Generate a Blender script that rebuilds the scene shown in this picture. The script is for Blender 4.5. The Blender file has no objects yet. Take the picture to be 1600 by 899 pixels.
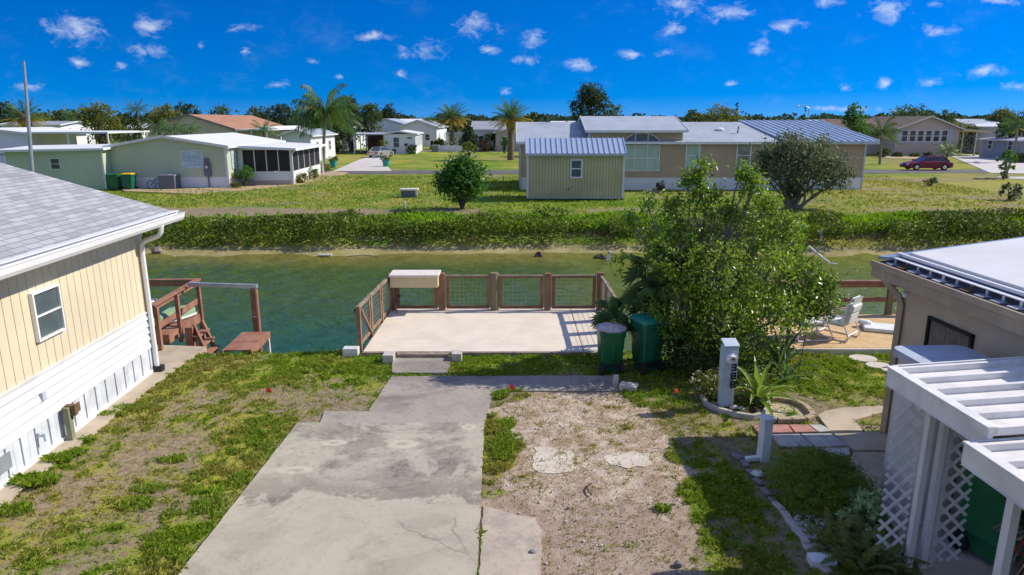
import bpy, math, random
import numpy as np
from mathutils import Matrix, Vector
R = math.radians
sc = bpy.context.scene
col = sc.collection
# ---------------------------------------------------------------- camera
FL = 1067.0; TH = math.atan(261.5/FL); S_, C_ = math.sin(TH), math.cos(TH); HC = 5.2
cam = bpy.data.cameras.new('camera'); camo = bpy.data.objects.new('camera', cam); col.objects.link(camo)
camo.location = (0, 0, HC); camo.rotation_euler = (math.pi/2-TH, 0, 0)
cam.sensor_width = 36; cam.lens = 24.0; cam.clip_end = 6000; cam.clip_start = 0.1
sc.camera = camo
# ---------------------------------------------------------------- sun, sky, exposure
SUN = Vector((1.2, .28, 1.0)).normalized()
sl = bpy.data.lights.new('sun', 'SUN'); sl.energy = 4.7; sl.angle = R(.5); sl.color = (1, .92, .79)
so = bpy.data.objects.new('sun', sl); col.objects.link(so); so.location = (30, 10, 40)
so.rotation_euler = SUN.to_track_quat('Z', 'Y').to_euler()
sc.view_settings.view_transform = 'Standard'; sc.view_settings.look = 'None'
sc.view_settings.gamma = 1; sc.view_settings.exposure = 0.18
sc.render.engine = 'CYCLES'

class NT:
    def __init__(s, tree): s.t = tree; s.n = tree.nodes; s.l = tree.links
    def new(s, kind, ins=None, **kw):
        n = s.n.new(kind)
        for k, v in kw.items(): setattr(n, k, v)
        for k, v in (ins or {}).items():
            if hasattr(v, 'is_output') or isinstance(v, bpy.types.NodeSocket): s.l.new(v, n.inputs[k])
            else: n.inputs[k].default_value = v
        return n
    def math(s, op, a, b=0.0, c=0.0, clamp=False):
        n = s.new('ShaderNodeMath', {0: a, 1: b, 2: c}, operation=op, use_clamp=clamp); return n.outputs[0]
    def mix(s, f, a, b, mode='MIX'):
        n = s.new('ShaderNodeMix', data_type='RGBA', blend_type=mode)
        for i, v in ((0, f), (6, a), (7, b)):
            if isinstance(v, bpy.types.NodeSocket): s.l.new(v, n.inputs[i])
            else:
                n.inputs[i].default_value = v if i == 0 else (tuple(v)+(1,) if len(v) == 3 else v)
        return n.outputs[2]
    def ramp(s, f, stops):
        n = s.new('ShaderNodeMapRange', {0: f, 1: stops[0], 2: stops[1], 3: 0.0, 4: 1.0}, interpolation_type='SMOOTHSTEP'); return n.outputs[0]
    def noise(s, vec, scale, detail=4, rough=.55, dist=0.0):
        return s.new('ShaderNodeTexNoise', {'Vector': vec, 'Scale': scale, 'Detail': detail, 'Roughness': rough, 'Distortion': dist}).outputs[0]

w = bpy.data.worlds.new('World'); sc.world = w; w.use_nodes = True
nt = NT(w.node_tree); nt.n.clear()
sky = nt.new('ShaderNodeTexSky', sky_type='NISHITA', sun_disc=False)
sky.sun_elevation = math.asin(SUN.z); sky.sun_rotation = math.atan2(SUN.x, SUN.y)
sky.air_density = 1.3; sky.dust_density = .15; sky.ozone_density = 3.0; sky.altitude = 0
tc0 = nt.new('ShaderNodeTexCoord'); s0 = nt.new('ShaderNodeSeparateXYZ', {0: tc0.outputs['Generated']})
zz0 = nt.math('ADD', nt.math('MULTIPLY', nt.math('ABSOLUTE', s0.outputs[2]), 1.5), .20)      # clean dry air right down to the horizon
v0 = nt.new('ShaderNodeVectorMath', {0: nt.new('ShaderNodeCombineXYZ', {0: s0.outputs[0], 1: s0.outputs[1], 2: zz0}).outputs[0]}, operation='NORMALIZE').outputs[0]; nt.l.new(v0, sky.inputs[0])
hs = nt.new('ShaderNodeHueSaturation', {'Hue': .524, 'Saturation': 1.80, 'Value': 1.0, 'Color': sky.outputs[0]})
tc = nt.new('ShaderNodeTexCoord'); sp = nt.new('ShaderNodeSeparateXYZ', {0: tc.outputs['Generated']})
yy = nt.math('MAXIMUM', sp.outputs[1], .02)
cv = nt.new('ShaderNodeCombineXYZ', {0: nt.math('DIVIDE', sp.outputs[0], yy), 1: nt.math('DIVIDE', sp.outputs[2], yy)}).outputs[0]
clouds = [(120,46,52,24),(238,42,26,17),(228,80,32,12),(124,98,18,8),(188,104,14,8),(383,80,9,9),(312,72,8,8),(576,57,34,9),(630,84,16,12),(670,78,30,15),(626,116,13,9),(746,40,34,18),(838,60,24,15),(824,93,25,9),(902,104,28,12),(984,86,23,7),(1040,82,15,9),(1054,44,24,10),(1062,8,36,14),(1140,20,42,13),(1224,40,32,11),(1190,76,25,11),(1388,14,34,20),(1468,48,34,9),(1536,110,34,12),(1300,4,30,8),(1382,131,14,8),(1460,6,20,8),(1560,1,44,6),(434,134,20,7),(765,78,20,7),(790,142,12,6),(1455,130,26,8),(1590,135,26,10),(1320,136,16,7),(1140,132,14,5),(490,96,12,6),(530,120,12,5),(40,135,26,7),(380,44,24,9),(1320,170,60,6)]
dm = None
for (px, py, rx, ry) in clouds:
    u = (px-800)/FL; v = (py-449.5)/FL; dy = C_-v*S_; a0 = u/dy; b0 = -(S_+v*C_)/dy; ra = rx*1.12/FL; rb = ry*1.12/FL
    m = nt.new('ShaderNodeVectorMath', {0: cv, 1: (1/ra, 1/rb, 0), 2: (-a0/ra, -b0/rb, 0)}, operation='MULTIPLY_ADD')
    ln = nt.new('ShaderNodeVectorMath', {0: m.outputs[0]}, operation='LENGTH').outputs['Value']
    dm = ln if dm is None else nt.math('MINIMUM', dm, ln)
sv = nt.new('ShaderNodeVectorMath', {0: cv, 1: (1, 1.7, 1)}, operation='MULTIPLY').outputs[0]
n1 = nt.noise(sv, 34, 7, .68, .5); n2 = nt.noise(sv, 9, 3, .5)
dens = nt.math('SUBTRACT', nt.math('MULTIPLY', n1, 3.4), nt.math('ADD', dm, .78))
cm = nt.math('MULTIPLY', nt.ramp(dens, (0.0, 1.5)), .60)
veil = nt.math('MULTIPLY', nt.ramp(nt.math('ADD', nt.math('MULTIPLY', n1, .45), nt.math('MULTIPLY', n2, .55)), (.50, .78)), .05)
cmt = nt.math('MAXIMUM', cm, veil)
front = nt.ramp(sp.outputs[1], (.02, .2)); cmt = nt.math('MULTIPLY', cmt, front)
skyc = nt.mix(cmt, hs.outputs[0], (6.4, 6.8, 7.4))
# unseen broken white cloud, added overhead and behind the camera to fill the shadows
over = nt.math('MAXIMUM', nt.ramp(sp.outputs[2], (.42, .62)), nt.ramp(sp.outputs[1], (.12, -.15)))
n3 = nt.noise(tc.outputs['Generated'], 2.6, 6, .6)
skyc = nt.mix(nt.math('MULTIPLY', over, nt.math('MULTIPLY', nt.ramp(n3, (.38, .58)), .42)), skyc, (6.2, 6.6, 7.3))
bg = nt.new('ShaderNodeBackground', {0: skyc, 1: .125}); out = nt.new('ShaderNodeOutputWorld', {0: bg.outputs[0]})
w.cycles.sampling_method = 'MANUAL'; w.cycles.sample_map_resolution = 512

# ---------------------------------------------------------------- helpers
def G(px, py, z=0.0):
    u = (px-800)/FL; v = (py-449.5)/FL; t = (HC-z)/(S_+v*C_); return Vector((u*t, t*(C_-v*S_), z))
def P(px, py, Y):
    u = (px-800)/FL; v = (py-449.5)/FL; t = Y/(C_-v*S_); return Vector((u*t, Y, HC-t*(S_+v*C_)))
rng = np.random.default_rng(7); random.seed(7)

class MB:
    def __init__(s, M=None): s.v = []; s.f = []; s.m = []; s.M = M or Matrix()
    def add(s, vs, fs, mi=0):
        o = len(s.v); s.v += [tuple(s.M @ Vector(p)) for p in vs]; s.f += [tuple(i+o for i in f) for f in fs]; s.m += [mi]*len(fs); return s
    def box(s, x0, y0, z0, x1, y1, z1, mi=0):
        return s.add([(x0,y0,z0),(x1,y0,z0),(x1,y1,z0),(x0,y1,z0),(x0,y0,z1),(x1,y0,z1),(x1,y1,z1),(x0,y1,z1)],
                     [(0,3,2,1),(4,5,6,7),(0,1,5,4),(1,2,6,5),(2,3,7,6),(3,0,4,7)], mi)
    def bar(s, p0, p1, w, h, mi=0, up=(0,0,1)):
        p0 = Vector(p0); p1 = Vector(p1); d = (p1-p0).normalized(); up = Vector(up)
        if abs(d.dot(up)) > .98: up = Vector((0,1,0))
        x = d.cross(up).normalized()*w/2; y = x.cross(d).normalized()*h/2
        vs = [p0-x-y, p0+x-y, p0+x+y, p0-x+y, p1-x-y, p1+x-y, p1+x+y, p1-x+y]
        return s.add(vs, [(0,3,2,1),(4,5,6,7),(0,1,5,4),(1,2,6,5),(2,3,7,6),(3,0,4,7)], mi)
    def cyl(s, p0, p1, r0, r1=None, n=10, mi=0):
        return s.tube([p0, p1], [r0, r0 if r1 is None else r1], n, mi)
    def tube(s, pts, r, n=8, mi=0):
        pts = [Vector(p) for p in pts]; rs = r if isinstance(r, (list, tuple)) else [r]*len(pts)
        vs = []; fs = []; d0 = (pts[1]-pts[0]).normalized(); a = Vector((0,0,1)) if abs(d0.z) < .9 else Vector((1,0,0))
        x = d0.cross(a).normalized()
        for i, p in enumerate(pts):
            d = (pts[min(i+1,len(pts)-1)]-pts[max(i-1,0)]).normalized(); x = (x-d*x.dot(d)).normalized(); y = d.cross(x)
            for k in range(n):
                t = 2*math.pi*k/n; vs.append(p+(x*math.cos(t)+y*math.sin(t))*rs[i])
        for i in range(len(pts)-1):
            for k in range(n): fs.append((i*n+k, i*n+(k+1)%n, (i+1)*n+(k+1)%n, (i+1)*n+k))
        fs.append(tuple(range(n-1,-1,-1))); fs.append(tuple((len(pts)-1)*n+k for k in range(n)))
        return s.add(vs, fs, mi)
    def prism(s, pts, z0, z1, mi=0):
        n = len(pts); a = sum(pts[i][0]*pts[(i+1)%n][1]-pts[(i+1)%n][0]*pts[i][1] for i in range(n))
        if a < 0: pts = pts[::-1]
        vs = [(p[0],p[1],z0) for p in pts]+[(p[0],p[1],z1) for p in pts]
        return s.add(vs, [tuple(range(n-1,-1,-1)), tuple(range(n,2*n))]+[(i,(i+1)%n,n+(i+1)%n,n+i) for i in range(n)], mi)
    def poly(s, pts, mi=0): return s.add(pts, [tuple(range(len(pts)))], mi)
    def slab(s, quad, t, mi=0):          # a thick sheet: four corner points, thickness downwards
        q = [Vector(p) for p in quad]; n = len(q)
        vs = q+[p-Vector((0,0,t)) for p in q]
        return s.add(vs, [tuple(range(n)), tuple(range(2*n-1,n-1,-1))]+[(i,n+i,n+(i+1)%n,(i+1)%n) for i in range(n)], mi)
    def ball(s, c, r, sc3=(1,1,1), n=10, jit=0, mi=0, zmin=-9):
        vs = []; fs = []; m = max(4, n//2)
        for i in range(m+1):
            for k in range(n):
                a = math.pi*i/m; b = 2*math.pi*k/n; j = 1+random.uniform(-jit, jit)
                vs.append((c[0]+r*sc3[0]*math.sin(a)*math.cos(b)*j, c[1]+r*sc3[1]*math.sin(a)*math.sin(b)*j, max(zmin, c[2]+r*sc3[2]*math.cos(a)*j)))
        for i in range(m):
            for k in range(n): fs.append((i*n+k, (i+1)*n+k, (i+1)*n+(k+1)%n, i*n+(k+1)%n))
        return s.add(vs, fs, mi)
    def build(s, name, mats, parent=None, smooth=False, bevel=0):
        me = bpy.data.meshes.new(name); mats = mats if isinstance(mats, (list, tuple)) else [mats]
        vs = s.v; loc = Vector((0,0,0))
        if parent is None and vs:
            a = np.array(vs); loc = Vector(((a[:,0].min()+a[:,0].max())/2, (a[:,1].min()+a[:,1].max())/2, a[:,2].min())); vs = (a-np.array(loc)).tolist()
        me.from_pydata(vs, [], s.f)
        for m in mats: me.materials.append(m)
        me.polygons.foreach_set('material_index', s.m)
        if smooth: me.polygons.foreach_set('use_smooth', [True]*len(s.f))
        me.update(); o = bpy.data.objects.new(name, me); col.objects.link(o); o.location = loc
        if parent is not None: o.parent = parent
        if smooth:
            try: me.set_sharp_from_angle(angle=R(45))
            except Exception: pass
        if bevel:
            b = o.modifiers.new('bevel', 'BEVEL'); b.width = bevel; b.segments = 2; b.limit_method = 'ANGLE'; b.angle_limit = R(40)
        return o
def np_obj(name, verts, faces, mats, parent=None, smooth=False, mi=None):
    """verts (N,3) array, faces (M,k) array; fast link of big meshes"""
    verts = np.asarray(verts, dtype=np.float64); faces = np.asarray(faces, dtype=np.int32)
    loc = np.zeros(3)
    if parent is None: loc = np.array([(verts[:,0].min()+verts[:,0].max())/2, (verts[:,1].min()+verts[:,1].max())/2, verts[:,2].min()]); verts = verts-loc
    me = bpy.data.meshes.new(name); k = faces.shape[1]
    me.vertices.add(len(verts)); me.vertices.foreach_set('co', verts.ravel())
    me.loops.add(faces.size); me.loops.foreach_set('vertex_index', faces.ravel())
    me.polygons.add(len(faces)); me.polygons.foreach_set('loop_start', np.arange(0, faces.size, k, dtype=np.int32)); me.polygons.foreach_set('loop_total', np.full(len(faces), k, dtype=np.int32))
    if smooth: me.polygons.foreach_set('use_smooth', np.ones(len(faces), dtype=bool))
    for m in (mats if isinstance(mats, (list, tuple)) else [mats]): me.materials.append(m)
    if mi is not None: me.polygons.foreach_set('material_index', np.asarray(mi, dtype=np.int32))
    me.update(calc_edges=True); o = bpy.data.objects.new(name, me); col.objects.link(o); o.location = loc
    if parent is not None: o.parent = parent
    return o
def tag(o, label=None, cat=None, group=None, kind=None):
    if label: o['label'] = label
    if cat: o['category'] = cat
    if group: o['group'] = group
    if kind: o['kind'] = kind
    return o
def thing(name, label, cat, loc=(0,0,0), rz=0, group=None):
    o = bpy.data.objects.new(name, None); col.objects.link(o); o.location = loc; o.rotation_euler = (0,0,rz); o.empty_display_size = .2
    return tag(o, label, cat, group)
def struct(o): o['kind'] = 'structure'; return o
LOT = R(2.15)
def TR(x, y, z=0, rz=0): return Matrix.Translation((x,y,z)) @ Matrix.Rotation(rz, 4, 'Z')

# ---------------------------------------------------------------- materials
def mat(name, c, rough=.7, metal=0, var=.12, scale=3, bump=0, bscale=60, c2=None, spec=.5, dirt=0, stretch=(1,1,1), coat=0, thr=(.35,.65)):
    m = bpy.data.materials.new(name); m.use_nodes = True; nt = NT(m.node_tree); nt.n.clear()
    tc = nt.new('ShaderNodeTexCoord'); vec = nt.new('ShaderNodeVectorMath', {0: tc.outputs['Object'], 1: stretch}, operation='MULTIPLY').outputs[0]
    f = nt.noise(vec, scale, 5, .6)
    c2 = c2 or tuple(x*(1-var*2) for x in c)
    colr = nt.mix(nt.ramp(f, thr), c, c2)
    g = nt.noise(vec, scale*14, 3, .6)
    colr = nt.mix(nt.math('MULTIPLY', g, var), colr, tuple(min(1, x*1.35) for x in c))
    if dirt:
        d = nt.ramp(nt.noise(vec, scale*.6, 7, .7, .4), (.5, .72)); colr = nt.mix(nt.math('MULTIPLY', d, dirt), colr, (.09,.075,.055))
    bs = nt.new('ShaderNodeBsdfPrincipled', {'Base Color': colr, 'Roughness': rough, 'Metallic': metal, 'Specular IOR Level': spec, 'Coat Weight': coat})
    rr = nt.math('ADD', nt.math('MULTIPLY', f, .25), rough-.12, clamp=True); nt.l.new(rr, bs.inputs['Roughness'])
    if bump:
        b = nt.new('ShaderNodeBump', {'Strength': bump, 'Distance': .02, 'Height': nt.noise(vec, bscale, 4, .6)}); nt.l.new(b.outputs[0], bs.inputs['Normal'])
    nt.new('ShaderNodeOutputMaterial', {0: bs.outputs[0]}); return m
def leafmat(name, cols, trans=.35, rough=.5, spec=.4, pn=.6):
    """cols: dark, mid, light; each leaf takes its own shade, clumps drift in hue"""
    m = bpy.data.materials.new(name); m.use_nodes = True; nt = NT(m.node_tree); nt.n.clear()
    geo = nt.new('ShaderNodeNewGeometry'); ri = geo.outputs['Random Per Island']
    f = nt.noise(geo.outputs['Position'], pn, 3, .6)
    a = nt.mix(nt.ramp(ri, (.0, .75)), cols[0], cols[1]); b = nt.mix(ri, cols[1], cols[2])
    c = nt.mix(nt.ramp(f, (.38, .64)), a, b)
    bs = nt.new('ShaderNodeBsdfPrincipled', {'Base Color': c, 'Roughness': rough, 'Specular IOR Level': spec})
    tr = nt.new('ShaderNodeBsdfTranslucent', {'Color': nt.mix(.5, c, (c_ := tuple(min(1, x*1.6) for x in cols[2])))})
    mx = nt.new('ShaderNodeMixShader', {0: trans, 1: bs.outputs[0], 2: tr.outputs[0]})
    nt.new('ShaderNodeOutputMaterial', {0: mx.outputs[0]}); return m
M = {}
M['cream_siding'] = mat('cream_siding', (.73,.635,.445), .6, var=.06, scale=.8, bump=.1, bscale=40, dirt=.07)
M['white_siding'] = mat('white_siding', (.72,.72,.72), .5, var=.05, scale=1.2, dirt=.2)
M['white_paint'] = mat('white_paint', (.78,.78,.77), .45, var=.05, scale=2, dirt=.15)
M['white_old'] = mat('white_old', (.68,.69,.70), .55, var=.14, scale=2.5, dirt=.35)
M['white_clean'] = mat('white_clean', (.82,.82,.81), .4, var=.03)
M['skirt_blue'] = mat('skirt_pale', (.68,.72,.77), .5, var=.12, scale=2, dirt=.25)
M['dark_gap'] = mat('dark_gap', (.03,.03,.03), .9)
M['black'] = mat('black_plastic', (.015,.015,.016), .5)
M['rubber'] = mat('rubber', (.02,.02,.02), .85)
M['glass'] = mat('dark_glass', (.045,.06,.07), .12, var=.2, scale=1.5, spec=.8)
M['glass2'] = mat('grey_screen_glass', (.10,.14,.15), .2, var=.15, scale=2, spec=.6)
M['screen'] = mat('black_screen', (.012,.011,.012), .6, var=.3, scale=2)
M['redwood'] = mat('red_stained_wood', (.26,.11,.068), .7, var=.25, scale=3, stretch=(1,1,1), bump=.3, bscale=30, c2=(.36,.19,.115))
M['redwood_d'] = mat('weathered_red_wood', (.17,.075,.045), .8, var=.25, scale=4, bump=.3, bscale=30, c2=(.26,.14,.09))
M['fence_wood'] = mat('brown_fence_wood', (.20,.115,.065), .8, var=.25, scale=5, bump=.35, bscale=40, c2=(.30,.20,.125))
M['grey_wood'] = mat('weathered_grey_wood', (.33,.26,.20), .85, var=.25, scale=6, bump=.35, bscale=40)
M['pile'] = mat('round_pile_wood', (.22,.17,.10), .85, var=.3, scale=6, stretch=(4,4,1), bump=.5, bscale=30, c2=(.16,.15,.07))
M['deck'] = mat('cream_composite_decking', (.76,.675,.54), .65, var=.06, scale=1.5, bump=.1, dirt=.1)
M['tan_deck'] = mat('tan_wood_decking', (.66,.46,.23), .7, var=.15, scale=3, bump=.3, c2=(.54,.36,.17))
M['wire'] = mat('galvanised_wire', (.45,.46,.47), .4, metal=.8)
M['metal'] = mat('galvanised_metal', (.52,.58,.64), .38, metal=.55, var=.1, scale=3)
M['alu'] = mat('white_aluminium', (.82,.81,.78), .5, metal=0, var=.08, scale=3, dirt=.15)
M['meter_grey'] = mat('meter_grey_paint', (.50,.60,.68), .5, var=.08, scale=4, dirt=.1)
M['cyan_white'] = mat('chalky_white_plastic', (.70,.74,.76), .6, var=.1, scale=3, dirt=.2)
M['bin_green'] = mat('dark_green_plastic', (.012,.15,.055), .42, var=.15, scale=3, dirt=.12)
M['bin_green2'] = mat('bluish_green_plastic', (.010,.14,.070), .42, var=.15, scale=3, dirt=.1)
M['bin_lid'] = mat('teal_green_lid', (.02,.26,.19), .4, var=.1)
M['yellow'] = mat('yellow_plastic', (.70,.48,.02), .5)
M['bag'] = mat('thin_white_bag', (.62,.60,.60), .35, var=.2, scale=14, bump=.8, bscale=40, c2=(.45,.30,.30))
M['cream_box'] = mat('cream_plastic_box', (.66,.54,.32), .6, var=.06)
M['cream_top'] = mat('cream_plastic_lid', (.76,.70,.60), .55, var=.05)
M['concrete'] = mat('plain_concrete', (.47,.43,.37), .85, var=.15, scale=2, bump=.3, dirt=.15)
M['conc_tan'] = mat('tan_concrete', (.50,.42,.31), .85, var=.12, scale=2, bump=.3, dirt=.12)
M['block'] = mat('pale_concrete_block', (.52,.49,.44), .9, var=.15, scale=6, bump=.5)
M['brick_tan'] = mat('tan_edging_brick', (.47,.36,.25), .9, var=.2, scale=8, bump=.5)
M['pink'] = mat('pink_paver', (.46,.22,.18), .85, var=.15, scale=6, bump=.3)
M['pale_paver'] = mat('pale_paver', (.52,.50,.46), .8, var=.15, scale=6, bump=.4, dirt=.2)
M['slate'] = mat('slate_edging', (.24,.23,.22), .85, var=.25, scale=6, bump=.5)
M['rock'] = mat('white_rock', (.66,.64,.60), .8, var=.2, scale=6, bump=.5)
M['soil'] = mat('dark_mulch', (.07,.045,.03), .95, var=.4, scale=14, bump=.8)
M['bark'] = mat('grey_bark', (.30,.26,.20), .9, var=.25, scale=8, stretch=(3,3,1), bump=.6)
M['bark_d'] = mat('dark_bark', (.10,.08,.06), .9, var=.25, scale=8, stretch=(3,3,1), bump=.6)
M['palm_bark'] = mat('palm_bark', (.21,.15,.10), .9, var=.3, scale=2.4, stretch=(1,1,5), bump=.8, bscale=20)
M['brown_wall'] = mat('brown_textured_wall', (.62,.50,.345), .85, var=.08, scale=2, bump=.4, bscale=50)
M['brown_trim'] = mat('brown_trim', (.48,.38,.255), .7, var=.1)
M['roof_white'] = mat('white_roof_membrane', (.78,.77,.76), .6, var=.06, scale=.7, dirt=.1)
M['tan_siding'] = mat('tan_siding', (.48,.37,.235), .65, var=.05, scale=.4)
M['yellow_ply'] = mat('straw_yellow_boards', (.60,.52,.31), .7, var=.1, scale=.5)
M['green_siding'] = mat('pale_green_siding', (.51,.575,.39), .65, var=.05, scale=.4)
M['white_wall'] = mat('white_wall', (.74,.76,.77), .6, var=.04, scale=.4)
M['cream_wall'] = mat('cream_wall', (.56,.50,.35), .7, var=.05, scale=.4)
M['pink_wall'] = mat('sand_wall', (.56,.47,.37), .75, var=.06, scale=.4)
M['brown_roof'] = mat('brown_shingle_roof', (.17,.12,.095), .9, var=.2, scale=1.5, bump=.6)
M['orange_roof'] = mat('rust_brown_roof', (.40,.21,.12), .85, var=.12, scale=1)
M['grey_roof'] = mat('pale_grey_roof', (.37,.42,.49), .75, var=.08, scale=.7, bump=.3)
M['grey_roof_d'] = mat('slate_grey_roof', (.30,.34,.38), .75, var=.08, scale=.7, bump=.3)
M['asphalt'] = mat('asphalt', (.13,.125,.125), .9, var=.15, scale=1.2, bump=.3)
M['curtain'] = mat('pale_green_curtain', (.46,.62,.50), .9, var=.15, scale=2.5, stretch=(6,6,.5))
M['teal_pot'] = mat('teal_pot', (.01,.32,.28), .4)
M['terracotta'] = mat('terracotta_pot', (.35,.15,.08), .7)
M['car_red'] = mat('dark_red_car_paint', (.22,.005,.018), .35, var=.1, spec=.4, coat=.25)
M['car_silver'] = mat('pale_gold_car_paint', (.42,.40,.36), .3, metal=.4, var=.05, coat=.5)
M['chrome'] = mat('bright_metal', (.7,.7,.72), .2, metal=.9)
M['red_lamp'] = mat('red_lamp_plastic', (.45,.01,.01), .2)
M['flag'] = mat('orange_red_flag', (.85,.05,.02), .6)
M['cushion'] = mat('white_cushion', (.72,.74,.72), .9, var=.06, scale=4, bump=.3)
M['strap'] = mat('greenish_white_webbing', (.55,.62,.55), .7)
M['arm_wood'] = mat('golden_wood_arm', (.55,.34,.10), .5, var=.2, scale=10)
M['blue_lid'] = mat('blue_grey_lid', (.48,.55,.66), .5, var=.1, scale=1.5, dirt=.1)
M['tank'] = mat('off_white_resin', (.62,.60,.57), .6, var=.06, scale=1.5)
M['pole'] = mat('grey_pole', (.40,.44,.48), .4, metal=.4)
M['rust'] = mat('rusty_flap', (.17,.10,.05), .8, var=.3)
M['pt_wood'] = mat('greenish_treated_wood', (.26,.27,.17), .8, var=.15)
M['bike_red'] = mat('red_bike_paint', (.40,.02,.015), .3)
M['hedge_dead'] = mat('dry_brown_stems', (.12,.075,.042), .9, var=.3, scale=6)
M['ac'] = mat('ac_grey', (.16,.17,.20), .6, var=.1, scale=4)
M['ac_top'] = mat('ac_pale_top', (.34,.35,.38), .5)
M['flower'] = leafmat('white_petals', ((.7,.66,.6),(.8,.78,.7),(.85,.85,.8)), .2)
M['flower_p'] = leafmat('pink_petals', ((.55,.1,.1),(.7,.3,.25),(.8,.5,.5)), .2)
M['L_ficus'] = leafmat('glossy_ficus_leaf', ((.040,.085,.008),(.115,.23,.012),(.32,.46,.045)), .40, .33, .55, 1.1)
M['L_fig2'] = leafmat('deep_green_leaf', ((.022,.050,.012),(.05,.11,.018),(.11,.20,.03)), .3, .5, .35, 1.1)
M['L_bush'] = leafmat('bright_bush_leaf', ((.025,.07,.012),(.05,.14,.018),(.12,.27,.03)), .3, .4)
M['L_sage'] = leafmat('sage_leaf', ((.045,.07,.03),(.09,.135,.055),(.21,.24,.11)), .3, .6)
M['L_dark'] = leafmat('dark_tree_leaf', ((.014,.030,.012),(.028,.058,.018),(.055,.10,.026)), .25, .6)
M['L_mid'] = leafmat('mid_tree_leaf', ((.022,.05,.012),(.05,.10,.020),(.11,.17,.032)), .3, .6)
M['L_yel'] = leafmat('yellow_green_leaf', ((.055,.075,.012),(.12,.15,.022),(.26,.27,.04)), .3, .6)
M['L_far'] = leafmat('far_tree_leaf', ((.018,.040,.020),(.032,.066,.030),(.060,.105,.042)), .25, .8, .2, .02)
M['L_palm'] = leafmat('palm_leaf', ((.025,.07,.02),(.06,.14,.03),(.16,.26,.05)), .3, .45)
M['L_palmy'] = leafmat('yellowing_palm_leaf', ((.16,.13,.02),(.34,.24,.03),(.55,.38,.05)), .3, .5)
M['L_fan'] = leafmat('fan_palm_leaf', ((.035,.08,.025),(.07,.15,.04),(.16,.27,.09)), .25, .45)
M['L_strap'] = leafmat('strap_leaf', ((.05,.13,.015),(.11,.24,.025),(.25,.36,.05)), .35, .35)
M['L_reed'] = leafmat('bank_reed_leaf', ((.05,.14,.008),(.13,.28,.012),(.30,.46,.02)), .35, .5, .4, .5)
M['L_bank'] = leafmat('bank_shrub_leaf', ((.028,.055,.009),(.08,.135,.012),(.22,.28,.022)), .14, .6, .3, .8)
M['L_rose'] = leafmat('fine_fern_leaf', ((.05,.11,.012),(.12,.21,.022),(.25,.36,.04)), .3, .6)
M['L_silver'] = leafmat('silver_leaf', ((.17,.29,.11),(.33,.47,.23),(.50,.64,.32)), .3, .6)
M['L_fern'] = leafmat('dull_fern_leaf', ((.07,.10,.015),(.13,.17,.03),(.22,.27,.05)), .3, .6)

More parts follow.
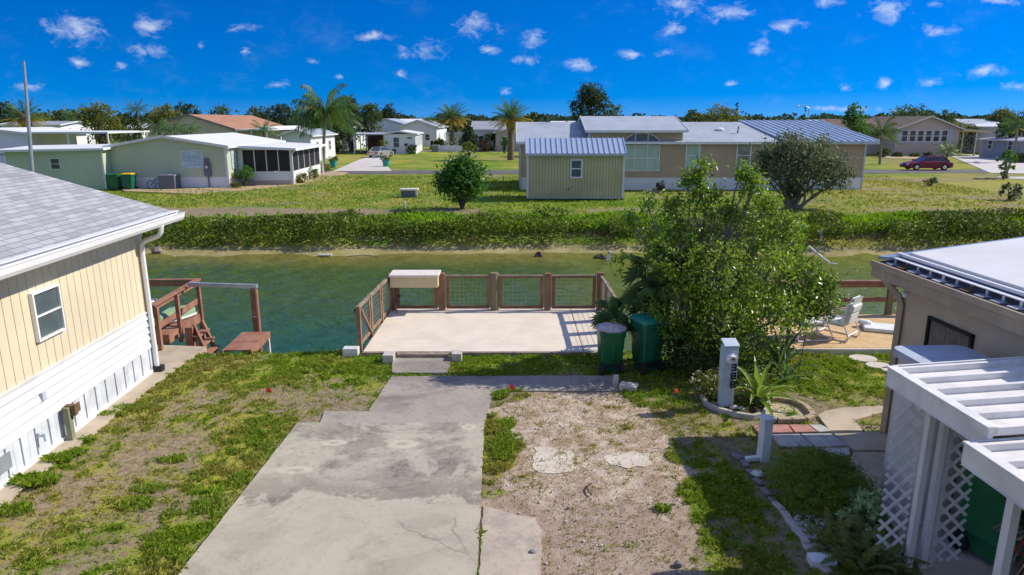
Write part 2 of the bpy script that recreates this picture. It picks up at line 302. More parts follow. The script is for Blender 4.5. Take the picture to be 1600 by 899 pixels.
def ground_mat():
    m = bpy.data.materials.new('ground_lawn_and_soil'); m.use_nodes = True; nt = NT(m.node_tree); nt.n.clear()
    at = nt.new('ShaderNodeAttribute', attribute_name='cover'); s = nt.new('ShaderNodeSeparateColor', {0: at.outputs['Color']})
    pos = nt.new('ShaderNodeNewGeometry').outputs['Position']
    nf = nt.noise(pos, 9, 6, .7); nm = nt.noise(pos, 1.6, 5, .6); nl = nt.noise(pos, .22, 4, .6); nx = nt.noise(pos, 45, 3, .6)
    soil = nt.mix(nt.ramp(nf, (.35,.68)), (.19,.145,.092), (.36,.295,.205))
    soil = nt.mix(nt.math('MULTIPLY', nt.ramp(nm, (.4,.7)), .5), soil, (.30,.23,.13))
    sand = nt.mix(nt.ramp(nt.noise(pos, 3.2, 7, .72), (.36,.64)), (.38,.285,.205), (.62,.52,.42))
    sand = nt.mix(nt.math('MULTIPLY', nt.ramp(nx, (.5,.72)), .5), sand, (.18,.125,.08))
    sand = nt.mix(nt.math('MULTIPLY', nt.ramp(nt.noise(pos, 1.1, 6, .65), (.5,.62)), .5), sand, (.30,.20,.12))
    yv = nt.new('ShaderNodeSeparateXYZ', {0: pos}).outputs[1]
    sand = nt.mix(nt.math('MULTIPLY', nt.ramp(nt.math('ADD', yv, nt.math('MULTIPLY', nm, 2.4)), (10.6, 9.4)), .55), sand, (.30,.225,.18))
    sand = nt.mix(nt.math('MULTIPLY', nt.ramp(nt.noise(nt.new('ShaderNodeVectorMath', {0: pos, 1: (1,2.2,1)}, operation='MULTIPLY').outputs[0], 1.9, 7, .75, 1.0), (.55,.62)), .6), sand, (.22,.145,.075))
    soil = nt.mix(s.outputs[1], soil, sand)
    g1 = nt.mix(nt.ramp(nm, (.32,.66)), (.115,.235,.010), (.215,.345,.014))
    g2 = nt.mix(nt.ramp(nf, (.3,.7)), g1, (.070,.160,.008))
    straw = nt.mix(nt.ramp(nf, (.3,.7)), (.40,.37,.055), (.30,.26,.07))
    gs = nt.mix(nt.math('MULTIPLY', nt.ramp(nt.math('ADD', nt.math('ADD', nl, nt.math('MULTIPLY', nm, .45)), nt.math('MULTIPLY', s.outputs[2], .5)), (.62,.98)), .85), g2, straw)
    k = nt.math('ADD', s.outputs[0], nt.math('ADD', nt.math('MULTIPLY', nt.math('SUBTRACT', nf, .5), 1.9), nt.math('MULTIPLY', nt.math('SUBTRACT', nx, .5), 1.3)))
    c = nt.mix(nt.ramp(k, (.32,.62)), soil, gs)
    # under the water and on the little beach: pale algae-tinted sand
    z = nt.new('ShaderNodeSeparateXYZ', {0: pos}).outputs[2]
    beach = nt.mix(nt.ramp(nm, (.35,.7)), (.27,.24,.09), (.40,.35,.18))
    c = nt.mix(nt.ramp(z, (-.62,-.8)), c, beach)
    hh = nt.math('ADD', nt.math('MULTIPLY', nf, .7), nt.math('MULTIPLY', nx, .35))
    b = nt.new('ShaderNodeBump', {'Strength': .8, 'Distance': .06, 'Height': hh})
    bs = nt.new('ShaderNodeBsdfPrincipled', {'Base Color': c, 'Roughness': .95, 'Specular IOR Level': .15, 'Normal': b.outputs[0]})
    nt.new('ShaderNodeOutputMaterial', {0: bs.outputs[0]}); return m
def grass_mat():
    m = bpy.data.materials.new('grass_blades'); m.use_nodes = True; nt = NT(m.node_tree); nt.n.clear()
    g = nt.new('ShaderNodeNewGeometry'); pos = g.outputs['Position']; ri = g.outputs['Random Per Island']
    at = nt.new('ShaderNodeAttribute', attribute_name='tint').outputs['Fac']
    a = nt.mix(ri, (.095,.20,.010), (.30,.43,.025)); b = nt.mix(ri, (.30,.30,.035), (.38,.30,.11))
    c = nt.mix(nt.ramp(nt.math('ADD', at, nt.math('MULTIPLY', nt.math('SUBTRACT', ri, .5), .5)), (.25,.85)), a, b)
    bs = nt.new('ShaderNodeBsdfPrincipled', {'Base Color': c, 'Roughness': .6, 'Specular IOR Level': .25})
    tr = nt.new('ShaderNodeBsdfTranslucent', {'Color': nt.mix(.4, c, (.35,.5,.05))})
    mx = nt.new('ShaderNodeMixShader', {0: .35, 1: bs.outputs[0], 2: tr.outputs[0]})
    nt.new('ShaderNodeOutputMaterial', {0: mx.outputs[0]}); return m
def slab_mat(name, light, dark, stain, amount, scale, crack=True, seed=0.0, marks=()):
    m = bpy.data.materials.new(name); m.use_nodes = True; nt = NT(m.node_tree); nt.n.clear()
    pos = nt.new('ShaderNodeNewGeometry').outputs['Position']
    p = nt.new('ShaderNodeVectorMath', {0: pos, 1: (seed, seed*2, 0)}, operation='ADD').outputs[0]
    n1 = nt.noise(p, scale, 9, .62, .9); n2 = nt.noise(p, scale*3.7, 8, .72, .3); n3 = nt.noise(p, 38, 3, .6); n4 = nt.noise(nt.new('ShaderNodeVectorMath', {0: p, 1: (9.1,3.3,0)}, operation='ADD').outputs[0], scale*.9, 9, .66, 1.2)
    n5 = nt.noise(p, 14, 5, .7)
    c = nt.mix(nt.ramp(n1, (.46,.56)), light, dark)
    c = nt.mix(nt.math('MULTIPLY', nt.ramp(n2, (.44,.62)), .45), c, dark)
    st = nt.math('MULTIPLY', nt.ramp(nt.math('ADD', nt.math('MULTIPLY', n1, .5), nt.math('ADD', nt.math('MULTIPLY', n2, .35), nt.math('MULTIPLY', n5, .15))), (.52,.61)), amount)
    c = nt.mix(st, c, stain)
    c = nt.mix(nt.math('MULTIPLY', nt.ramp(n4, (.53,.57)), .6), c, tuple(v*1.12 for v in light))
    c = nt.mix(nt.math('MULTIPLY', nt.ramp(n5, (.48,.70)), .42), c, stain)
    c = nt.mix(nt.math('MULTIPLY', n3, .14), c, (.72,.68,.60))
    for (mx, my, rx, ry) in marks:      # old dried-on stains: a pale irregular ring with a darker middle
        d = nt.new('ShaderNodeVectorMath', {0: pos, 1: (1/rx,1/ry,0), 2: (-mx/rx,-my/ry,0)}, operation='MULTIPLY_ADD').outputs[0]
        r_ = nt.math('ADD', nt.new('ShaderNodeVectorMath', {0: d}, operation='LENGTH').outputs['Value'], nt.math('MULTIPLY', nt.math('SUBTRACT', n5, .5), .9))
        c = nt.mix(nt.math('MULTIPLY', nt.ramp(r_, (1.1,.85)), .75), c, tuple(v*1.25 for v in light)); c = nt.mix(nt.math('MULTIPLY', nt.ramp(r_, (.5,.3)), .6), c, tuple(v*.7 for v in light))
    if marks:      # the worn pale lower half and the dirt line above it
        yy_ = nt.math('ADD', nt.new('ShaderNodeSeparateXYZ', {0: pos}).outputs[1], nt.math('ADD', nt.math('MULTIPLY', nt.math('SUBTRACT', n1, .5), 3.0), nt.math('MULTIPLY', nt.math('SUBTRACT', n5, .5), .5)))
        c = nt.mix(nt.math('MULTIPLY', nt.ramp(yy_, (8.55,8.35)), .55), c, tuple(v*1.02 for v in light))
        dl = nt.math('MULTIPLY', nt.ramp(yy_, (8.5,8.62)), nt.ramp(yy_, (9.3,8.8))); c = nt.mix(nt.math('MULTIPLY', dl, .45), c, stain)
    h = n3
    if crack:
        dn = nt.new('ShaderNodeTexNoise', {'Vector': p, 'Scale': 2.2, 'Detail': 4})
        pv = nt.new('ShaderNodeVectorMath', {0: p, 1: nt.new('ShaderNodeVectorMath', {0: dn.outputs[1], 1: (.45,.45,0)}, operation='MULTIPLY').outputs[0]}, operation='ADD').outputs[0]
        vo = nt.new('ShaderNodeTexVoronoi', {'Vector': pv, 'Scale': .42}, feature='DISTANCE_TO_EDGE').outputs[0]
        cr = nt.math('MULTIPLY', nt.ramp(vo, (.006,.0)), nt.ramp(n1, (.42,.58)))
        c = nt.mix(nt.math('MULTIPLY', cr, .38), c, (.10,.09,.08))
    sp_ = nt.new('ShaderNodeTexVoronoi', {'Vector': p, 'Scale': 3.0}).outputs[0]
    c = nt.mix(nt.math('MULTIPLY', nt.ramp(sp_, (.035,.02)), .7), c, (.08,.07,.06))
    b = nt.new('ShaderNodeBump', {'Strength': .35, 'Distance': .01, 'Height': h})
    bs = nt.new('ShaderNodeBsdfPrincipled', {'Base Color': c, 'Roughness': .88, 'Specular IOR Level': .3, 'Normal': b.outputs[0]})
    nt.new('ShaderNodeOutputMaterial', {0: bs.outputs[0]}); return m
def shingle_mat():
    m = bpy.data.materials.new('grey_roof_shingles'); m.use_nodes = True; nt = NT(m.node_tree); nt.n.clear()
    tc = nt.new('ShaderNodeTexCoord').outputs['UV']
    br = nt.new('ShaderNodeTexBrick', {'Vector': tc, 'Color1': (.47,.475,.48,1), 'Color2': (.27,.275,.285,1), 'Mortar': (.12,.13,.145,1), 'Scale': 1.0, 'Mortar Size': .010, 'Mortar Smooth': .3, 'Bias': 0.0, 'Brick Width': .34, 'Row Height': .15})
    br.offset = .5; br.offset_frequency = 2; br.squash = 1
    n = nt.noise(tc, 60, 4, .7); n2 = nt.noise(tc, 1.3, 4, .6)
    c = nt.mix(nt.math('MULTIPLY', nt.ramp(n, (.35,.7)), .35), br.outputs[0], (.22,.23,.25)); c = nt.mix(nt.math('MULTIPLY', n2, .25), c, (.50,.52,.55))
    b = nt.new('ShaderNodeBump', {'Strength': .6, 'Distance': .01, 'Height': nt.math('SUBTRACT', nt.math('MULTIPLY', n, .4), br.outputs[1])})
    bs = nt.new('ShaderNodeBsdfPrincipled', {'Base Color': c, 'Roughness': .9, 'Normal': b.outputs[0]})
    nt.new('ShaderNodeOutputMaterial', {0: bs.outputs[0]}); return m
def water_mat():
    m = bpy.data.materials.new('canal_water'); m.use_nodes = True; nt = NT(m.node_tree); nt.n.clear()
    pos = nt.new('ShaderNodeNewGeometry').outputs['Position']; s = nt.new('ShaderNodeSeparateXYZ', {0: pos})
    n = nt.noise(pos, .12, 3, .5); n2 = nt.noise(nt.new('ShaderNodeVectorMath', {0: pos, 1: (.35,1,1)}, operation='MULTIPLY').outputs[0], .5, 3, .5)
    # the shallows by the far beach are algae-yellow, the middle is deep green; greener in front of the beach's right half
    sh = nt.math('ADD', s.outputs[1], nt.math('ADD', nt.math('MULTIPLY', n2, 1.6), nt.math('MULTIPLY', n, 2.0)))
    c = nt.mix(nt.ramp(sh, (17.5,27.5)), (.016,.085,.056), (.060,.100,.012))
    c = nt.mix(nt.ramp(sh, (29.8,33.4)), c, (.16,.15,.03))
    rt = nt.math('MULTIPLY', nt.ramp(s.outputs[0], (.5,5.5)), .75); c = nt.mix(rt, c, (.15,.18,.006))
    w1 = nt.noise(nt.new('ShaderNodeMapping', {'Vector': pos, 'Rotation': (0,0,R(-28)), 'Scale': (1.0,2.6,1)}).outputs[0], 1.7, 4, .6, .6)
    w2 = nt.noise(nt.new('ShaderNodeMapping', {'Vector': pos, 'Rotation': (0,0,R(22)), 'Scale': (1,2.2,1)}).outputs[0], 6.5, 3, .6)
    h = nt.math('ADD', w1, nt.math('MULTIPLY', w2, .35))
    b = nt.new('ShaderNodeBump', {'Strength': 1.0, 'Distance': .11, 'Height': h})
    bs = nt.new('ShaderNodeBsdfPrincipled', {'Base Color': c, 'Roughness': .04, 'IOR': 1.33, 'Specular IOR Level': .42, 'Normal': b.outputs[0]})
    nt.new('ShaderNodeOutputMaterial', {0: bs.outputs[0]}); return m
M['ground'] = ground_mat(); M['grass'] = grass_mat(); M['shingle'] = shingle_mat(); M['water'] = water_mat()
M['slab'] = slab_mat('worn_light_concrete', (.43,.395,.305), (.27,.25,.195), (.115,.106,.085), .9, .55, marks=[(-2.93,10.3,.22,.11),(-1.80,10.26,.26,.16),(-3.3,9.4,.3,.12),(-.75,10.9,.13,.1)])
M['slab_d'] = slab_mat('worn_dark_concrete', (.32,.285,.235), (.22,.20,.17), (.12,.11,.095), .6, .6, False, 5.0)
M['white_sand'] = mat('pale_packed_sand', (.60,.545,.46), .95, var=.2, scale=3, bump=.5, c2=(.50,.43,.35))
M['pad'] = slab_mat('tan_worn_concrete', (.44,.37,.29), (.35,.30,.24), (.20,.17,.14), .4, .8, False, 9.0)
# ================================================================ ground
_T = rng.random((64, 256, 256))
def vn(x, y, f, seed=0):
    x = np.asarray(x)*f+37.3*seed+100; y = np.asarray(y)*f+11.7*seed+100
    xi = np.floor(x).astype(int); yi = np.floor(y).astype(int); fx = x-xi; fy = y-yi; fx = fx*fx*(3-2*fx); fy = fy*fy*(3-2*fy); T = _T[seed % 64]
    g = lambda a, b: T[a % 256, b % 256]
    return (g(xi,yi)*(1-fx)+g(xi+1,yi)*fx)*(1-fy)+(g(xi,yi+1)*(1-fx)+g(xi+1,yi+1)*fx)*fy
def fbm(x, y, f, seed=0, o=4):
    s = 0; a = .5; t = 0
    for i in range(o): s = s+a*vn(x, y, f*2**i, seed+i); t += a; a *= .55
    return s/t
def sst(x, a, b): t = np.clip((x-a)/(b-a), 0, 1); return t*t*(3-2*t)
def inpoly(x, y, pts):
    ins = np.zeros(x.shape, bool); n = len(pts)
    for i in range(n):
        x1, y1 = pts[i]; x2, y2 = pts[(i+1) % n]
        if y1 == y2: continue
        c = ((y1 > y) != (y2 > y)) & (x < (x2-x1)*(y-y1)/(y2-y1)+x1); ins ^= c
    return ins
def gp(*ps): return [tuple(G(*p)[:2]) for p in ps]
SANDP = gp((772,640),(800,640),(840,606),(960,612),(1010,640),(1050,700),(1088,770),(1085,830),(1100,930),(735,930),(752,790),(790,740),(812,700),(775,660))
YDARK = [(-5.6,10.2,1.1,1),(-6.1,8.9,.9,.8),(-5.0,8.2,.9,.6),(-6.6,11.2,.6,.5),(-3.2,12.2,.7,.8),(-4.2,12.4,.8,.6),(-5.9,12.2,.7,.4),(-5.2,7.1,.6,.5),(4.3,11.4,.5,1),(3.3,11.2,.5,.5),(3.2,12.3,.5,.5),(2.0,12.75,.5,.8),(6.0,12.9,.5,.4),(4.7,12.9,.5,.9),(3.0,9.6,.4,.5),(-.1,12.75,.6,.9),(.9,12.85,.6,.9),(.6,13.75,.5,.7),(1.4,13.8,.5,.8)]
def cover(x, y):
    n = fbm(x, y, .9, 3); nf = fbm(x, y, 3.0, 9)
    g = .50+(n-.5)*1.1+(nf-.5)*1.1+(fbm(x, y, 9, 33, 2)-.5)*1.1; st = .32+(fbm(x, y, .5, 20)-.5)*1.4
    g = g+sst(y, 12.0, 14.0)*.42
    for bx, by, r, k in YDARK:
        d = np.hypot(x-bx, y-by)/r; g = g-k*.30*sst(1.35-d+(nf-.5)*.6, 0, 1)
    g = g+.45*sst(1-np.abs(x+4.35+.05*(y-9))/.7, 0, 1)*(y < 11.5)            # lush strip along the driveway
    g = g+.55*sst(1-np.abs(x+.22)/.33, 0, 1)*((y > 9.4) & (y < 11.9))        # tuft strip between slab and sand
    g = g+.3*((x > 2.4) & (x < 3.4) & (y < 10.5))
    # sand lot
    xw = x+(fbm(x, y, 1.6, 30)-.5)*.9; yw = y+(fbm(x, y, 1.6, 34)-.5)*.7
    sd = inpoly(xw, yw, SANDP).astype(float)
    g = np.where(sd > 0, .02+.62*sst(nf, .63, .8)*(fbm(x,y,.8,40)), g); st = np.where(sd > 0, 1.0, st)
    # opposite bank and lawns
    far = y > 33
    band = sst(y, 36.2, 37.5)*(1-sst(y, 40.2, 42.4)); xl = 1-.55*sst(x, -3, 0)*(1-sst(x, 9, 14)*.0)
    gf = .74+(fbm(x, y, .22, 12)-.5)*.9+(fbm(x, y, 1.3, 19, 3)-.5)*.7-band*.50*xl*(.5+fbm(x, y, .5, 14))
    rt = sst(x, 16, 26)*(1-sst(y, 62, 70))*sst(y, 38, 44); gf = gf-rt*.34*sst(fbm(x, y*2.2, .3, 16), .42, .66)
    sf = .12+(fbm(x, y, .12, 25)-.5)*.9+rt*.55+sst(y, 74, 90)*.12
    g = np.where(far, gf, g); st = np.where(far, sf, st); sd = np.where(far, 0, sd)
    return np.clip(g, 0, 1), sd, np.clip(st, 0, 1)
def zprof(x, y):
    x = np.asarray(x, float); y = np.asarray(y, float)
    e = 14.92+.12*np.sin(x*1.3)+.1*np.sin(x*3.1+1); wob = .3*np.sin(x*.21+1)+.15*np.sin(x*.73)+.3*(vn(x, y*0, .35, 50)-.5)
    yb = y-wob
    z = np.interp(yb, [29.8, 31.9, 32.5, 32.8, 34.0, 35.8, 37.0], [-2.0, -1.0, -.86, -.6, -.2, -.03, 0])
    near = np.interp(y-e, [0, .25, .9, 1.2], [0, -.5, -1.5, -2.0])
    z = np.where(y < 24, near, z)
    flat = (y < 14.6); z = z+np.where(flat | (y > 33.0), (vn(x, y, 1.2, 60)-.5)*.03, 0)
    z = z+np.where(y > 36, (vn(x, y, .15, 61)-.5)*.16*sst(y, 36, 42)*(1-sst(y, 64, 68)), 0)
    return z
def lines(segs):
    out = [segs[0][0]]
    for a, b, st in segs:
        n = max(1, round((b-a)/st)); out += list(np.linspace(a, b, n+1)[1:])
    return np.array(out)
xs = lines([(-3000,-600,600),(-600,-120,40),(-120,-36,4),(-36,-11,.7),(-11,9.5,.1),(9.5,36,.7),(36,120,4),(120,600,40),(600,3000,600)])
ys = lines([(-300,-20,40),(-20,4,3),(4,15.0,.1),(15.0,16.6,.12),(16.6,29,1.2),(29,37.5,.2),(37.5,80,.6),(80,200,5),(200,600,40),(600,5000,550)])
X, Y = np.meshgrid(xs, ys); Z = zprof(X, Y)
nx, ny = len(xs), len(ys); idx = np.arange(nx*ny).reshape(ny, nx)
F = np.stack([idx[:-1,:-1], idx[:-1,1:], idx[1:,1:], idx[1:,:-1]], -1).reshape(-1, 4)
me = bpy.data.meshes.new('ground'); Vg = np.stack([X, Y, Z], -1).reshape(-1, 3)
me.vertices.add(len(Vg)); me.vertices.foreach_set('co', Vg.ravel()); me.loops.add(F.size); me.loops.foreach_set('vertex_index', F.ravel())
me.polygons.add(len(F)); me.polygons.foreach_set('loop_start', np.arange(0, F.size, 4)); me.polygons.foreach_set('loop_total', np.full(len(F), 4)); me.polygons.foreach_set('use_smooth', np.ones(len(F), bool))
me.materials.append(M['ground']); me.update(calc_edges=True)
gg, sd, st = cover(X.ravel(), Y.ravel()); ca = me.color_attributes.new('cover', 'FLOAT_COLOR', 'POINT'); ca.data.foreach_set('color', np.stack([gg, sd, st, np.ones_like(gg)], -1).ravel())
ground = bpy.data.objects.new('ground', me); col.objects.link(ground); struct(ground)

def zat(x, y): return float(zprof(np.array([x]), np.array([y]))[0])
# water
wx = lines([(-400,-60,20),(-60,-25,1.5),(-25,25,.095),(25,60,1.5),(60,400,20)]); wy = lines([(14.6,33.5,.095)])
WX, WY = np.meshgrid(wx, wy); ca_, sa_ = math.cos(R(28)), math.sin(R(28)); A_ = WX*ca_+WY*sa_; B_ = -WX*sa_+WY*ca_
WZ = (vn(A_*.42, B_, 1.5, 11)-.5)*.15+(vn(A_*.5+3, B_*.9, 3.0, 12)-.5)*.10+(vn(WX*.8-WY*.3, WY+WX*.25, 5.5, 13)-.5)*.03
WZ = np.sign(WZ)*np.abs(WZ)**1.0+.05*(np.abs(vn(A_*.6+9, B_*1.3, 2.4, 15)-.5)*-2+.5); WZ *= (.45+.9*vn(WX*.3, WY, .22, 14))*sst(34.2-WY, .2, 3.5)
WZ = np.where(np.abs(WX) > 26, 0, WZ)-1.0; i_ = np.arange(WX.size).reshape(WX.shape)
struct(np_obj('canal_water', np.stack([WX, WY, WZ], -1).reshape(-1, 3), np.stack([i_[:-1,:-1], i_[:-1,1:], i_[1:,1:], i_[1:,:-1]], -1).reshape(-1, 4), M['water'], smooth=True))
# slabs on the lot
def sheet(name, pts, m, z=.035, t=.12, jit=0.0, kind='structure'):
    b = MB()
    if jit:
        q = []
        for i in range(len(pts)):
            a = Vector(pts[i]); c = Vector(pts[(i+1) % len(pts)]); n = max(1, int((c-a).length/.12))
            for k in range(n): p = a.lerp(c, k/n); q.append((p.x+random.uniform(-jit, jit), p.y+random.uniform(-jit, jit)))
        pts = q
    b.prism(pts, z-t, z); return struct(b.build(name, m))
DRV = gp((262,925),(465,664),(757,664),(744,925)); sheet('driveway_slab', DRV, M['slab'], .045, jit=.006)
WALK = gp((500,664.5),(507,645),(575,645),(612,590),(960,589),(966,613),(772,613),(764,637),(757,664.5))
sheet('walkway_slab', WALK, M['slab_d'], .03, jit=.008)
sheet('step_slab', gp((613,562),(706,562),(699,586),(613,586)), M['slab_d'], .05, jit=.006)
sheet('old_slab_fragment', gp((755,793),(800,806),(836,812),(845,830),(846,930),(747,930)), M['pad'], .028, jit=.012)
sheet('pale_sand_patch', gp((835,702),(862,700),(890,706),(902,735),(860,742),(832,733)), M['white_sand'], .012, jit=.05)
sheet('white_sand_patch', gp((942,712),(990,706),(1014,712),(1016,728),(980,732),(950,726)), M['white_sand'], .014, jit=.05)
YS = G(245,580)
sheet('house_apron_slab', gp((-150,905),(0,797),(232,611),(322,545)) + [(-8.5,15.35),(-8.5,6)], M['conc_tan'], .05, .5)
# the right-hand path in jointed pieces, drive under the carport
PT = [gp((1278,652),(1290,645),(1320,640),(1386,637),(1386,645),(1335,660),(1347,676),(1296,676)), gp((1299,678),(1400,678),(1400,707),(1335,707)), gp((1334,710),(1400,710),(1400,800),(1372,775),(1335,745),(1325,727))]
for i, p in enumerate(PT): sheet('path_slab', p, M['conc_tan'], .04, jit=.003)
sheet('carport_floor', [(4.35,2),(4.75,6.6),(5.15,8.7),(5.6,9.5),(6.6,9.9),(12,9.9),(12,2)], M['concrete'], .02)
# road and drives across the canal
def strip(name, pts, m, z): b = MB(); b.prism(pts, z-.1, z); return struct(b.build(name, m))
strip('road', [(-260,66.5),(-16,68.2),(60,69.8),(260,74),(260,80),(60,75),(-16,73.3),(-260,72)], M['asphalt'], .03)
M['drive_white'] = mat('pale_driveway_concrete', (.60,.56,.52), .85, var=.08, scale=.6)
strip('far_left_driveway', gp((520,268),(562,250),(600,238),(616,238),(598,252),(612,268)), M['drive_white'], .05)
strip('far_right_driveway', gp((1548,271),(1600,272),(1760,274),(1700,262),(1600,252),(1560,246),(1520,242),(1480,242),(1510,255)), M['drive_white'], .05)
strip('near_right_driveway', gp((1555,277),(1700,277),(1700,282),(1570,280)), M['drive_white'], .05)
strip('side_street', [(-30,118),(140,118),(140,122),(-30,122)], M['asphalt'], .03)
# garden beds along the far houses
M['bed'] = mat('tan_gravel_bed', (.50,.37,.22), .95, var=.2, scale=4, bump=.5)
strip('garden_bed', gp((195,300),(300,304),(380,298),(470,289),(545,271),(520,268),(490,274),(455,287),(355,288),(180,292)), M['bed'], .06)
strip('house_garden_bed', gp((1375,248),(1470,250),(1480,243),(1380,240)), M['bed'], .06)

# ---------------------------------------------------------------- grass blades (uncountable)
BLOCK = [DRV, WALK, gp((613,562),(706,562),(699,586),(613,586)), gp((755,793),(846,812),(846,930),(747,930)), gp((-150,905),(0,797),(232,611),(322,545))+[(-8.5,15.35),(-8.5,6)]] + PT + [[(4.35,2),(4.75,6.6),(5.15,8.7),(5.6,9.5),(6.6,9.9),(12,9.9),(12,2)], [(-3.45,14.7),(2.5,14.7),(2.5,20),(-3.45,20)], [(6.15,14.75),(12,14.75),(12,20),(6.15,20)], gp((1180,665),(1272,664),(1335,712),(1300,712),(1260,700),(1190,700))]
for q_, r_ in ((G(1348,563),.32),(G(1372,574),.28),(G(1392,581),.22)): BLOCK.append([(q_.x+r_*math.cos(a), q_.y+r_*.85*math.sin(a)) for a in [k*math.pi/6 for k in range(12)]])
def grass(name, n, box, hl, wd, fmin, seed, thr=.3, power=1.3):
    r = np.random.default_rng(seed); x = r.uniform(box[0], box[1], n); y = r.uniform(box[2], box[3], n)
    x = x+(vn(x, y, 6, 5)-.5)*.15; y = y+(vn(x, y, 6, 7)-.5)*.15
    g, s, t = cover(x, y); keep = (r.random(n) < .13+np.clip((g-thr)/.55, 0, 1)**power) & (r.random(n) < sst(fbm(x, y, 5, 44, 2), .3, .6)+.12)
    for p in BLOCK: keep &= ~inpoly(x, y, p)
    keep &= (y < 14.98) | (y > 33.6)
    x, y, g, t = x[keep], y[keep], g[keep], t[keep]; n = len(x); z = zprof(x, y)
    h = hl*(.45+.9*r.random(n))*(.55+.75*g)*(.7+.9*fbm(x, y, 2.2, 46, 2)); a = r.uniform(0, 6.283, n); lean = r.uniform(.15, 1.15, n); wv = wd*(.6+.8*r.random(n))
    dx, dy = np.cos(a), np.sin(a); px, py = -dy*wv/2, dx*wv/2
    v0 = np.stack([x-px, y-py, z-.005], -1); v1 = np.stack([x+px, y+py, z-.005], -1)
    mx, my, mz = x+dx*h*lean*.35, y+dy*h*lean*.35, z+h*.7
    v2 = np.stack([mx+px*.8, my+py*.8, mz], -1); v3 = np.stack([x+dx*h*lean, y+dy*h*lean, z+h*(1-.35*lean)], -1)
    V = np.stack([v0, v1, v2, v3], 1).reshape(-1, 3); Fq = np.arange(4*n).reshape(n, 4)
    o = np_obj(name, V, Fq, M['grass']); at = o.data.attributes.new('tint', 'FLOAT', 'POINT'); at.data.foreach_set('value', np.repeat(np.clip(t*.75+(fbm(x, y, 1.1, 48)-.5)*1.5+.18, 0, 1), 4).astype(np.float32)); return o
o = grass('lawn_grass', 520000, (-9.5, 9.0, 6.4, 15.0), .050, .010, 0, 1); tag(o, kind='stuff', label='short patchy grass on the near lots', cat='grass')
o = grass('dry_runners', 60000, (-1.0, 3.6, 6.4, 13.4), .045, .010, 0, 2, thr=.04, power=.6); tag(o, kind='stuff', label='sparse dry runner grass on the sandy strip', cat='grass')
o = grass('far_lawn_tufts', 130000, (-32, 36, 36.4, 66), .09, .05, 0, 3); tag(o, kind='stuff', label='rough grass tufts across the canal', cat='grass')
# tall tufts by the apron slab and the slab edge
def tuft(cx, cy, rx, ry, n, h, wd, seed, cz=0.0, rz=0.0):
    r = np.random.default_rng(seed); a = r.uniform(0, 6.28, n); q = np.sqrt(r.random(n)); lx = np.cos(a)*q*rx; ly = np.sin(a)*q*ry
    x = cx+lx*math.cos(rz)-ly*math.sin(rz); y = cy+lx*math.sin(rz)+ly*math.cos(rz)
    b = r.uniform(0, 6.28, n); L = h*r.uniform(.6, 1.2, n); ln = r.uniform(.2, .9, n); dx, dy = np.cos(b), np.sin(b); px, py = -dy*wd/2, dx*wd/2; z = np.full(n, cz)
    v0 = np.stack([x-px, y-py, z], -1); v1 = np.stack([x+px, y+py, z], -1); v2 = np.stack([x+dx*L*ln*.45+px*.7, y+dy*L*ln*.45+py*.7, z+L*.7], -1); v3 = np.stack([x+dx*L*ln, y+dy*L*ln, z+L*(1-.4*ln)], -1)
    return np.stack([v0, v1, v2, v3], 1).reshape(-1, 3)
def tufts(name, specs, label):
    V = np.concatenate([tuft(*s) for s in specs]); n = len(V)//4
    o = np_obj(name, V, np.arange(4*n).reshape(n, 4), M['grass']); at = o.data.attributes.new('tint', 'FLOAT', 'POINT'); at.data.foreach_set('value', np.repeat(np.random.default_rng(5).uniform(-.1,.55,n), 4).astype(np.float32)); return tag(o, label, 'grass', kind='stuff')
sp = []
for i, (px, py, rx, ry, n, h) in enumerate([(55,757,.38,.16,700,.17),(92,722,.22,.12,380,.15),(118,712,.15,.1,160,.12),(165,650,.35,.13,420,.1),(205,640,.35,.16,420,.1),(135,690,.15,.1,150,.1),(20,800,.3,.15,250,.12),(270,720,.25,.15,300,.09),(215,790,.3,.2,400,.1),(233,765,.3,.15,300,.09),(375,752,.2,.25,420,.09),(325,790,.25,.25,420,.09),(262,850,.3,.3,600,.09),(785,700,.2,.55,1500,.1),(792,665,.15,.2,500,.1),(782,620,.16,.22,500,.11),(800,612,.25,.1,300,.08),(1035,797,.14,.08,160,.1),(415,605,.3,.12,160,.08)]):
    p = G(px, py); sp.append((p.x, p.y, rx*.9, ry*.9, int(n*.7), h, .012, 100+i))
tufts('grass_tufts', sp, 'taller lush tufts of grass along the slab edges and the house apron')
# ================================================================ vegetation builders
def leaves(pts, size, r, up=.5, asp=.45, fold=.12, out=None):
    """pts (N,3) -> diamond leaves folded along the midrib: verts, tri faces"""
    n = len(pts); d = r.normal(size=(n,3)); 
    if out is not None: d = d*.8+out
    d[:,2] += r.normal(size=n)*.2-.1; d /= np.linalg.norm(d, axis=1, keepdims=True)+1e-9
    nn = r.normal(size=(n,3)); nn[:,2] += up*2.2; s = np.cross(d, nn); s /= np.linalg.norm(s, axis=1, keepdims=True)+1e-9; u = np.cross(s, d)
    L = size*(.6+.8*r.random(n))[:,None]; W = L*asp
    b = pts-d*L*.5; t = pts+d*L*.5; m = pts-d*L*.05; l = m+s*W*.5+u*W*fold; q = m-s*W*.5+u*W*fold
    V = np.stack([b, l, t, q], 1).reshape(-1, 3); i = np.arange(n)*4
    F = np.concatenate([np.stack([i, i+1, i+2], -1), np.stack([i, i+2, i+3], -1)]); return V, F
def join_parts(parts):
    V = []; F = []; o = 0
    for v, f in parts: V.append(v); F.append(f+o); o += len(v)
    return np.concatenate(V), np.concatenate(F)
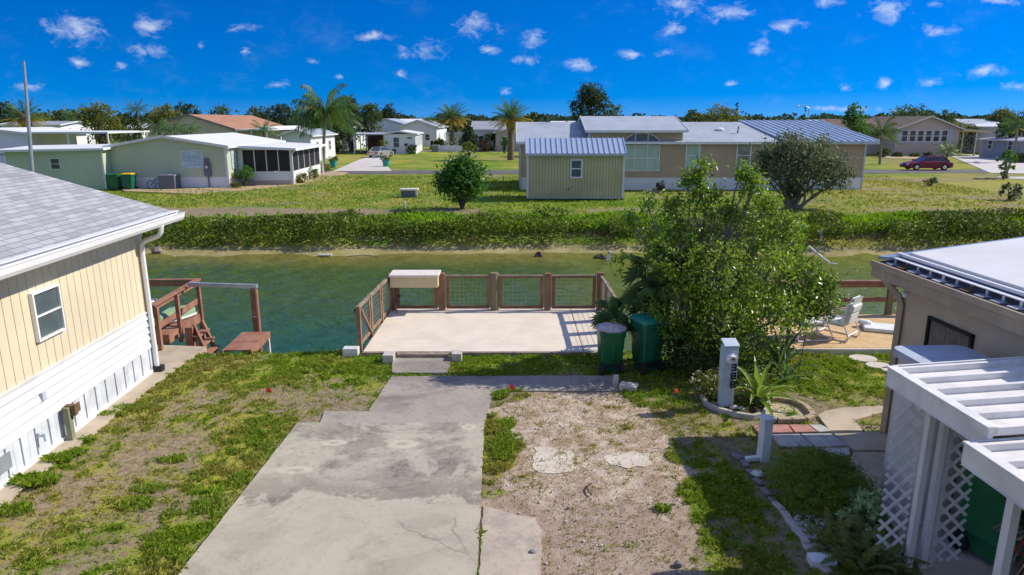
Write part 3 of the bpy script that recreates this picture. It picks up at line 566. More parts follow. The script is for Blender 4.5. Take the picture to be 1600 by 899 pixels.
def crown_pts(blobs, n, r, clump=.16, k=14, shell=.55):
    """leafy points: blobs (x,y,z,rx,ry,rz); twigs are sub-clumps scattered through each blob's outer volume"""
    blobs = np.array(blobs, float); vol = blobs[:,3]*blobs[:,4]*blobs[:,5]; vol = vol**.75; pr = vol/vol.sum(); nc = max(1, n//k)
    bi = r.choice(len(blobs), nc, p=pr); d = r.normal(size=(nc,3)); d /= np.linalg.norm(d, axis=1, keepdims=True)
    rad = (shell+(1-shell)*r.random(nc)**.6)*r.uniform(.82, 1.14, nc); B = blobs[bi]; c = B[:,:3]+d*B[:,3:]*rad[:,None]
    cs = clump*B[:,3:].mean(axis=1)*(.6+.8*r.random(nc)); pts = np.repeat(c, k, 0)+r.normal(size=(nc*k,3))*np.repeat(cs, k)[:,None]*np.array([1,1,.8])
    return pts, np.repeat(d, k, 0)
def foliage(name, blobs, n, size, m, seed, parent, clump=.16, k=14, shell=.55, up=.5, asp=.5, zmin=None):
    r = np.random.default_rng(seed); p, d = crown_pts(blobs, n, r, clump, k, shell)
    if zmin is not None: kq = p[:,2] > zmin; p, d = p[kq], d[kq]
    V, F = leaves(p, size, r, up, asp, out=d*.5); return np_obj(name, V, F, m, parent)
def limbs(name, base, tips, r0, m, parent, seed, n=6, wob=.08):
    rr = random.Random(seed); b = MB()
    for t in tips:
        b0 = Vector(base) if not isinstance(base[0], (tuple, list, Vector)) else Vector(rr.choice(base)); t = Vector(t); L = (t-b0).length; pts = []; rs = []
        for i in range(n+1):
            k = i/n; p = b0.lerp(t, k); p.z = b0.z+(t.z-b0.z)*(k**.85); 
            if 0 < i < n: p += Vector((rr.uniform(-wob,wob), rr.uniform(-wob,wob), 0))*L*.5
            pts.append(p); rs.append(r0*(1-.75*k))
        b.tube(pts, rs, 6)
        q = pts[n//2+1]
        for _ in range(2): b.tube([q, q+Vector((rr.uniform(-.25,.25), rr.uniform(-.25,.25), rr.uniform(.1,.3)))*L*.7], [r0*.3, r0*.1], 5)
    return b.build(name, m, parent, smooth=True)
def tree(name, label, cat, px, pyb, pyt, wpx, leaf, n=2600, Yv=None, kind='round', group=None, seed=0, size=None, z0=0, bark='bark_d', asp=.6, base_py=None):
    """one tree of its own: pyb row of its foot, pyt row of its top, wpx crown width in rows; stands at depth Yv"""
    rr = random.Random(seed+11); Yv = Yv or G(px, pyb).y
    top = P(px, pyt, Yv).z; x = P(px, pyt, Yv).x; wd = wpx/FL*Yv; H = max(.4, top-z0)
    t = thing(name, label, cat, (x, Yv, z0), rr.uniform(0, .3), group); bl = []
    if kind == 'round':
        cz, rz0, rx0 = H*.62, H*.36, wd*.40
        bl = [(0,0,cz,rx0,rx0,rz0)]
        for i in range(13):
            a = i*2.4+rr.uniform(-.4,.4); e = rr.uniform(-.35, 1.35); s_ = rr.uniform(.24, .40)
            bl.append((math.cos(a)*math.cos(e)*rx0*.85, math.sin(a)*math.cos(e)*rx0*.85, cz+math.sin(e)*rz0*.82, wd/2*s_*1.1, wd/2*s_*1.1, H*s_*.42))
    elif kind == 'low':
        bl = [(0,0,H*.45,wd*.42,wd*.42,H*.48)]
        for i in range(11):
            a = i*2.4+rr.uniform(-.4,.4); e = rr.uniform(0, 1.3); s_ = rr.uniform(.22, .36)
            bl.append((math.cos(a)*math.cos(e)*wd*.36, math.sin(a)*math.cos(e)*wd*.36, H*.45+math.sin(e)*H*.42, wd/2*s_*1.1, wd/2*s_*1.1, H*s_*.45))
    elif kind == 'pine':
        for i in range(8):
            k = i/7; zz = H*(.25+.72*k); bl.append((rr.uniform(-.1,.1)*wd, rr.uniform(-.1,.1)*wd, zz, wd/2*(1-.85*k)+.1, wd/2*(1-.85*k)+.1, H*.07))
    size = size or max(.16, .035*wd)
    foliage('crown', bl, int(n*1.35), size, M[leaf], seed, t, clump=.2, k=12, shell=.7, asp=asp)
    limbs('trunk', (0,0,-.1), [(b_[0]*.8, b_[1]*.8, b_[2]) for b_ in bl[:6]], .035*H**.9*(.6 if kind == 'low' else 1)+.02, M[bark], t, seed)
    return t
def frond_set(n, L, up0, up1, lift, droop, leaf, nl, lw, r, base=(0,0,0), down=.5, spread=.9):
    """feather-palm fronds: curved rachis with paired leaflets. returns (V,F quads)"""
    V = []; F = []; c = 0
    for i in range(n):
        a = 2*math.pi*((i*.618) % 1)+r.uniform(-.15,.15); el = up0+(up1-up0)*(i/max(1,n-1)); Lf = L*r.uniform(.85,1.1)
        pts = []; d = np.array([math.cos(a)*math.cos(el), math.sin(a)*math.cos(el), math.sin(el)]); p = np.array(base, float)
        seg = 10
        for k in range(seg+1):
            pts.append(p.copy()); dd = d.copy(); dd[2] -= droop*(k/seg)**1.3; dd /= np.linalg.norm(dd); p = p+dd*Lf/seg
        pts = np.array(pts); side = np.array([-math.sin(a), math.cos(a), 0.])
        for j in range(nl):
            t = .12+.88*(j+.5)/nl; k = t*seg; i0 = min(int(k), seg-1); q = pts[i0]+(pts[i0+1]-pts[i0])*(k-i0); tg = pts[i0+1]-pts[i0]; tg /= np.linalg.norm(tg)
            ll = leaf*math.sin(math.pi*min(1,(.12+t*.86)))**.6*r.uniform(.85,1.1)
            for sgn in (-1, 1):
                dv = side*sgn*spread+tg*.55; dv[2] -= down*r.uniform(.6,1.3); dv /= np.linalg.norm(dv); wv = tg*lw
                m_ = q+dv*ll*.5; e = q+dv*ll; e[2] -= ll*.18*down
                V += [q-wv/2, q+wv/2, m_+wv/2, m_-wv/2, e]; F += [(c,c+1,c+2,c+3),(c+3,c+2,c+4,c+4)]; c += 5
        # rachis
        for k in range(seg):
            wv = side*lw*.6*(1-k/seg*.7); V += [pts[k]-wv, pts[k]+wv, pts[k+1]+wv, pts[k+1]-wv]; F.append((c,c+1,c+2,c+3)); c += 4
    return np.array(V), F
def mesh_py(name, V, F, m, parent=None):
    F = [tuple(dict.fromkeys(f)) for f in F]; me = bpy.data.meshes.new(name); loc = Vector((0,0,0))
    if parent is None: V = np.array(V); loc = Vector((V[:,0].mean(), V[:,1].mean(), V[:,2].min())); V = V-np.array(loc)
    me.from_pydata([tuple(v) for v in V], [], F); me.materials.append(m); me.update(); o = bpy.data.objects.new(name, me); col.objects.link(o); o.location = loc
    if parent is not None: o.parent = parent
    return o
def palm(name, label, px, pyb, py_heart, L, kind, seed, Yv=None, group=None, lean=0, z0=0, trunk_r=.16, nf=26):
    r = np.random.default_rng(seed); Yv = Yv or G(px, pyb).y; top = P(px, py_heart, Yv); H = top.z-z0
    t = thing(name, label, 'palm', (top.x-lean, Yv, z0), 0, group); b = MB(); pts = []; rs = []
    for k in range(9):
        q = k/8; pts.append((lean*q**1.5, 0, -.1+(H+.1)*q)); rs.append(trunk_r*(1.25-.35*q if kind != 'queen' else 1.1-.4*q)*(1+.05*(k % 2)))
    b.tube(pts, rs, 10); b.build('trunk', M['palm_bark' if kind != 'queen' else 'bark'], t, smooth=True)
    if kind == 'date':
        b = MB(); b.ball((lean,0,H-.25), trunk_r*2.1, (1,1,1.5), 10, .15); b.build('crown_boss', M['palm_bark'], t)
        V, F = frond_set(nf, L, 1.25, .15, 0, .75, L*.22, 22, .045*L/2, r, (lean,0,H), .35); mesh_py('green_fronds', V, F, M['L_palm'], t)
        V, F = frond_set(int(nf*.8), L*1.0, .25, -.35, 0, .8, L*.2, 20, .045*L/2, r, (lean,0,H-.05), .5); mesh_py('yellow_fronds', V, F, M['L_palmy'], t)
    elif kind == 'queen':
        V, F = frond_set(nf, L, 1.3, -.25, 0, 1.2, L*.26, 28, .035*L/2, r, (lean,0,H), 1.5, .5); mesh_py('drooping_fronds', V, F, M['L_palm'], t)
        V, F = frond_set(3, L*.5, -.1, -.4, 0, .8, L*.15, 14, .04, r, (lean,0,H-.3), 1.2); mesh_py('dry_fronds', V, F, M['L_palmy'], t)
    else:
        V, F = frond_set(nf, L, 1.2, -.3, 0, .9, L*.25, 14, .05*L/2, r, (lean,0,H), .7); mesh_py('fronds', V, F, M['L_palm'], t)
    return t
def fan_leaf(V, F, base, tip, rad, r, nseg=18, normal=(0,0,1)):
    """petiole from base to tip, then a pleated fan of pointed segments"""
    base = np.array(base, float); tip = np.array(tip, float); d = tip-base; d /= np.linalg.norm(d); n = np.array(normal, float); s = np.cross(d, n); s /= np.linalg.norm(s)+1e-9; n = np.cross(s, d)
    c = len(V); w_ = s*.008; V += [base-w_, base+w_, tip+w_, tip-w_]; F.append((c,c+1,c+2,c+3))
    for i in range(nseg):
        a = math.radians(-120+240*i/(nseg-1)); dv = d*math.cos(a)+s*math.sin(a); L = rad*(.8+.25*math.cos(a*.6))*r.uniform(.9,1.08); pv = -d*math.sin(a)+s*math.cos(a)
        c = len(V); m_ = tip+dv*L*.5+n*.02*L; e = tip+dv*L; e[2] -= L*.35*r.uniform(.5,1.2); w_ = pv*rad*.07
        V += [tip, m_-w_, e, m_+w_]; F += [(c,c+1,c+2),(c,c+2,c+3)]
def strap_plant(n, L, w, r, up0=1.35, up1=.3, droop=.9, base=(0,0,0), seg=6):
    V = []; F = []
    for i in range(n):
        a = 2*math.pi*((i*.618) % 1)+r.uniform(-.2,.2); el = up0+(up1-up0)*(i/max(1,n-1))+r.uniform(-.1,.1); d = np.array([math.cos(a)*math.cos(el), math.sin(a)*math.cos(el), math.sin(el)]); s = np.array([-math.sin(a), math.cos(a), 0]); p = np.array(base, float); Lf = L*r.uniform(.75,1.15); c = len(V)
        for k in range(seg+1):
            t = k/seg; ww = w*(.55+.9*math.sin(math.pi*min(1, t*.75+.15)))*(1-t**3)/1.2+.001
            V += [p-s*ww/2+np.array([0,0,ww*.25]), p.copy(), p+s*ww/2+np.array([0,0,ww*.25])]; dd = d.copy(); dd[2] -= droop*t**1.6; dd /= np.linalg.norm(dd); p = p+dd*Lf/seg
        for k in range(seg):
            q = c+3*k; F += [(q,q+1,q+4,q+3),(q+1,q+2,q+5,q+4)]
    return V, F
# ================================================================ near buildings
def window(par, Mx, w, h, frame='white_paint', pane='glass', cols=1, rows=2, fw=.05, name='window', curtain=None, shutter=False):
    """window in the XZ plane of Mx (facing -Y of Mx); origin at lower left corner"""
    b = MB(Mx)
    b.box(0,-.05,0, fw,.02,h); b.box(w-fw,-.05,0, w,.02,h); b.box(fw,-.05,0, w-fw,.02,fw); b.box(fw,-.05,h-fw, w-fw,.02,h)
    for i in range(1, cols): b.box(w*i/cols-fw*.4,-.045,fw, w*i/cols+fw*.4,.015,h-fw)
    for j in range(1, rows): b.box(fw,-.04,h*j/rows-fw*.35, w-fw,.012,h*j/rows+fw*.35)
    o = b.build(name, M[frame], par)
    for i in range(cols):
        g = MB(Mx); g.poly([(w*i/cols+fw*.5,-.008,fw*.8),(w*(i+1)/cols-fw*.5,-.008,fw*.8),(w*(i+1)/cols-fw*.5,-.008,h-fw*.8),(w*i/cols+fw*.5,-.008,h-fw*.8)]); g.build('pane', M[pane], o)
    return o
def sill(par, Mx, w): b = MB(Mx); b.box(-.04,-.08,-.05,w+.04,.01,-.002); b.build('sill', M['white_paint'], par)
def lap(b, x0, x1, z0, z1, step=.12, top=None, mi=0, dep=.018):
    """lapped boards facing -Y at y=0; top(x)->roof line makes gables (a list of (x,z) points)"""
    z = z0
    def span(zz):
        if not top: return x0, x1
        xs_ = [];
        for i in range(len(top)-1):
            (a, za), (c, zc) = top[i], top[i+1]
            if (za-zz)*(zc-zz) <= 0 and za != zc: xs_.append(a+(c-a)*(zz-za)/(zc-za))
        lo = x0 if top[0][1] >= zz else (min(xs_) if xs_ else None); hi = x1 if top[-1][1] >= zz else (max(xs_) if xs_ else None)
        return (lo, hi) if lo is not None and hi is not None else None
    zmax = max([p[1] for p in top]) if top else z1
    while z < zmax-1e-4:
        zt = min(z+step, zmax-.0005); a = span(z); c = span(zt) or a
        if a is None: break
        if c is None: c = a
        b.add([(a[0],-dep,z),(a[1],-dep,z),(c[1],0,zt),(c[0],0,zt),(a[0],0,z),(a[1],0,z)], [(0,1,2,3),(4,5,1,0)], mi); z += step

# ---- cream house on the left
lh = thing('mobile_home', 'cream board sided home with grey shingle roof and white skirting at the left edge', 'house', (-7.58, 13.73, 0), R(2.5))
W0, W1 = -13.0, 0.0
b = MB(); b.box(-8.2, W0, .02, -.03, W1-.03, 3.2); b.build('wall_core', M['cream_siding'], lh)
b = MB(); y = W0; k = 0
while y < W1-.01:
    y2 = min(y+.20, W1); b.box(-.03, y+.006, 1.34, .012, y2-.006, 3.16); y += .20
b2x = -8.2
while b2x < -.05: b.box(b2x+.006, W1-.03, 1.34, min(b2x+.2, -.03)-.006, W1+.012, 3.2); b2x += .2
b.build('board_siding', M['cream_siding'], lh)
# white lap band
b = MB(Matrix.Translation((.0,0,0)) @ Matrix.Rotation(R(90), 4, 'Z')); lap(b, W0, W1, .62, 1.34, .145, dep=.045); b.add([(W0,0,1.32),(W1,0,1.32),(W1,-.035,1.32),(W0,-.035,1.32),(W0,0,1.36),(W1,0,1.36),(W1,-.035,1.36),(W0,-.035,1.36)], [(0,3,2,1),(4,5,6,7),(0,1,5,4),(1,2,6,5),(2,3,7,6),(3,0,4,7)])
b.build('lap_band', M['white_siding'], lh)
b = MB(); y = W0
while y < W1-.01: b.box(-.03, y+.008, .10, .004+(.012 if int(round((y-W0)/.17)) % 2 else 0), min(y+.17, W1)-.014, .60); y += .17
b.build('skirting', M['skirt_blue'], lh)
b = MB(); b.box(-.03, W0, .02, .03, W1, .11); b.box(-.03, W0, .585, .035, W1+.01, .66); b.box(-.04,W1-.02,.02,.03,W1+.03,.6); b.build('skirting_trim', M['white_clean'], lh)
b = MB(); b.box(-.02,W1-.04,.66,.025,W1+.03,3.16); b.build('corner_trim', M['white_clean'], lh)
# roof with shingle uv
def roof_plane(par, name, p00, p10, p11, p01, th=.09, m='shingle'):
    q = [Vector(p) for p in (p00,p10,p11,p01)]; n = (q[1]-q[0]).cross(q[3]-q[0]).normalized(); lo = [p-n*th for p in q]
    me = bpy.data.meshes.new(name); me.from_pydata([tuple(v) for v in q+lo], [], [(0,1,2,3),(7,6,5,4),(0,4,5,1),(1,5,6,2),(2,6,7,3),(3,7,4,0)]); me.materials.append(M[m])
    uv = me.uv_layers.new(name='UVMap'); L1 = (q[1]-q[0]).length; L2 = (q[3]-q[0]).length; uvq = [(0,0),(L1,0),(L1,L2),(0,L2)]
    for poly in me.polygons:
        for li, vi in zip(poly.loop_indices, poly.vertices): uv.data[li].uv = uvq[vi % 4]
    o = bpy.data.objects.new(name, me); col.objects.link(o); o.parent = par; return o
YE = .80
rf = roof_plane(lh, 'roof', (.44,W0-.3,3.30),(.44,YE,3.30),(-4.1,YE,4.66),(-4.1,W0-.3,4.66))
roof_plane(lh, 'roof_back_slope', (-8.64,YE,3.30),(-8.64,W0-.3,3.30),(-4.1,W0-.3,4.66),(-4.1,YE,4.66))
b = MB(); b.poly([(-8.2,W1+.0,3.2),(-.03,W1+.0,3.2),(-4.1,W1+.0,4.42)][::-1]); b.build('gable_wall', M['cream_siding'], lh)
b = MB(); b.box(-.0,W0-.3,3.15,.42,YE-.03,3.17); b.build('soffit', M['white_clean'], lh)
b = MB(); b.bar((.40,YE-.01,3.22),(-4.1,YE-.01,4.58),.03,.16); b.bar((-8.6,YE-.01,3.22),(-4.1,YE-.01,4.58),.03,.16); b.box(.40,W0-.3,3.13,.425,YE,3.24); b.build('fascia', M['white_clean'], lh)
b = MB()   # gutter: open trough
prof = [(.43,3.30),(.43,3.17),(.46,3.13),(.55,3.13),(.585,3.19),(.60,3.275),(.61,3.29),(.595,3.295),(.58,3.20),(.54,3.15),(.465,3.15),(.445,3.19),(.445,3.30)]
ya, yb = W0-.3, YE+.05; n = len(prof)
b.add([(x,ya,z) for x,z in prof]+[(x,yb,z) for x,z in prof], [(i,(i+1)%n,n+(i+1)%n,n+i) for i in range(n)]); b.poly([(.43,yb,3.30),(.61,yb,3.29),(.585,yb,3.19),(.55,yb,3.13),(.46,yb,3.13),(.43,yb,3.17)])
b.box(.36,W0-.3,3.318,.50,YE+.01,3.332); b.build('gutter', M['white_clean'], lh)
b = MB(); b.tube([(.52,-.12,3.14),(.50,-.12,3.02),(.44,-.12,2.93),(.18,-.12,2.84),(.09,-.12,2.76),(.075,-.12,2.6),(.075,-.12,.15)], .052, 8); b.build('downspout', M['white_clean'], lh, smooth=True)
b = MB(); b.box(.0,-.2,.03,.2,-.03,.17); b.build('downspout_boot', M['black'], lh, bevel=.015)
MX = Matrix.Rotation(R(90), 4, 'Z')
wn = window(lh, Matrix.Translation((.03,-3.62,1.84)) @ MX, .70, .78, 'white_clean', 'glass2', fw=.035); 
b = MB(); b.box(.0,-3.76,.92,.07,-3.66,1.06); b.build('vent_cover', M['meter_grey'], lh, bevel=.01)
b = MB(); b.cyl((.0,-3.95,.42),(.12,-3.95,.42),.02,n=8); b.cyl((.12,-3.95,.46),(.12,-3.95,.33),.018,n=8); b.cyl((.05,-3.99,.47),(.05,-3.88,.47),.015,n=6); b.build('garden_tap', M['meter_grey'], lh)
b = MB(); b.box(.012,-4.9,.25,.03,-4.6,.5); b.build('vent_grille', M['metal'], lh)
t = thing('power_post', 'short greenish wooden post with a small rusty open box against the white skirting', 'post', (-7.36,10.42,0), R(2.5))
b = MB(); b.box(0,-.05,0,.09,.05,.62); b.build('post', M['pt_wood'], t, bevel=.008)
b = MB(); b.box(.0,.0,.46,.16,.10,.64); b.box(.16,.0,.50,.17,.16,.66); b.build('box', M['rust'], t, bevel=.005)
b = MB(); b.cyl((.10,.03,.46),(.10,.03,.4),.01); b.build('cable_stub', M['black'], t)

# ---- brown house on the right
rh = thing('mobile_home', 'brown textured house with low white roof behind the carport at the right edge', 'house', (6.37,10.77,0), R(2.4))
b = MB(); b.box(0,-12,0,8,0,2.74); b.add([(0,-.002,2.74),(8,-.002,2.74),(4,-.002,3.25)], [(0,2,1)]); b.build('wall', M['brown_wall'], rh)
b = MB(); b.box(-.2,-12,2.70,.0,.58,2.73); b.box(-.225,-12.1,2.62,-.195,.60,2.86)
b.box(-.26,-12.1,2.80,-.222,.60,2.90); b.box(-.195,.56,2.66,4.0,.60,2.84); b.build('fascia', M['brown_trim'], rh, bevel=.006)
b = MB(); b.slab([(-.20,-12.1,2.86),(4.1,-12.1,3.40),(4.1,.60,3.40),(-.20,.60,2.86)], .03); b.slab([(4.1,-12.1,3.40),(8.3,-12.1,2.86),(8.3,.60,2.86),(4.1,.60,3.40)], .03); b.build('old_metal_roof', M['ac'], rh)
b = MB(); b.slab([(.28,-12.1,3.06),(4.1,-12.1,3.55),(4.1,.38,3.55),(.28,.38,3.06)], .07); b.slab([(4.1,-12.1,3.55),(8.3,-12.1,3.0),(8.3,.38,3.0),(4.1,.38,3.55)], .07); b.build('roof', M['roof_white'], rh)
b = MB(); b.slab([(-.12,.36,2.99),(4.1,.36,3.53),(4.1,.62,3.50),(-.12,.62,2.96)], .05); b.build('rake_flashing', M['metal'], rh)
b = MB(); b.bar((.14,-12.1,3.02),(.14,.50,3.02),.05,.05); b.box(-.02,-12.1,2.97,.08,.52,2.985); b.build('drip_rail', M['white_clean'], rh)
b = MB(); b.box(.17,-12.1,3.00,.26,.42,3.02); b.build('blue_flashing', M['metal'], rh)
for k in range(22):
    yk = .35-k*.30; b = MB(); b.box(-.15,yk-.17,2.888,-.02,yk,2.902); b.box(-.05,yk-.12,2.90,-.03,yk-.08,2.968); b.build('gap_block', M[('metal','rust','metal','metal','white_old')[k % 5]], rh)
b = MB(); b.tube([(-.23,.25,2.80),(-.23,.2,2.66),(-.16,.12,2.55),(-.06,.03,2.42),(-.05,-.06,2.3),(-.05,-.06,.05)], .06, 4); b.build('downspout', M['brown_trim'], rh)
b = MB(); b.box(-.06,-.14,2.42,.0,-.06,2.5); b.build('floodlight', M['white_clean'], rh, bevel=.01)
MXr = Matrix.Rotation(R(-90), 4, 'Z')
b = MB(Matrix.Translation((-.01,-.74,1.35)) @ MXr)
for (x0,z0,x1,z1) in ((0,0,.045,.95),(.93,0,.975,.95),(0,0,.975,.045),(0,.905,.975,.95),(.05,.05,.20,.055)): b.box(x0,-.04,z0,x1,.01,z1)
wf = b.build('window', M['black'], rh)
b = MB(Matrix.Translation((-.012,-.74,1.35)) @ MXr); b.poly([(.04,0,.04),(.94,0,.04),(.94,0,.91),(.04,0,.91)])
M['blind'] = mat('old_drawn_curtain', (.23,.20,.15), .8, var=.4, scale=6, stretch=(1,9,1)); b.build('pane', M['blind'], wf)

# ---- resin shed beside the brown house
t = thing('storage_shed', 'tall off white resin shed with blue grey lid against the brown wall', 'shed', (5.82,8.42,0), R(2.4))
def rrect(x0,y0,x1,y1,r,n=5):
    pts = []
    for cx, cy, a0 in ((x1-r,y1-r,0),(x0+r,y1-r,90),(x0+r,y0+r,180),(x1-r,y0+r,270)):
        for k in range(n+1): a = R(a0+90*k/n); pts.append((cx+r*math.cos(a), cy+r*math.sin(a)))
    return pts
b = MB(); b.prism(rrect(-.58,-.42,.36,.46,.17), .05, 2.1); b.build('body', M['tank'], t, bevel=.01)
b = MB(); b.prism(rrect(-.60,-.45,.39,.48,.15), 0, .07); b.build('base', M['tank'], t, bevel=.01)
b = MB(); b.prism(rrect(-.63,-.47,.40,.50,.16), 2.1, 2.2); b.box(-.50,-.02,2.2,.36,.0,2.206); b.build('lid', M['blue_lid'], t, bevel=.03)
b = MB(); b.box(-.11,-.433,.1,-.10,-.415,2.08); b.build('door_seam', M['dark_gap'], t)

# ---- white carport: two roof pieces with ribbed pans
t = thing('carport', 'white ribbed metal carport roof on square posts in the lower right corner', 'carport', (4.54,7.67,0), R(2.4))
def pans(name, x0, y0, x1, y1, z, rise, step, par):
    b = MB(); sl = lambda x: z+rise*(x-x0)
    b.slab([(x0,y0,z),(x1,y0,sl(x1)),(x1,y1,sl(x1)),(x0,y1,z)], .02)
    y = y1-.02
    while y > y0:
        b.add([(x0+.03,y,sl(x0+.03)),(x1,y,sl(x1)),(x1,y,sl(x1)+.07),(x0+.03,y,sl(x0+.03)+.07),(x0+.03,y-.05,sl(x0+.03)),(x1,y-.05,sl(x1)),(x1,y-.05,sl(x1)+.07),(x0+.03,y-.05,sl(x0+.03)+.07)],
              [(0,1,2,3),(7,6,5,4),(3,2,6,7),(0,3,7,4),(1,5,6,2)]); y -= step
    b.build(name, M['alu'], par)
    b = MB(); b.box(x0-.05,y0,z-.16,x0,y1+.03,z+.06); b.box(x0-.07,y0,z+.05,x0+.05,y1+.03,z+.075); b.box(x0-.06,y0,z-.17,x0+.06,y1+.02,z-.16)
    b.add([(x0,y1,z-.12),(x1,y1,sl(x1)-.12),(x1,y1+.03,sl(x1)-.12),(x0,y1+.03,z-.12),(x0,y1,z+.08),(x1,y1,sl(x1)+.08),(x1,y1+.03,sl(x1)+.08),(x0,y1+.03,z+.08)], [(0,3,2,1),(4,5,6,7),(0,1,5,4),(1,2,6,5),(2,3,7,6),(3,0,4,7)])
    b.build('edge_beam', M['alu'], par, bevel=.006)
pans('roof_pan', 0, -1.66, 5, 0, 2.28, .055, .32, t)
pans('roof_pan', -.22, -5.2, 5, -1.68, 2.14, .055, .32, t)
for (x0,y0,s) in ((.10,-.62,.075),(.29,-.60,.075),(-.06,-2.1,.09)):
    b = MB(); b.box(x0,y0,0,x0+s,y0+s,2.11 if y0 < -2 else 2.24); b.build('post', M['white_paint'], t, bevel=.006)
b = MB()
for dx in (0,.02,.04,.06): b.box(.375+dx,-.57,0,.385+dx,-.55,2.2)
b.build('ribbed_trim', M['alu'], t)
# lattice strips, each one part
def lattice(par, x0, x1, z0, z1, y, step=.20, w=.04):
    """clipped diagonal strips, zig-zag border"""
    b = MB(); W = x1-x0; n = int((z1-z0)/step)
    for s_ in (1,-1):
        for k in range(-4, n+6):
            zc = z0+k*step; # line from (x0,zc) going up at 45 deg (s_=1) or from x1
            a = 0 ; e = W
            if zc < z0: a = z0-zc
            if zc+W > z1: e = z1-zc
            if e-a < .03: continue
            if s_ > 0: p, q = (x0+a, y, zc+a), (x0+e, y, zc+e)
            else: p, q = (x1-a, y+.007, zc+a), (x1-e, y+.007, zc+e)
            b.bar(p, q, .006, w, up=(0,1,0)) if False else b.add(*strip_bar(p, q, w, .006))
    return b.build('lattice_panel', M['white_paint'], par)
def strip_bar(p, q, w, th):
    p = Vector(p); q = Vector(q); d = (q-p).normalized(); n = Vector((0,1,0)); s = d.cross(n)*w/2; n = n*th/2
    return [p-s-n,p+s-n,p+s+n,p-s+n,q-s-n,q+s-n,q+s+n,q-s+n], [(0,3,2,1),(4,5,6,7),(0,1,5,4),(1,2,6,5),(2,3,7,6),(3,0,4,7)]
lattice(t, -.24, .095, .10, 2.12, -.52); lattice(t, .47, .82, .05, 2.12, -.50)

# ---- green wheeled bins
def bin_(label, loc, rz, w=.56, d=.62, h=.95, m='bin_green', lid='closed', lidm=None, wheels='near'):
    t = thing('wheeled_bin', label, 'bin', loc, rz, 'green wheeled bins'); w2, d2 = w/2, d/2; k = .80
    b = MB(); vs = []
    def ring(z, s, rr=.06): return [(x*s, y*s, z) for x, y in rrect(-w2,-d2,w2,d2,rr,3)]
    rs = [ring(.06,.72), ring(.30,.82), ring(.31,.86), ring(h*.86,.97), ring(h*.87,1.03), ring(h,1.05), ring(h,.98), ring(h-.12,.9)]
    n = len(rs[0]); b.add([p for r_ in rs for p in r_], [(i*n+j, i*n+(j+1)%n, (i+1)*n+(j+1)%n, (i+1)*n+j) for i in range(len(rs)-1) for j in range(n)]+[tuple(range(n-1,-1,-1)), tuple((len(rs)-1)*n+j for j in range(n))])
    b.box(-.012,-d2*.94,.36,.012,-d2*.84,h*.8); bo = b.build('body', M[m], t, smooth=True)
    for s_ in (-1,1):
        wb = MB(); wb.cyl((s_*w*.34,-d*.36,.13),(s_*w*.46,-d*.36,.13),.13,n=16); wb.build('wheel', M['rubber'], t, smooth=True)
    b = MB(); b.cyl((-w*.4,-d*.36,.13),(w*.4,-d*.36,.13),.015); b.box(-w*.33,-d*.42,.17,w*.33,-d*.38,.24); b.build('axle', M['black'], t)
    b = MB(); b.tube([(-w*.36,-d2*1.0,h*.90),(-w*.36,-d2*1.25,h*.97),(w*.36,-d2*1.25,h*.97),(w*.36,-d2*1.0,h*.90)], .018, 6); b.build('handle', M[m], t, smooth=True)
    if lid == 'closed':
        b = MB(); r1 = [(x*1.09,y*1.09,h+.005) for x,y in rrect(-w2,-d2,w2,d2,.06,3)]; r2 = [(x*1.09,y*1.09,h+.04) for x,y in rrect(-w2,-d2,w2,d2,.06,3)]; r3 = [(x*.85,y*.85,h+.10) for x,y in rrect(-w2,-d2,w2,d2,.06,3)]
        b.add(r1+r2+r3, [(i*n+j, i*n+(j+1)%n, (i+1)*n+(j+1)%n, (i+1)*n+j) for i in range(2) for j in range(n)]+[tuple(range(n-1,-1,-1)), tuple(2*n+j for j in range(n))]); b.build('lid', M[lidm or m], t, smooth=True)
    return t
bin_('green wheeled bin with a thin white bag bulging over its rim', (2.08,13.72,0), R(3), .53, .56, .97, lid='none')
b = MB(TR(2.08,13.72,.93,R(3))); b.ball((0,0,.02),.30,(1.04,1.06,.34),16,.09); b.tube([(math.cos(a)*.30,math.sin(a)*.31,.035) for a in [k*6.3/16 for k in range(17)]], .03, 6)
tag(b.build('rubbish_bag', M['bag'], smooth=True), 'thin whitish plastic bag bulging from the open green bin', 'bag')
bin_('tall bluish green wheeled bin with teal lid half hidden under the big shrub', (2.86,13.8,0), R(22), .52, .58, 1.10, 'bin_green2', 'closed', 'bin_lid')
rb = bin_('dark green wheeled bin with closed lid under the white carport', (5.84,7.33,.02), R(198), .58, .66, 1.08, 'bin_green', 'closed')
b = MB(); b.box(-.12,-.345,.80,.12,-.325,.94); b.build('lift_plate', M['black'], rb)
b = MB(); b.box(-.10,.335,.86,.10,.345,.875); b.box(-.06,.345,.45,.06,.35,.46); b.build('embossed_strip', M['white_old'], rb)

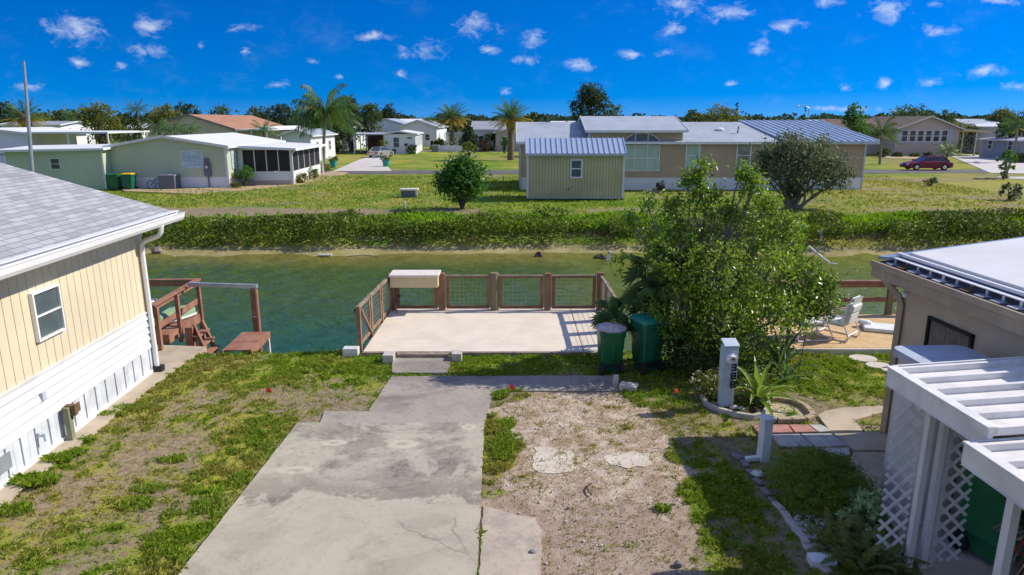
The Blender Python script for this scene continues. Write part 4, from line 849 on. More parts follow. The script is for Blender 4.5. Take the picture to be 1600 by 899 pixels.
# ---- red tricycle-like bicycle under the carport
t = thing('bicycle', 'red bicycle parked under the carport at the bottom right corner', 'bicycle', (5.75,6.85,.02), R(25))
for x in (0,1.02):
    b = MB(); b.tube([(x+math.cos(a)*.31,0,.33+math.sin(a)*.31) for a in [k*2*math.pi/24 for k in range(25)]], .022, 6)
    wl = b.build('wheel', M['rubber'], t, smooth=True); b = MB(); b.tube([(x+math.cos(a)*.285,0,.33+math.sin(a)*.285) for a in [k*2*math.pi/24 for k in range(25)]], .010, 4)
    for k in range(14): a = k*2*math.pi/14; b.cyl((x,0,.33),(x+math.cos(a)*.28,0,.33+math.sin(a)*.28),.0025,n=3)
    b.build('rim', M['chrome'], wl)
    b = MB(); b.tube([(x+math.cos(a)*.36,0,.33+math.sin(a)*.36) for a in [R(20+k*14) for k in range(10)]], .028, 5); b.build('mudguard', M['bike_red'], t, smooth=True)
b = MB(); b.tube([(1.02,0,.33),(.92,0,.62),(.86,0,.90)], .02); b.tube([(.90,0,.68),(.42,0,.36),(.36,0,.28)], .022); b.tube([(.36,0,.28),(.25,0,.72)], .02); b.tube([(.88,0,.74),(.27,0,.62)], .018); b.tube([(.36,0,.28),(0,.04,.33)], .012); b.tube([(.27,0,.62),(0,.04,.33)], .012); b.build('frame', M['bike_red'], t, smooth=True)
b = MB(); b.tube([(.72,-.28,.98),(.80,-.22,1.0),(.86,0,.92),(.80,.22,1.0),(.72,.28,.98)], .013); b.build('handlebar', M['chrome'], t, smooth=True)
b = MB(); b.ball((.22,0,.78),.12,(1.2,.9,.35),10); b.build('saddle', M['black'], t, smooth=True)
b = MB(); b.box(-.30,-.13,.70,.02,.13,.715)
for k in range(5): b.cyl((-.30,-.12+k*.06,.72),(.02,-.12+k*.06,.72),.006,n=4)
b.build('rear_rack', M['chrome'], t)
# ================================================================ decks, fences, garden
DZ = .10
t = thing('waterside_deck', 'cream plank deck over the canal with brown wooden railing at the end of the walkway', 'deck', (-.5,14.7,0))
def wl(x, y, z=0): return (x+.5, y-14.7, z)
b = MB(Matrix.Translation((.5,-14.7,0))); y = 14.72
while y < 18.42: b.box(-3.38+.012*(y-14.7), y, DZ-.03, 1.62, y+.138, DZ); y += .143
x = 1.64
while x < 2.52: b.box(x, 14.72, DZ-.03, min(x+.138, 2.55), 18.42, DZ); x += .143
b.box(1.60,14.72,DZ-.028,1.66,18.42,DZ+.002) if False else None
b.build('decking', M['deck'], t)
b = MB(Matrix.Translation((.5,-14.7,0))); b.box(-3.40,14.66,-.18,2.5,14.715,DZ-.01); b.box(-3.40,18.43,-.22,2.55,18.48,DZ-.01); b.box(-3.42,14.7,-.22,-3.385,18.45,DZ-.035); b.box(2.52,14.7,-.22,2.56,18.45,DZ-.035)
for yy_ in (15.5,16.5,17.5): b.box(-3.38,yy_,-.2,2.5,yy_+.05,DZ-.04)
b.build('rim_joist', M['grey_wood'], t)
for (x, y, r_, zt) in ((-3.3,18.2,.09,1.14),(-1.93,18.22,.09,1.14),(-.48,18.22,.115,1.15),(.98,18.22,.085,1.14),(2.42,18.2,.085,1.16)):
    b = MB(Matrix.Translation((.5,-14.7,0)))
    if r_ > .1: b.cyl((x,y,-2.2),(x,y,zt),r_,n=16)
    else: b.box(x-r_,y-r_,-2.2,x+r_,y+r_,zt)
    b.build('post', M['pile' if r_ > .1 else 'redwood_d'], t, bevel=0 if r_ > .1 else .012, smooth=r_ > .1)
for (x, y) in ((-3.50,14.95),(-3.46,16.02),(-3.40,17.1),(2.46,17.2),(2.47,16.2),(2.48,15.2)):
    b = MB(Matrix.Translation((.5,-14.7,0))); b.box(x-.05,y-.05,-.3,x+.05,y+.05,1.10); b.build('post', M['fence_wood'], t, bevel=.008)
for i, (x, y) in enumerate(((-3.5,14.98),(-3.46,16.0),(-3.36,17.95))):
    b = MB(Matrix.Translation((.5,-14.7,0))); b.box(x-.09,y-.03,.95,x-.05,y+.04,1.03) ; b.build('latch', M['black'], t)
def rail_panel(p0, p1, cap=True, wire_v=9, wire_h=6, wood='redwood_d', top=1.06, bot=.14):
    A = Vector(p0); B = Vector(p1); d = (B-A); L = d.length; a = math.atan2(d.y, d.x); b = MB(TR(A.x+.5, A.y-14.7, 0, a))
    b.box(0,-.025,bot,.085,.025,top); b.box(L-.085,-.025,bot,L,.025,top); b.box(.085,-.02,bot,L-.085,.02,bot+.09); b.box(.085,-.02,top-.05,L-.085,.02,top)
    o = b.build('railing_panel', M[wood], t, bevel=.004)
    w_ = MB(TR(A.x+.5, A.y-14.7, 0, a))
    for k in range(1, wire_h+1): z = bot+.07+(top-bot-.13)*k/(wire_h+1); w_.cyl((.06,0,z),(L-.06,0,z),.0035,n=4)
    for k in range(1, wire_v+1): w_.cyl((L*k/(wire_v+1),.004,bot+.05),(L*k/(wire_v+1),.004,top-.03),.003,n=4)
    w_.build('wire_mesh', M['wire'], o)
    if cap: c = MB(TR(A.x+.5, A.y-14.7, 0, a)); c.box(-.02,-.035,top+.002,L+.02,.035,top+.03); c.build('cap_rail', M['grey_wood'], o)
for xa, xb in ((-3.18,-2.06),(-1.80,-.62),(-.35,.86),(1.10,2.30)): rail_panel((xa,18.2,0),(xb,18.2,0), cap=xa > -2.5)
rail_panel((-3.40,17.15,0),(-3.33,18.1,0), wood='fence_wood'); rail_panel((-3.45,16.08,0),(-3.40,17.05,0), wood='fence_wood'); rail_panel((-3.50,15.0,0),(-3.46,15.97,0), wood='fence_wood')
rail_panel((2.46,17.25,0),(2.44,18.1,0), wood='fence_wood'); rail_panel((2.47,16.25,0),(2.46,17.15,0), wood='fence_wood'); rail_panel((2.48,15.25,0),(2.47,16.15,0), wood='fence_wood')
b = MB(Matrix.Translation((.5,-14.7,0))); b.bar((-3.45,15.02,1.02),(-3.42,15.92,.2),.03,.06); b.build('diagonal_brace', M['fence_wood'], t)
# cream box on the railing
t2 = thing('deck_box', 'cream plastic box with paler lid fixed on top of the deck railing', 'box', (-2.63,18.08,.83))
b = MB(); b.box(-.64,-.28,0,.64,.34,.29); b.build('body', M['cream_box'], t2, bevel=.012)
b = MB(); b.box(-.67,-.31,.292,.67,.37,.355); b.build('lid', M['cream_top'], t2, bevel=.015)
b = MB(); b.cyl((-.5,-.2,-.72),(-.5,-.2,0),.012); b.build('leg', M['black'], t2)
b = MB(); b.ball((-.42,-.2,-.25),.04,(1.3,1,.8),8); b.cyl((-.42,-.2,-.25),(-.5,-.2,-.22),.01); b.build('tap', M['black'], t2, smooth=True)
# blocks at the deck front
def block(label, px, py, sx, sy, h, m='block', rz=0, name='concrete_block', cat='block', group=None, bev=.012, z0=0):
    p = G(px, py, z0); b = MB(TR(p.x, p.y, z0, rz)); b.box(-sx/2,-sy/2,0,sx/2,sy/2,h); return tag(b.build(name, M[m], bevel=bev), label, cat, group)
block('white concrete block at the near left corner of the cream deck', 549, 556, .34, .22, .20, 'white_old')
block('greyish block at the left end of the deck threshold', 608, 566, .24, .30, .21)
block('greyish block at the right end of the deck threshold', 714, 564, .22, .28, .21)
block('long weathered timber sill across the deck entrance', 661, 561, 1.16, .12, .13, 'grey_wood', name='timber_sill', cat='timber')
block('small upright concrete block in front of the green bins', 962, 602, .12, .22, .19, rz=R(-8))
block('pale concrete block lying flat in front of the green bins', 982, 610, .34, .26, .13, rz=R(-20))

# red deck on the left
t = thing('red_deck', 'red stained raised timber deck with railing and steps beside the cream house', 'deck', (-8.17,15.4,0), R(2.4))
b = MB(); y = .1
while y < 1.95: b.box(-4.2,y,.22,.0,y+.135,.26); y += .142
b.build('decking', M['redwood'], t)
b = MB(); b.box(.0,.08,.04,.045,1.98,.262); b.box(-4.2,1.98,.04,.045,2.02,.262); b.box(-4.2,.04,.04,.045,.08,.262); b.build('rim_board', M['redwood'], t)
for (x, y, zt) in ((.05,1.92,1.14),(.06,.62,1.10),(.06,-.45,1.08),(-1.9,1.96,1.1),(-4.0,1.96,1.1)):
    b = MB(); b.box(x-.045,y-.045,-1.6 if y > 1.5 else -.1,x+.045,y+.045,zt); b.build('post', M['redwood'], t, bevel=.006)
b = MB(); b.bar((.04,1.98,1.16),(.04,-.6,1.14),.15,.035); b.bar((-4.2,1.96,1.16),(.10,1.96,1.16),.13,.034); b.build('top_rail', M['redwood'], t)
b = MB(); b.bar((.01,1.9,1.07),(.01,-.5,1.05),.03,.12); b.bar((.01,1.9,.60),(.01,-.5,.58),.03,.14); b.bar((-4.2,1.93,1.06),(.0,1.93,1.06),.03,.13); b.build('side_rail', M['redwood'], t)
b = MB(); b.cyl((-.35,.55,-1.8),(-.32,.5,.12),.13,n=14); b.build('mooring_pile', M['pt_wood'], t, smooth=True)
b = MB(); b.box(.28,.35,-.9,.46,.55,.34); b.build('newel', M['redwood'], t, bevel=.008)
b = MB(); b.bar((.42,.55,.34),(.85,.1,-.25),.045,.16); b.bar((.42,1.05,.28),(.95,.55,-.5),.045,.16); b.build('stair_stringer', M['redwood'], t)
for k in range(3): b = MB(); b.box(.46+k*.15,.3-k*.12,.10-k*.18,.64+k*.15,.95-k*.12,.135-k*.18); b.build('tread', M['redwood'], t)
t = thing('dinghy', 'pale green and white upturned small boat on the red deck', 'boat', (-9.0,16.3,.26), R(55))
b = MB(); ns = 9; nr = 9; vs = []
for i in range(ns):
    k = i/(ns-1); wd_ = .42*math.sin(math.pi*min(1,.14+k*.78))**.6; hh_ = .30*(1-.25*k)
    for j in range(nr): a = math.pi*j/(nr-1); vs.append((-1.1+2.2*k, wd_*math.cos(a), .05+hh_*math.sin(a)**.5 if 0 < j < nr-1 else .05))
b.add(vs, [(i*nr+j, i*nr+j+1, (i+1)*nr+j+1, (i+1)*nr+j) for i in range(ns-1) for j in range(nr-1)]+[tuple(range(nr)), tuple((ns-1)*nr+j for j in range(nr-1,-1,-1))])
M['hull'] = mat('pale_green_hull', (.26,.40,.22), .5, var=.1, scale=3); b.build('hull', M['hull'], t, smooth=True)
b = MB()
for s_ in (-1,1): b.tube([(-1.1+2.2*i/8, s_*.43*math.sin(math.pi*min(1,.14+i/8*.78))**.6, .06) for i in range(9)], .03, 6)
b.build('gunwale', M['white_paint'], t)
b = MB(); b.box(-.04,-.3,.34,.04,.3,.37); b.build('strap', M['black'], t)
b = MB(TR(-9.9,16.9,0,R(2))); b.box(-.6,-.35,.26,.6,.35,.62); b.box(-.63,-.38,.62,.63,.38,.66); tag(b.build('dock_box', M['white_old'], bevel=.02), 'flat pale grey dock box at the back of the red deck', 'box')
# boat hoist frame
t = thing('hoist_frame', 'dark red post with a pale metal bar reaching back to the red deck', 'hoist', (-6.36,16.3,0))
b = MB(); b.box(-.07,-.07,-1.9,.07,.07,1.18); b.build('post', M['redwood_d'], t, bevel=.008)
b = MB(); b.box(.072,-.05,-.3,.084,.05,1.15); b.build('post_edge', M['redwood'], t)
b = MB(); b.bar((.10,0,1.235),(-1.68,.22,1.235),.09,.10); b.build('bar', M['metal'], t, bevel=.006)
b = MB(); b.ball((.0,-.08,.48),.025,(1,1,1),8); b.cyl((-.45,-.03,1.28),(-.45,-.03,1.31),.02,n=6); b.build('eye_bolt', M['chrome'], t)
t = thing('boarding_ramp', 'small red board ramp at the water edge in front of the red post', 'ramp', (-6.28,15.35,0), R(3))
for k in range(8): b = MB(); b.box(-.32,-.55+k*.172,.075,.28,-.55+k*.172+.16,.11); b.build('board', M['redwood'], t, bevel=.004)
b = MB(); b.box(.28,-.6,-.05,.315,.85,.108); b.box(-.355,-.6,-.05,-.32,.85,.108); b.build('stringer', M['redwood'], t)
b = MB(); b.box(.22,.75,-1.8,.30,.83,-.05); b.box(-.32,.75,-1.8,-.24,.83,-.05); b.build('leg', M['white_old'], t)

# right-hand deck
t = thing('timber_deck', 'tan timber deck of slanting boards with brown rail beyond the right lawn', 'deck', (6.2,14.85,0))
b = MB(); import bmesh
for k in range(-30, 60):      # boards at an angle, clipped to the deck outline
    x0 = k*.143; x1 = x0+.128; sh = -1.55
    q = []
    for (xx, yy_) in ((x0,0),(x1,0),(x1+sh*1.0,2.75),(x0+sh*1.0,2.75)): q.append((xx, yy_))
    def clip(poly, f, val, sgn):
        out = []
        for i in range(len(poly)):
            a, c = poly[i], poly[(i+1) % len(poly)]; da, dc = sgn*(a[0]-val), sgn*(c[0]-val)
            if da >= 0: out.append(a)
            if da*dc < 0: u_ = da/(da-dc); out.append((a[0]+(c[0]-a[0])*u_, a[1]+(c[1]-a[1])*u_))
        return out
    q = clip(q, 0, 0, 1); q = clip(q, 0, 6.4, -1) if len(q) > 2 else q
    if len(q) > 2: b.prism(q, .10, .14)
b.build('decking', M['tan_deck'], t)
b = MB(); b.box(-.03,-.07,-.02,6.4,-.01,.135); b.build('front_beam', M['cream_top'], t, bevel=.01)
b = MB(); b.box(-.03,2.76,-.3,6.4,2.82,.13); b.box(-.04,-.01,-.3,-.005,2.76,.13); b.build('rim_joist', M['fence_wood'], t)
b = MB(); b.box(.35,2.68,1.03,6.4,2.84,1.08); b.box(.4,2.70,.90,6.4,2.735,1.02); b.box(.4,2.72,.50,6.4,2.76,.62); b.build('rail', M['redwood_d'], t, bevel=.006)
for x in (.0,1.35,2.95,4.6): b = MB(); b.box(x+.85,2.70,-2,x+1.0,2.82,1.03); b.build('post', M['pile'], t, bevel=.01)
b = MB(); b.box(-.02,.02,-.6,.10,.12,.30); b.build('post', M['tan_deck'], t)
# patio gliders
def glider(label, loc, rz):
    t = thing('patio_chair', label, 'chair', loc, rz, 'white patio gliders on the timber deck'); r = .018
    for s_ in (-1,1):
        b = MB(); x = s_*.31
        b.tube([(x,-.42,.02),(x,.38,.02)], r); b.tube([(x,-.42,.02),(x,-.46,.12),(x,-.30,.42),(x,-.26,.60)], r); b.tube([(x,.38,.02),(x,.42,.10),(x,.28,.42),(x,.26,.60)], r); b.tube([(x,-.34,.62),(x,.30,.62)], r*1.1)
        b.build('side_frame', M['white_clean'], t, smooth=True)
        b = MB(); b.box(x-.035,-.30,.635,x+.035,.10,.66); b.build('armrest', M['arm_wood'], t, bevel=.006)
    b = MB(); b.box(-.27,-.32,.34,.27,.24,.36); b.build('seat', M['strap'], t)
    b = MB(); b.tube([(-.27,.20,.36),(-.27,.34,.94),(-.20,.36,1.04),(.20,.36,1.04),(.27,.34,.94),(.27,.20,.36)], r); b.tube([(-.27,-.32,.35),(.27,-.32,.35)], r); b.tube([(-.31,.38,.16),(.31,.38,.16)], r); b.tube([(-.31,-.40,.06),(.31,-.40,.06)], r); b.build('back_frame', M['white_clean'], t, smooth=True)
    b = MB(Matrix.Translation((0,.27,.40)) @ Matrix.Rotation(R(-11), 4, 'X')); b.box(-.25,-.12,.0,.25,.07,.30); b.box(-.25,-.11,.305,.25,.08,.50); b.build('back_cushion', M['cushion'], t, bevel=.035)
    b = MB(); b.box(-.25,-.31,.362,.25,.20,.46); b.build('seat_cushion', M['cushion'], t, bevel=.035)
    b = MB(Matrix.Translation((0,.27,.40)) @ Matrix.Rotation(R(-11), 4, 'X')); b.box(-.25,.02,.50,.25,.03,.66); b.build('back_sling', M['strap'], t)
    return t
glider('white cushioned patio glider facing away from the brown house, clear of the shrub', (7.80,15.7,.14), R(-138))
glider('white patio glider mostly hidden behind the shrub with only its base showing', (7.05,15.6,.14), R(98))
b = MB(TR(9.25,16.2,.14,R(-20))); b.box(-.5,-.3,0,.5,.3,.10); b.ball((-.45,.12,.12),.13,(1.4,1,.6),10); tag(b.build('deck_cushion', M['cushion'], bevel=.03), 'white folded cushion lying on the timber deck by the brown house', 'cushion')

# shepherd rod, stepping stones
b = MB(); p = G(1245,596); b.tube([(p.x,p.y,0),(p.x+.12,p.y+.1,.9),(p.x+.2,p.y+.15,1.5)], .007, 5); tag(b.build('garden_rod', M['black']), 'thin dark leaning garden rod in front of the timber deck', 'rod')
for px, py, r_, lb in ((1348,563,.30,'largest round pale stepping stone, nearest the timber deck'),(1372,574,.26,'middle round pale stepping stone in the lawn'),(1392,581,.2,'stepping stone partly hidden by the carport roof corner')):
    p = G(px, py); b = MB(Matrix.Translation((p.x,p.y,0))); b.prism([(r_*math.cos(a), r_*.8*math.sin(a)) for a in [k*math.pi/10 for k in range(20)]], -.05, .055); tag(b.build('stepping_stone', M['white_sand'], bevel=.01), lb, 'stone', 'round stepping stones in the lawn')

# ---- numbered utility pedestal 388
pp = G(1133,637); t = thing('utility_pedestal', 'blue grey electric meter pedestal numbered 388 in the round flower bed', 'pedestal', (pp.x,pp.y,0), R(4))
b = MB(); b.box(-.12,-.05,0,.09,.09,.62); b.build('base', M['meter_grey'], t, bevel=.006)
b = MB(); b.box(-.135,-.09,.60,.135,.10,1.22); b.add([(-.14,-.11,1.215),(.14,-.11,1.215),(.14,.11,1.30),(-.14,.11,1.30),(-.14,-.11,1.24),(.14,-.11,1.24),(.14,.11,1.325),(-.14,.11,1.325)], [(0,3,2,1),(4,5,6,7),(0,1,5,4),(1,2,6,5),(2,3,7,6),(3,0,4,7)]); b.build('cabinet', M['meter_grey'], t, bevel=.008)
b = MB(); b.cyl((.115,-.03,0),(.115,-.03,.60),.022,n=8); b.build('conduit', M['white_paint'], t, smooth=True)
b = MB(); b.cyl((.0,-.09,1.0),(.0,-.13,1.0),.095,n=20); b.cyl((.0,-.13,1.0),(.0,-.19,1.0),.078,.072,n=20); mt = b.build('meter', M['white_clean'], t, smooth=True)
b = MB(); b.cyl((.0,-.19,1.0),(.0,-.197,1.0),.066,n=20); b.build('meter_glass', M['white_old'], mt, smooth=True)
b = MB(); b.box(-.03,-.200,1.0,.03,-.198,1.035); b.build('dial', M['rust'], mt)
def digit(par, ch, x, z, w_, h_, y, m):
    seg = {'3':'abgcd','8':'abcdefg'}[ch]; s = .030; b = MB(); hh = h_/2
    S = {'a':(x,z+h_-s,x+w_,z+h_),'g':(x+.006,z+hh-s*.5,x+w_-.006,z+hh+s*.5),'d':(x,z,x+w_,z+s),'b':(x+w_-s,z+hh,x+w_,z+h_),'c':(x+w_-s,z,x+w_,z+hh),'f':(x,z+hh,x+s,z+h_),'e':(x,z,x+s,z+hh)}
    for i, k in enumerate(seg): q = S[k]; b.box(q[0], y-.004-.0007*i, q[1], q[2], y, q[3])
    b.build('digit', m, par)
M['ink'] = mat('black_number', (.01,.01,.012), .5)
for i, ch in enumerate('388'): digit(t, ch, .02, .785-i*.165+.0-.03, .10, .135, -.091, M['ink'])
# beds
def ring_curb(name, label, pts, m, h=.09, w_=.08):
    b = MB(); 
    for i in range(len(pts)-1): a = Vector((pts[i][0],pts[i][1],h/2)); c = Vector((pts[i+1][0],pts[i+1][1],h/2)); b.bar(a, c+(c-a)*.08, w_, h)
    return tag(b.build(name, M[m], bevel=.008), label, 'edging')
BED1 = gp((1200,622),(1178,612),(1120,614),(1096,624),(1104,636),(1124,645),(1150,652),(1176,656),(1192,652),(1200,640),(1200,622))
b = MB(); b.prism(BED1[:-1], -.02, .03); struct(b.build('mulch_bed', M['soil']))
ring_curb('curved_edging', 'curved pale concrete edging round the 388 pedestal bed', BED1[3:]+[], 'block', .10, .07)
BED2 = gp((1203,628),(1212,627),(1238,631),(1256,638),(1266,648),(1270,655),(1258,660),(1236,661),(1214,661),(1196,658))
b = MB(); b.prism(BED2, -.02, .015); struct(b.build('sand_bed', M['conc_tan']))
for i in range(len(BED2)-1):
    a = Vector(BED2[i]); c = Vector(BED2[i+1]); m_ = (a+c)/2; an = math.atan2(c.y-a.y, c.x-a.x); L = (c-a).length-.012
    b = MB(TR(m_.x,m_.y,0,an)); b.box(-L/2,-.055,0,L/2,.055,.10)
    lb = ['beside the curved white edging at the back','second along the back','third along the back, by the lawn','at the back right, facing the lawn','at the right end','at the front right corner by the path','in the front row above the white paver','in the front row above the pink pavers','at the front left, touching the curved edging'][i]
    tag(b.build('edging_brick', M['brick_tan'], bevel=.014), 'tan scalloped edging brick of the small bed, '+lb, 'brick', 'tan bricks round the small bed')
def rock(label, px, py, r_, sc3=(1,.8,.6), m='rock', cat='rock'):
    p = G(px, py); b = MB(Matrix.Translation((p.x,p.y,0))); b.ball((0,0,r_*sc3[2]*.7), r_, sc3, 9, .10, zmin=-.01); tag(b.build('rock', M[m], smooth=True), label, cat)
rock('white rock at the foot of the 388 pedestal', 1147, 640, .09); rock('second white rock right of the pedestal conduit', 1158, 641, .07); rock('round pale rock beside the fine leaved shrub near the white post', 1183, 745, .10); rock('white flat stone inside the small brick bed', 1243, 657, .13, (1.3,.7,.3))
# pavers
def paver(label, corners, m): b = MB(); b.prism(gp(*corners), -.03, .045); tag(b.build('paver', M[m], bevel=.006), label, 'paver', 'square pavers of the garden walk')
paver('short pink paver left of the white post', ((1174,668),(1196,668),(1196,680),(1186,680)), 'pink')
paver('pink paver just right of the white post', ((1200,667),(1231,667),(1240,680),(1204,680)), 'pink')
paver('pink paver next to the white paver', ((1233,667),(1262,667),(1278,679),(1243,680)), 'pink')
paver('plain white paver touching the concrete path', ((1264,667),(1283,667),(1299,677),(1280,679)), 'pale_paver')
paver('pale paver in the shade directly right of the white post', ((1204,682),(1248,681),(1272,701),(1220,701)), 'pale_paver')
paver('largest pale speckled paver with a worn pattern', ((1251,681),(1296,680),(1326,700),(1275,702)), 'pale_paver')
paver('narrow pale paver below the speckled one', ((1284,704),(1326,703),(1328,715),(1300,717)), 'pale_paver')
paver('dark pink paver beside the lower path, nearer the lattice', ((1338,778),(1366,778),(1370,797),(1344,799)), 'pink')
paver('dark pink paver beside the lower path, farther from the lattice', ((1322,755),(1340,752),(1364,776),(1336,777)), 'pink')
M['pebble'] = mat('tan_pebbles', (.45,.36,.25), .9, var=.4, scale=20, bump=1, bscale=30)
b = MB(); 
for k in range(160): p = G(random.uniform(1340,1395), random.uniform(662,675)); b.ball((p.x,p.y,.01), random.uniform(.015,.035), (1,1,.6), 5)
tag(b.build('pebbles', M['pebble']), 'tan pebbles in the gap of the path', 'pebbles', kind='stuff')
b = MB()
for k in range(700):
    u_, v_ = random.random(), random.random(); p = G(1238+u_*90+v_*40, 808+v_*70); b.ball((p.x,p.y,.015), random.uniform(.015,.035), (1,1,.7), 5)
tag(b.build('white_gravel', M['rock']), 'loose white gravel in front of the fine leaved shrub', 'gravel', kind='stuff')
EDG = [(1152,716),(1164,728),(1174,742),(1184,755),(1196,772),(1208,786),(1216,794),(1228,808),(1236,820),(1246,834),(1256,846),(1266,862),(1276,876),(1288,892)]
words = ['first and farthest','second','third','fourth','fifth','sixth','seventh','eighth','ninth','tenth','eleventh','twelfth','thirteenth','last and nearest']
for i, (px, py) in enumerate(EDG):
    p = G(px, py); b = MB(TR(p.x,p.y,0,R(100+random.uniform(-14,14)))); b.box(-.10,-.05,-.02,.10,.05,.045+random.uniform(0,.02)); tag(b.build('edging_stone', M['slate' if i < 6 else 'block'], bevel=.012), words[i]+' flat edging stone of the row dividing lawn and shrub bed', 'stone', 'flat edging stones along the shrub bed')
# white post with spigot arm
p = G(1192,720); t = thing('garden_post', 'chalky white post with a short side arm at the corner of the shrub bed', 'post', (p.x,p.y,0), R(12))
b = MB(); b.box(-.075,-.075,0,.075,.075,.70); b.build('post', M['cyan_white'], t, bevel=.008)
b = MB(); b.box(-.095,-.095,.702,.095,.095,.74); b.ball((0,0,.74),.09,(1,1,.35),12); b.build('cap', M['white_old'], t)
b = MB(); b.box(-.30,-.04,.02,-.077,.04,.09); b.build('side_arm', M['cyan_white'], t, bevel=.006)
b = MB(); b.ball((.10,0,.36),.03,(1,1,1),8); b.build('tap', M['black'], t)
p = G(1283,882); b = MB(TR(p.x,p.y,0,R(-5))); b.box(-.15,-.09,.0,.15,.09,.10); b.box(-.14,-.095,.02,.14,-.09,.09); tag(b.build('splash_block', M['cyan_white'], bevel=.01), 'ribbed white plastic splash block beside the edging stones', 'block')
# survey flags
for px, py, lb in ((416,626,'small red survey flag standing in the left lawn'),(795,620,'small red survey flag beside the walkway slab'),(1052,628,'small red survey flag in the grass left of the 388 pedestal')):
    p = G(px, py); t = thing('survey_flag', lb, 'flag', (p.x,p.y,0), R(random.uniform(-30,30)), 'red survey flags'); b = MB(); b.cyl((0,0,0),(.02,0,.26),.003,n=4); b.build('wire', M['wire'], t)
    b = MB(); b.poly([(.02,0,.26),(.10,.02,.24),(.12,.01,.16),(.015,0,.17)]); b.poly([(.02,.003,.26),(.10,.023,.24),(.12,.013,.16),(.015,.003,.17)][::-1]); b.build('cloth', M['flag'], t)
# ================================================================ near plants
def blobs_px(lst):      # (px,py,rx_px,rz_px,Y,ry_m) -> world blobs
    o = []
    for px, py, rx, rz, Yb, ry in lst:
        c = P(px, py, Yb); k = Yb/FL; o.append((c.x, c.y, c.z, rx*k, ry, rz*k))
    return o
bp = Vector((3.9,14.0,0)); BS = blobs_px([(1086,345,37,62,14.2,.5),(1088,296,16,24,14.2,.25),(1174,350,36,72,14.3,.5),(1174,300,16,34,14.3,.25),(1026,358,36,42,14.4,.5),(1055,400,50,45,13.9,.6),(1130,430,56,62,13.7,.8),(1200,420,50,60,14.0,.7),(1235,370,24,30,14.5,.4),(1255,455,48,50,14.3,.6),(1282,470,28,38,14.3,.45),(1210,490,55,50,13.6,.7),(1130,500,60,60,13.5,.8),(1060,480,52,55,13.8,.7),(1080,545,55,36,13.5,.6),(1040,540,38,42,13.9,.5),(1150,550,50,34,13.5,.6),(1014,430,14,18,14.4,.25),(1003,335,14,20,14.4,.25),(1220,545,22,25,13.9,.35)])
t = thing('shrub_tree', 'large many stemmed glossy green shrub between the green bins and the right lawn', 'shrub', bp)
loc_ = lambda L: [(x-bp.x, y-bp.y, z, a, b_, c) for x,y,z,a,b_,c in L]
foliage('crown', loc_(BS[:10]+BS[11:14]), 17500, .09, M['L_ficus'], 21, t, clump=.15, k=16, shell=.5, up=.45, asp=.46)
foliage('lower_crown', loc_(BS[9:11]+BS[14:17]+BS[19:]), 7200, .085, M['L_fig2'], 22, t, clump=.2, k=16, shell=.5, asp=.42, zmin=.05)
sh = []
rr = random.Random(4)
for px, py in ((1088,272),(1098,262),(1075,285),(1168,276),(1180,290),(1160,268),(1010,318),(985,345),(1230,345),(1120,300),(1200,320),(1050,320),(1292,440),(970,410),(1140,330)):
    c = P(px, py, 14.2); sh.append((c.x-bp.x, c.y-bp.y, c.z, .15, .15, .22))
foliage('leading_shoots', sh, 3600, .095, M['L_ficus'], 23, t, clump=.5, k=12, shell=.1, up=.3, asp=.4)
limbs('stems', [(-.1,0,0),(.15,.1,0),(-.3,.1,0),(.35,-.1,0),(.5,.2,0)], [(b_[0],b_[1],b_[2]+.1) for b_ in loc_(BS[:14])]+[(s_[0],s_[1],s_[2]) for s_ in sh[:13]], .055, M['bark'], t, 5, 8, .06)
# small round leaved bush on the right flank with its own look
# fan palm
p0 = Vector((2.85,14.4,0)); t = thing('fan_palm', 'low fan palm with drooping pleated leaves at the near right deck corner', 'palm', p0)
V = []; F = []; r = np.random.default_rng(31)
for i in range(20):
    a = r.uniform(0, 6.28); el = r.uniform(.15, 1.3); L = r.uniform(.5, 1.0); bz = r.uniform(.5,1.0)
    tip = (math.cos(a)*math.cos(el)*L, math.sin(a)*math.cos(el)*L*.8, bz+math.sin(el)*L*.75); fan_leaf(V, F, (0,0,bz*.8), tip, r.uniform(.30,.42), r, 22)
for (tx,ty,tz) in ((-.55,-.1,1.25),(-.35,-.35,1.0),(-.2,-.2,1.5),(.2,-.3,1.75),(-.1,.1,1.9),(-.75,.0,.95)): fan_leaf(V, F, (0,0,.7), (tx,ty,tz), .40, r, 26, normal=(0,-.6,.8))
mesh_py('fronds', V, F, M['L_fan'], t); b = MB(); b.cyl((0,0,-.1),(0,0,1.0),.10,.08); b.build('trunk', M['palm_bark'], t, smooth=True)
p0 = P(1010,420,14.4); t = thing('fan_palm', 'taller dark fan palm showing through the left side of the large shrub', 'palm', (3.25,14.45,0))
V = []; F = []
for i in range(22):
    a = r.uniform(0, 6.28); el = r.uniform(-.5, 1.2); L = r.uniform(.4,.8); fan_leaf(V, F, (0,0,1.85), (math.cos(a)*math.cos(el)*L, math.sin(a)*math.cos(el)*L, 1.85+math.sin(el)*L), r.uniform(.35,.5), r, 18)
mesh_py('fronds', V, F, M['L_fan'], t); b = MB(); b.cyl((0,0,-.1),(0,0,1.85),.09,.07); b.build('trunk', M['palm_bark'], t, smooth=True)
def strap(name, label, loc, n, L, w_, m, seed, cat='plant', up0=1.35, up1=.35, droop=.9, z=0, stem=None):
    t = thing(name, label, cat, loc); V, F = strap_plant(n, L, w_, np.random.default_rng(seed), up0, up1, droop, (0,0,z)); mesh_py('leaves', V, F, M[m], t)
    if stem: b = MB(); b.cyl((0,0,-.05),(0,0,z+.05),stem); b.build('stem', M['bark'], t)
    return t
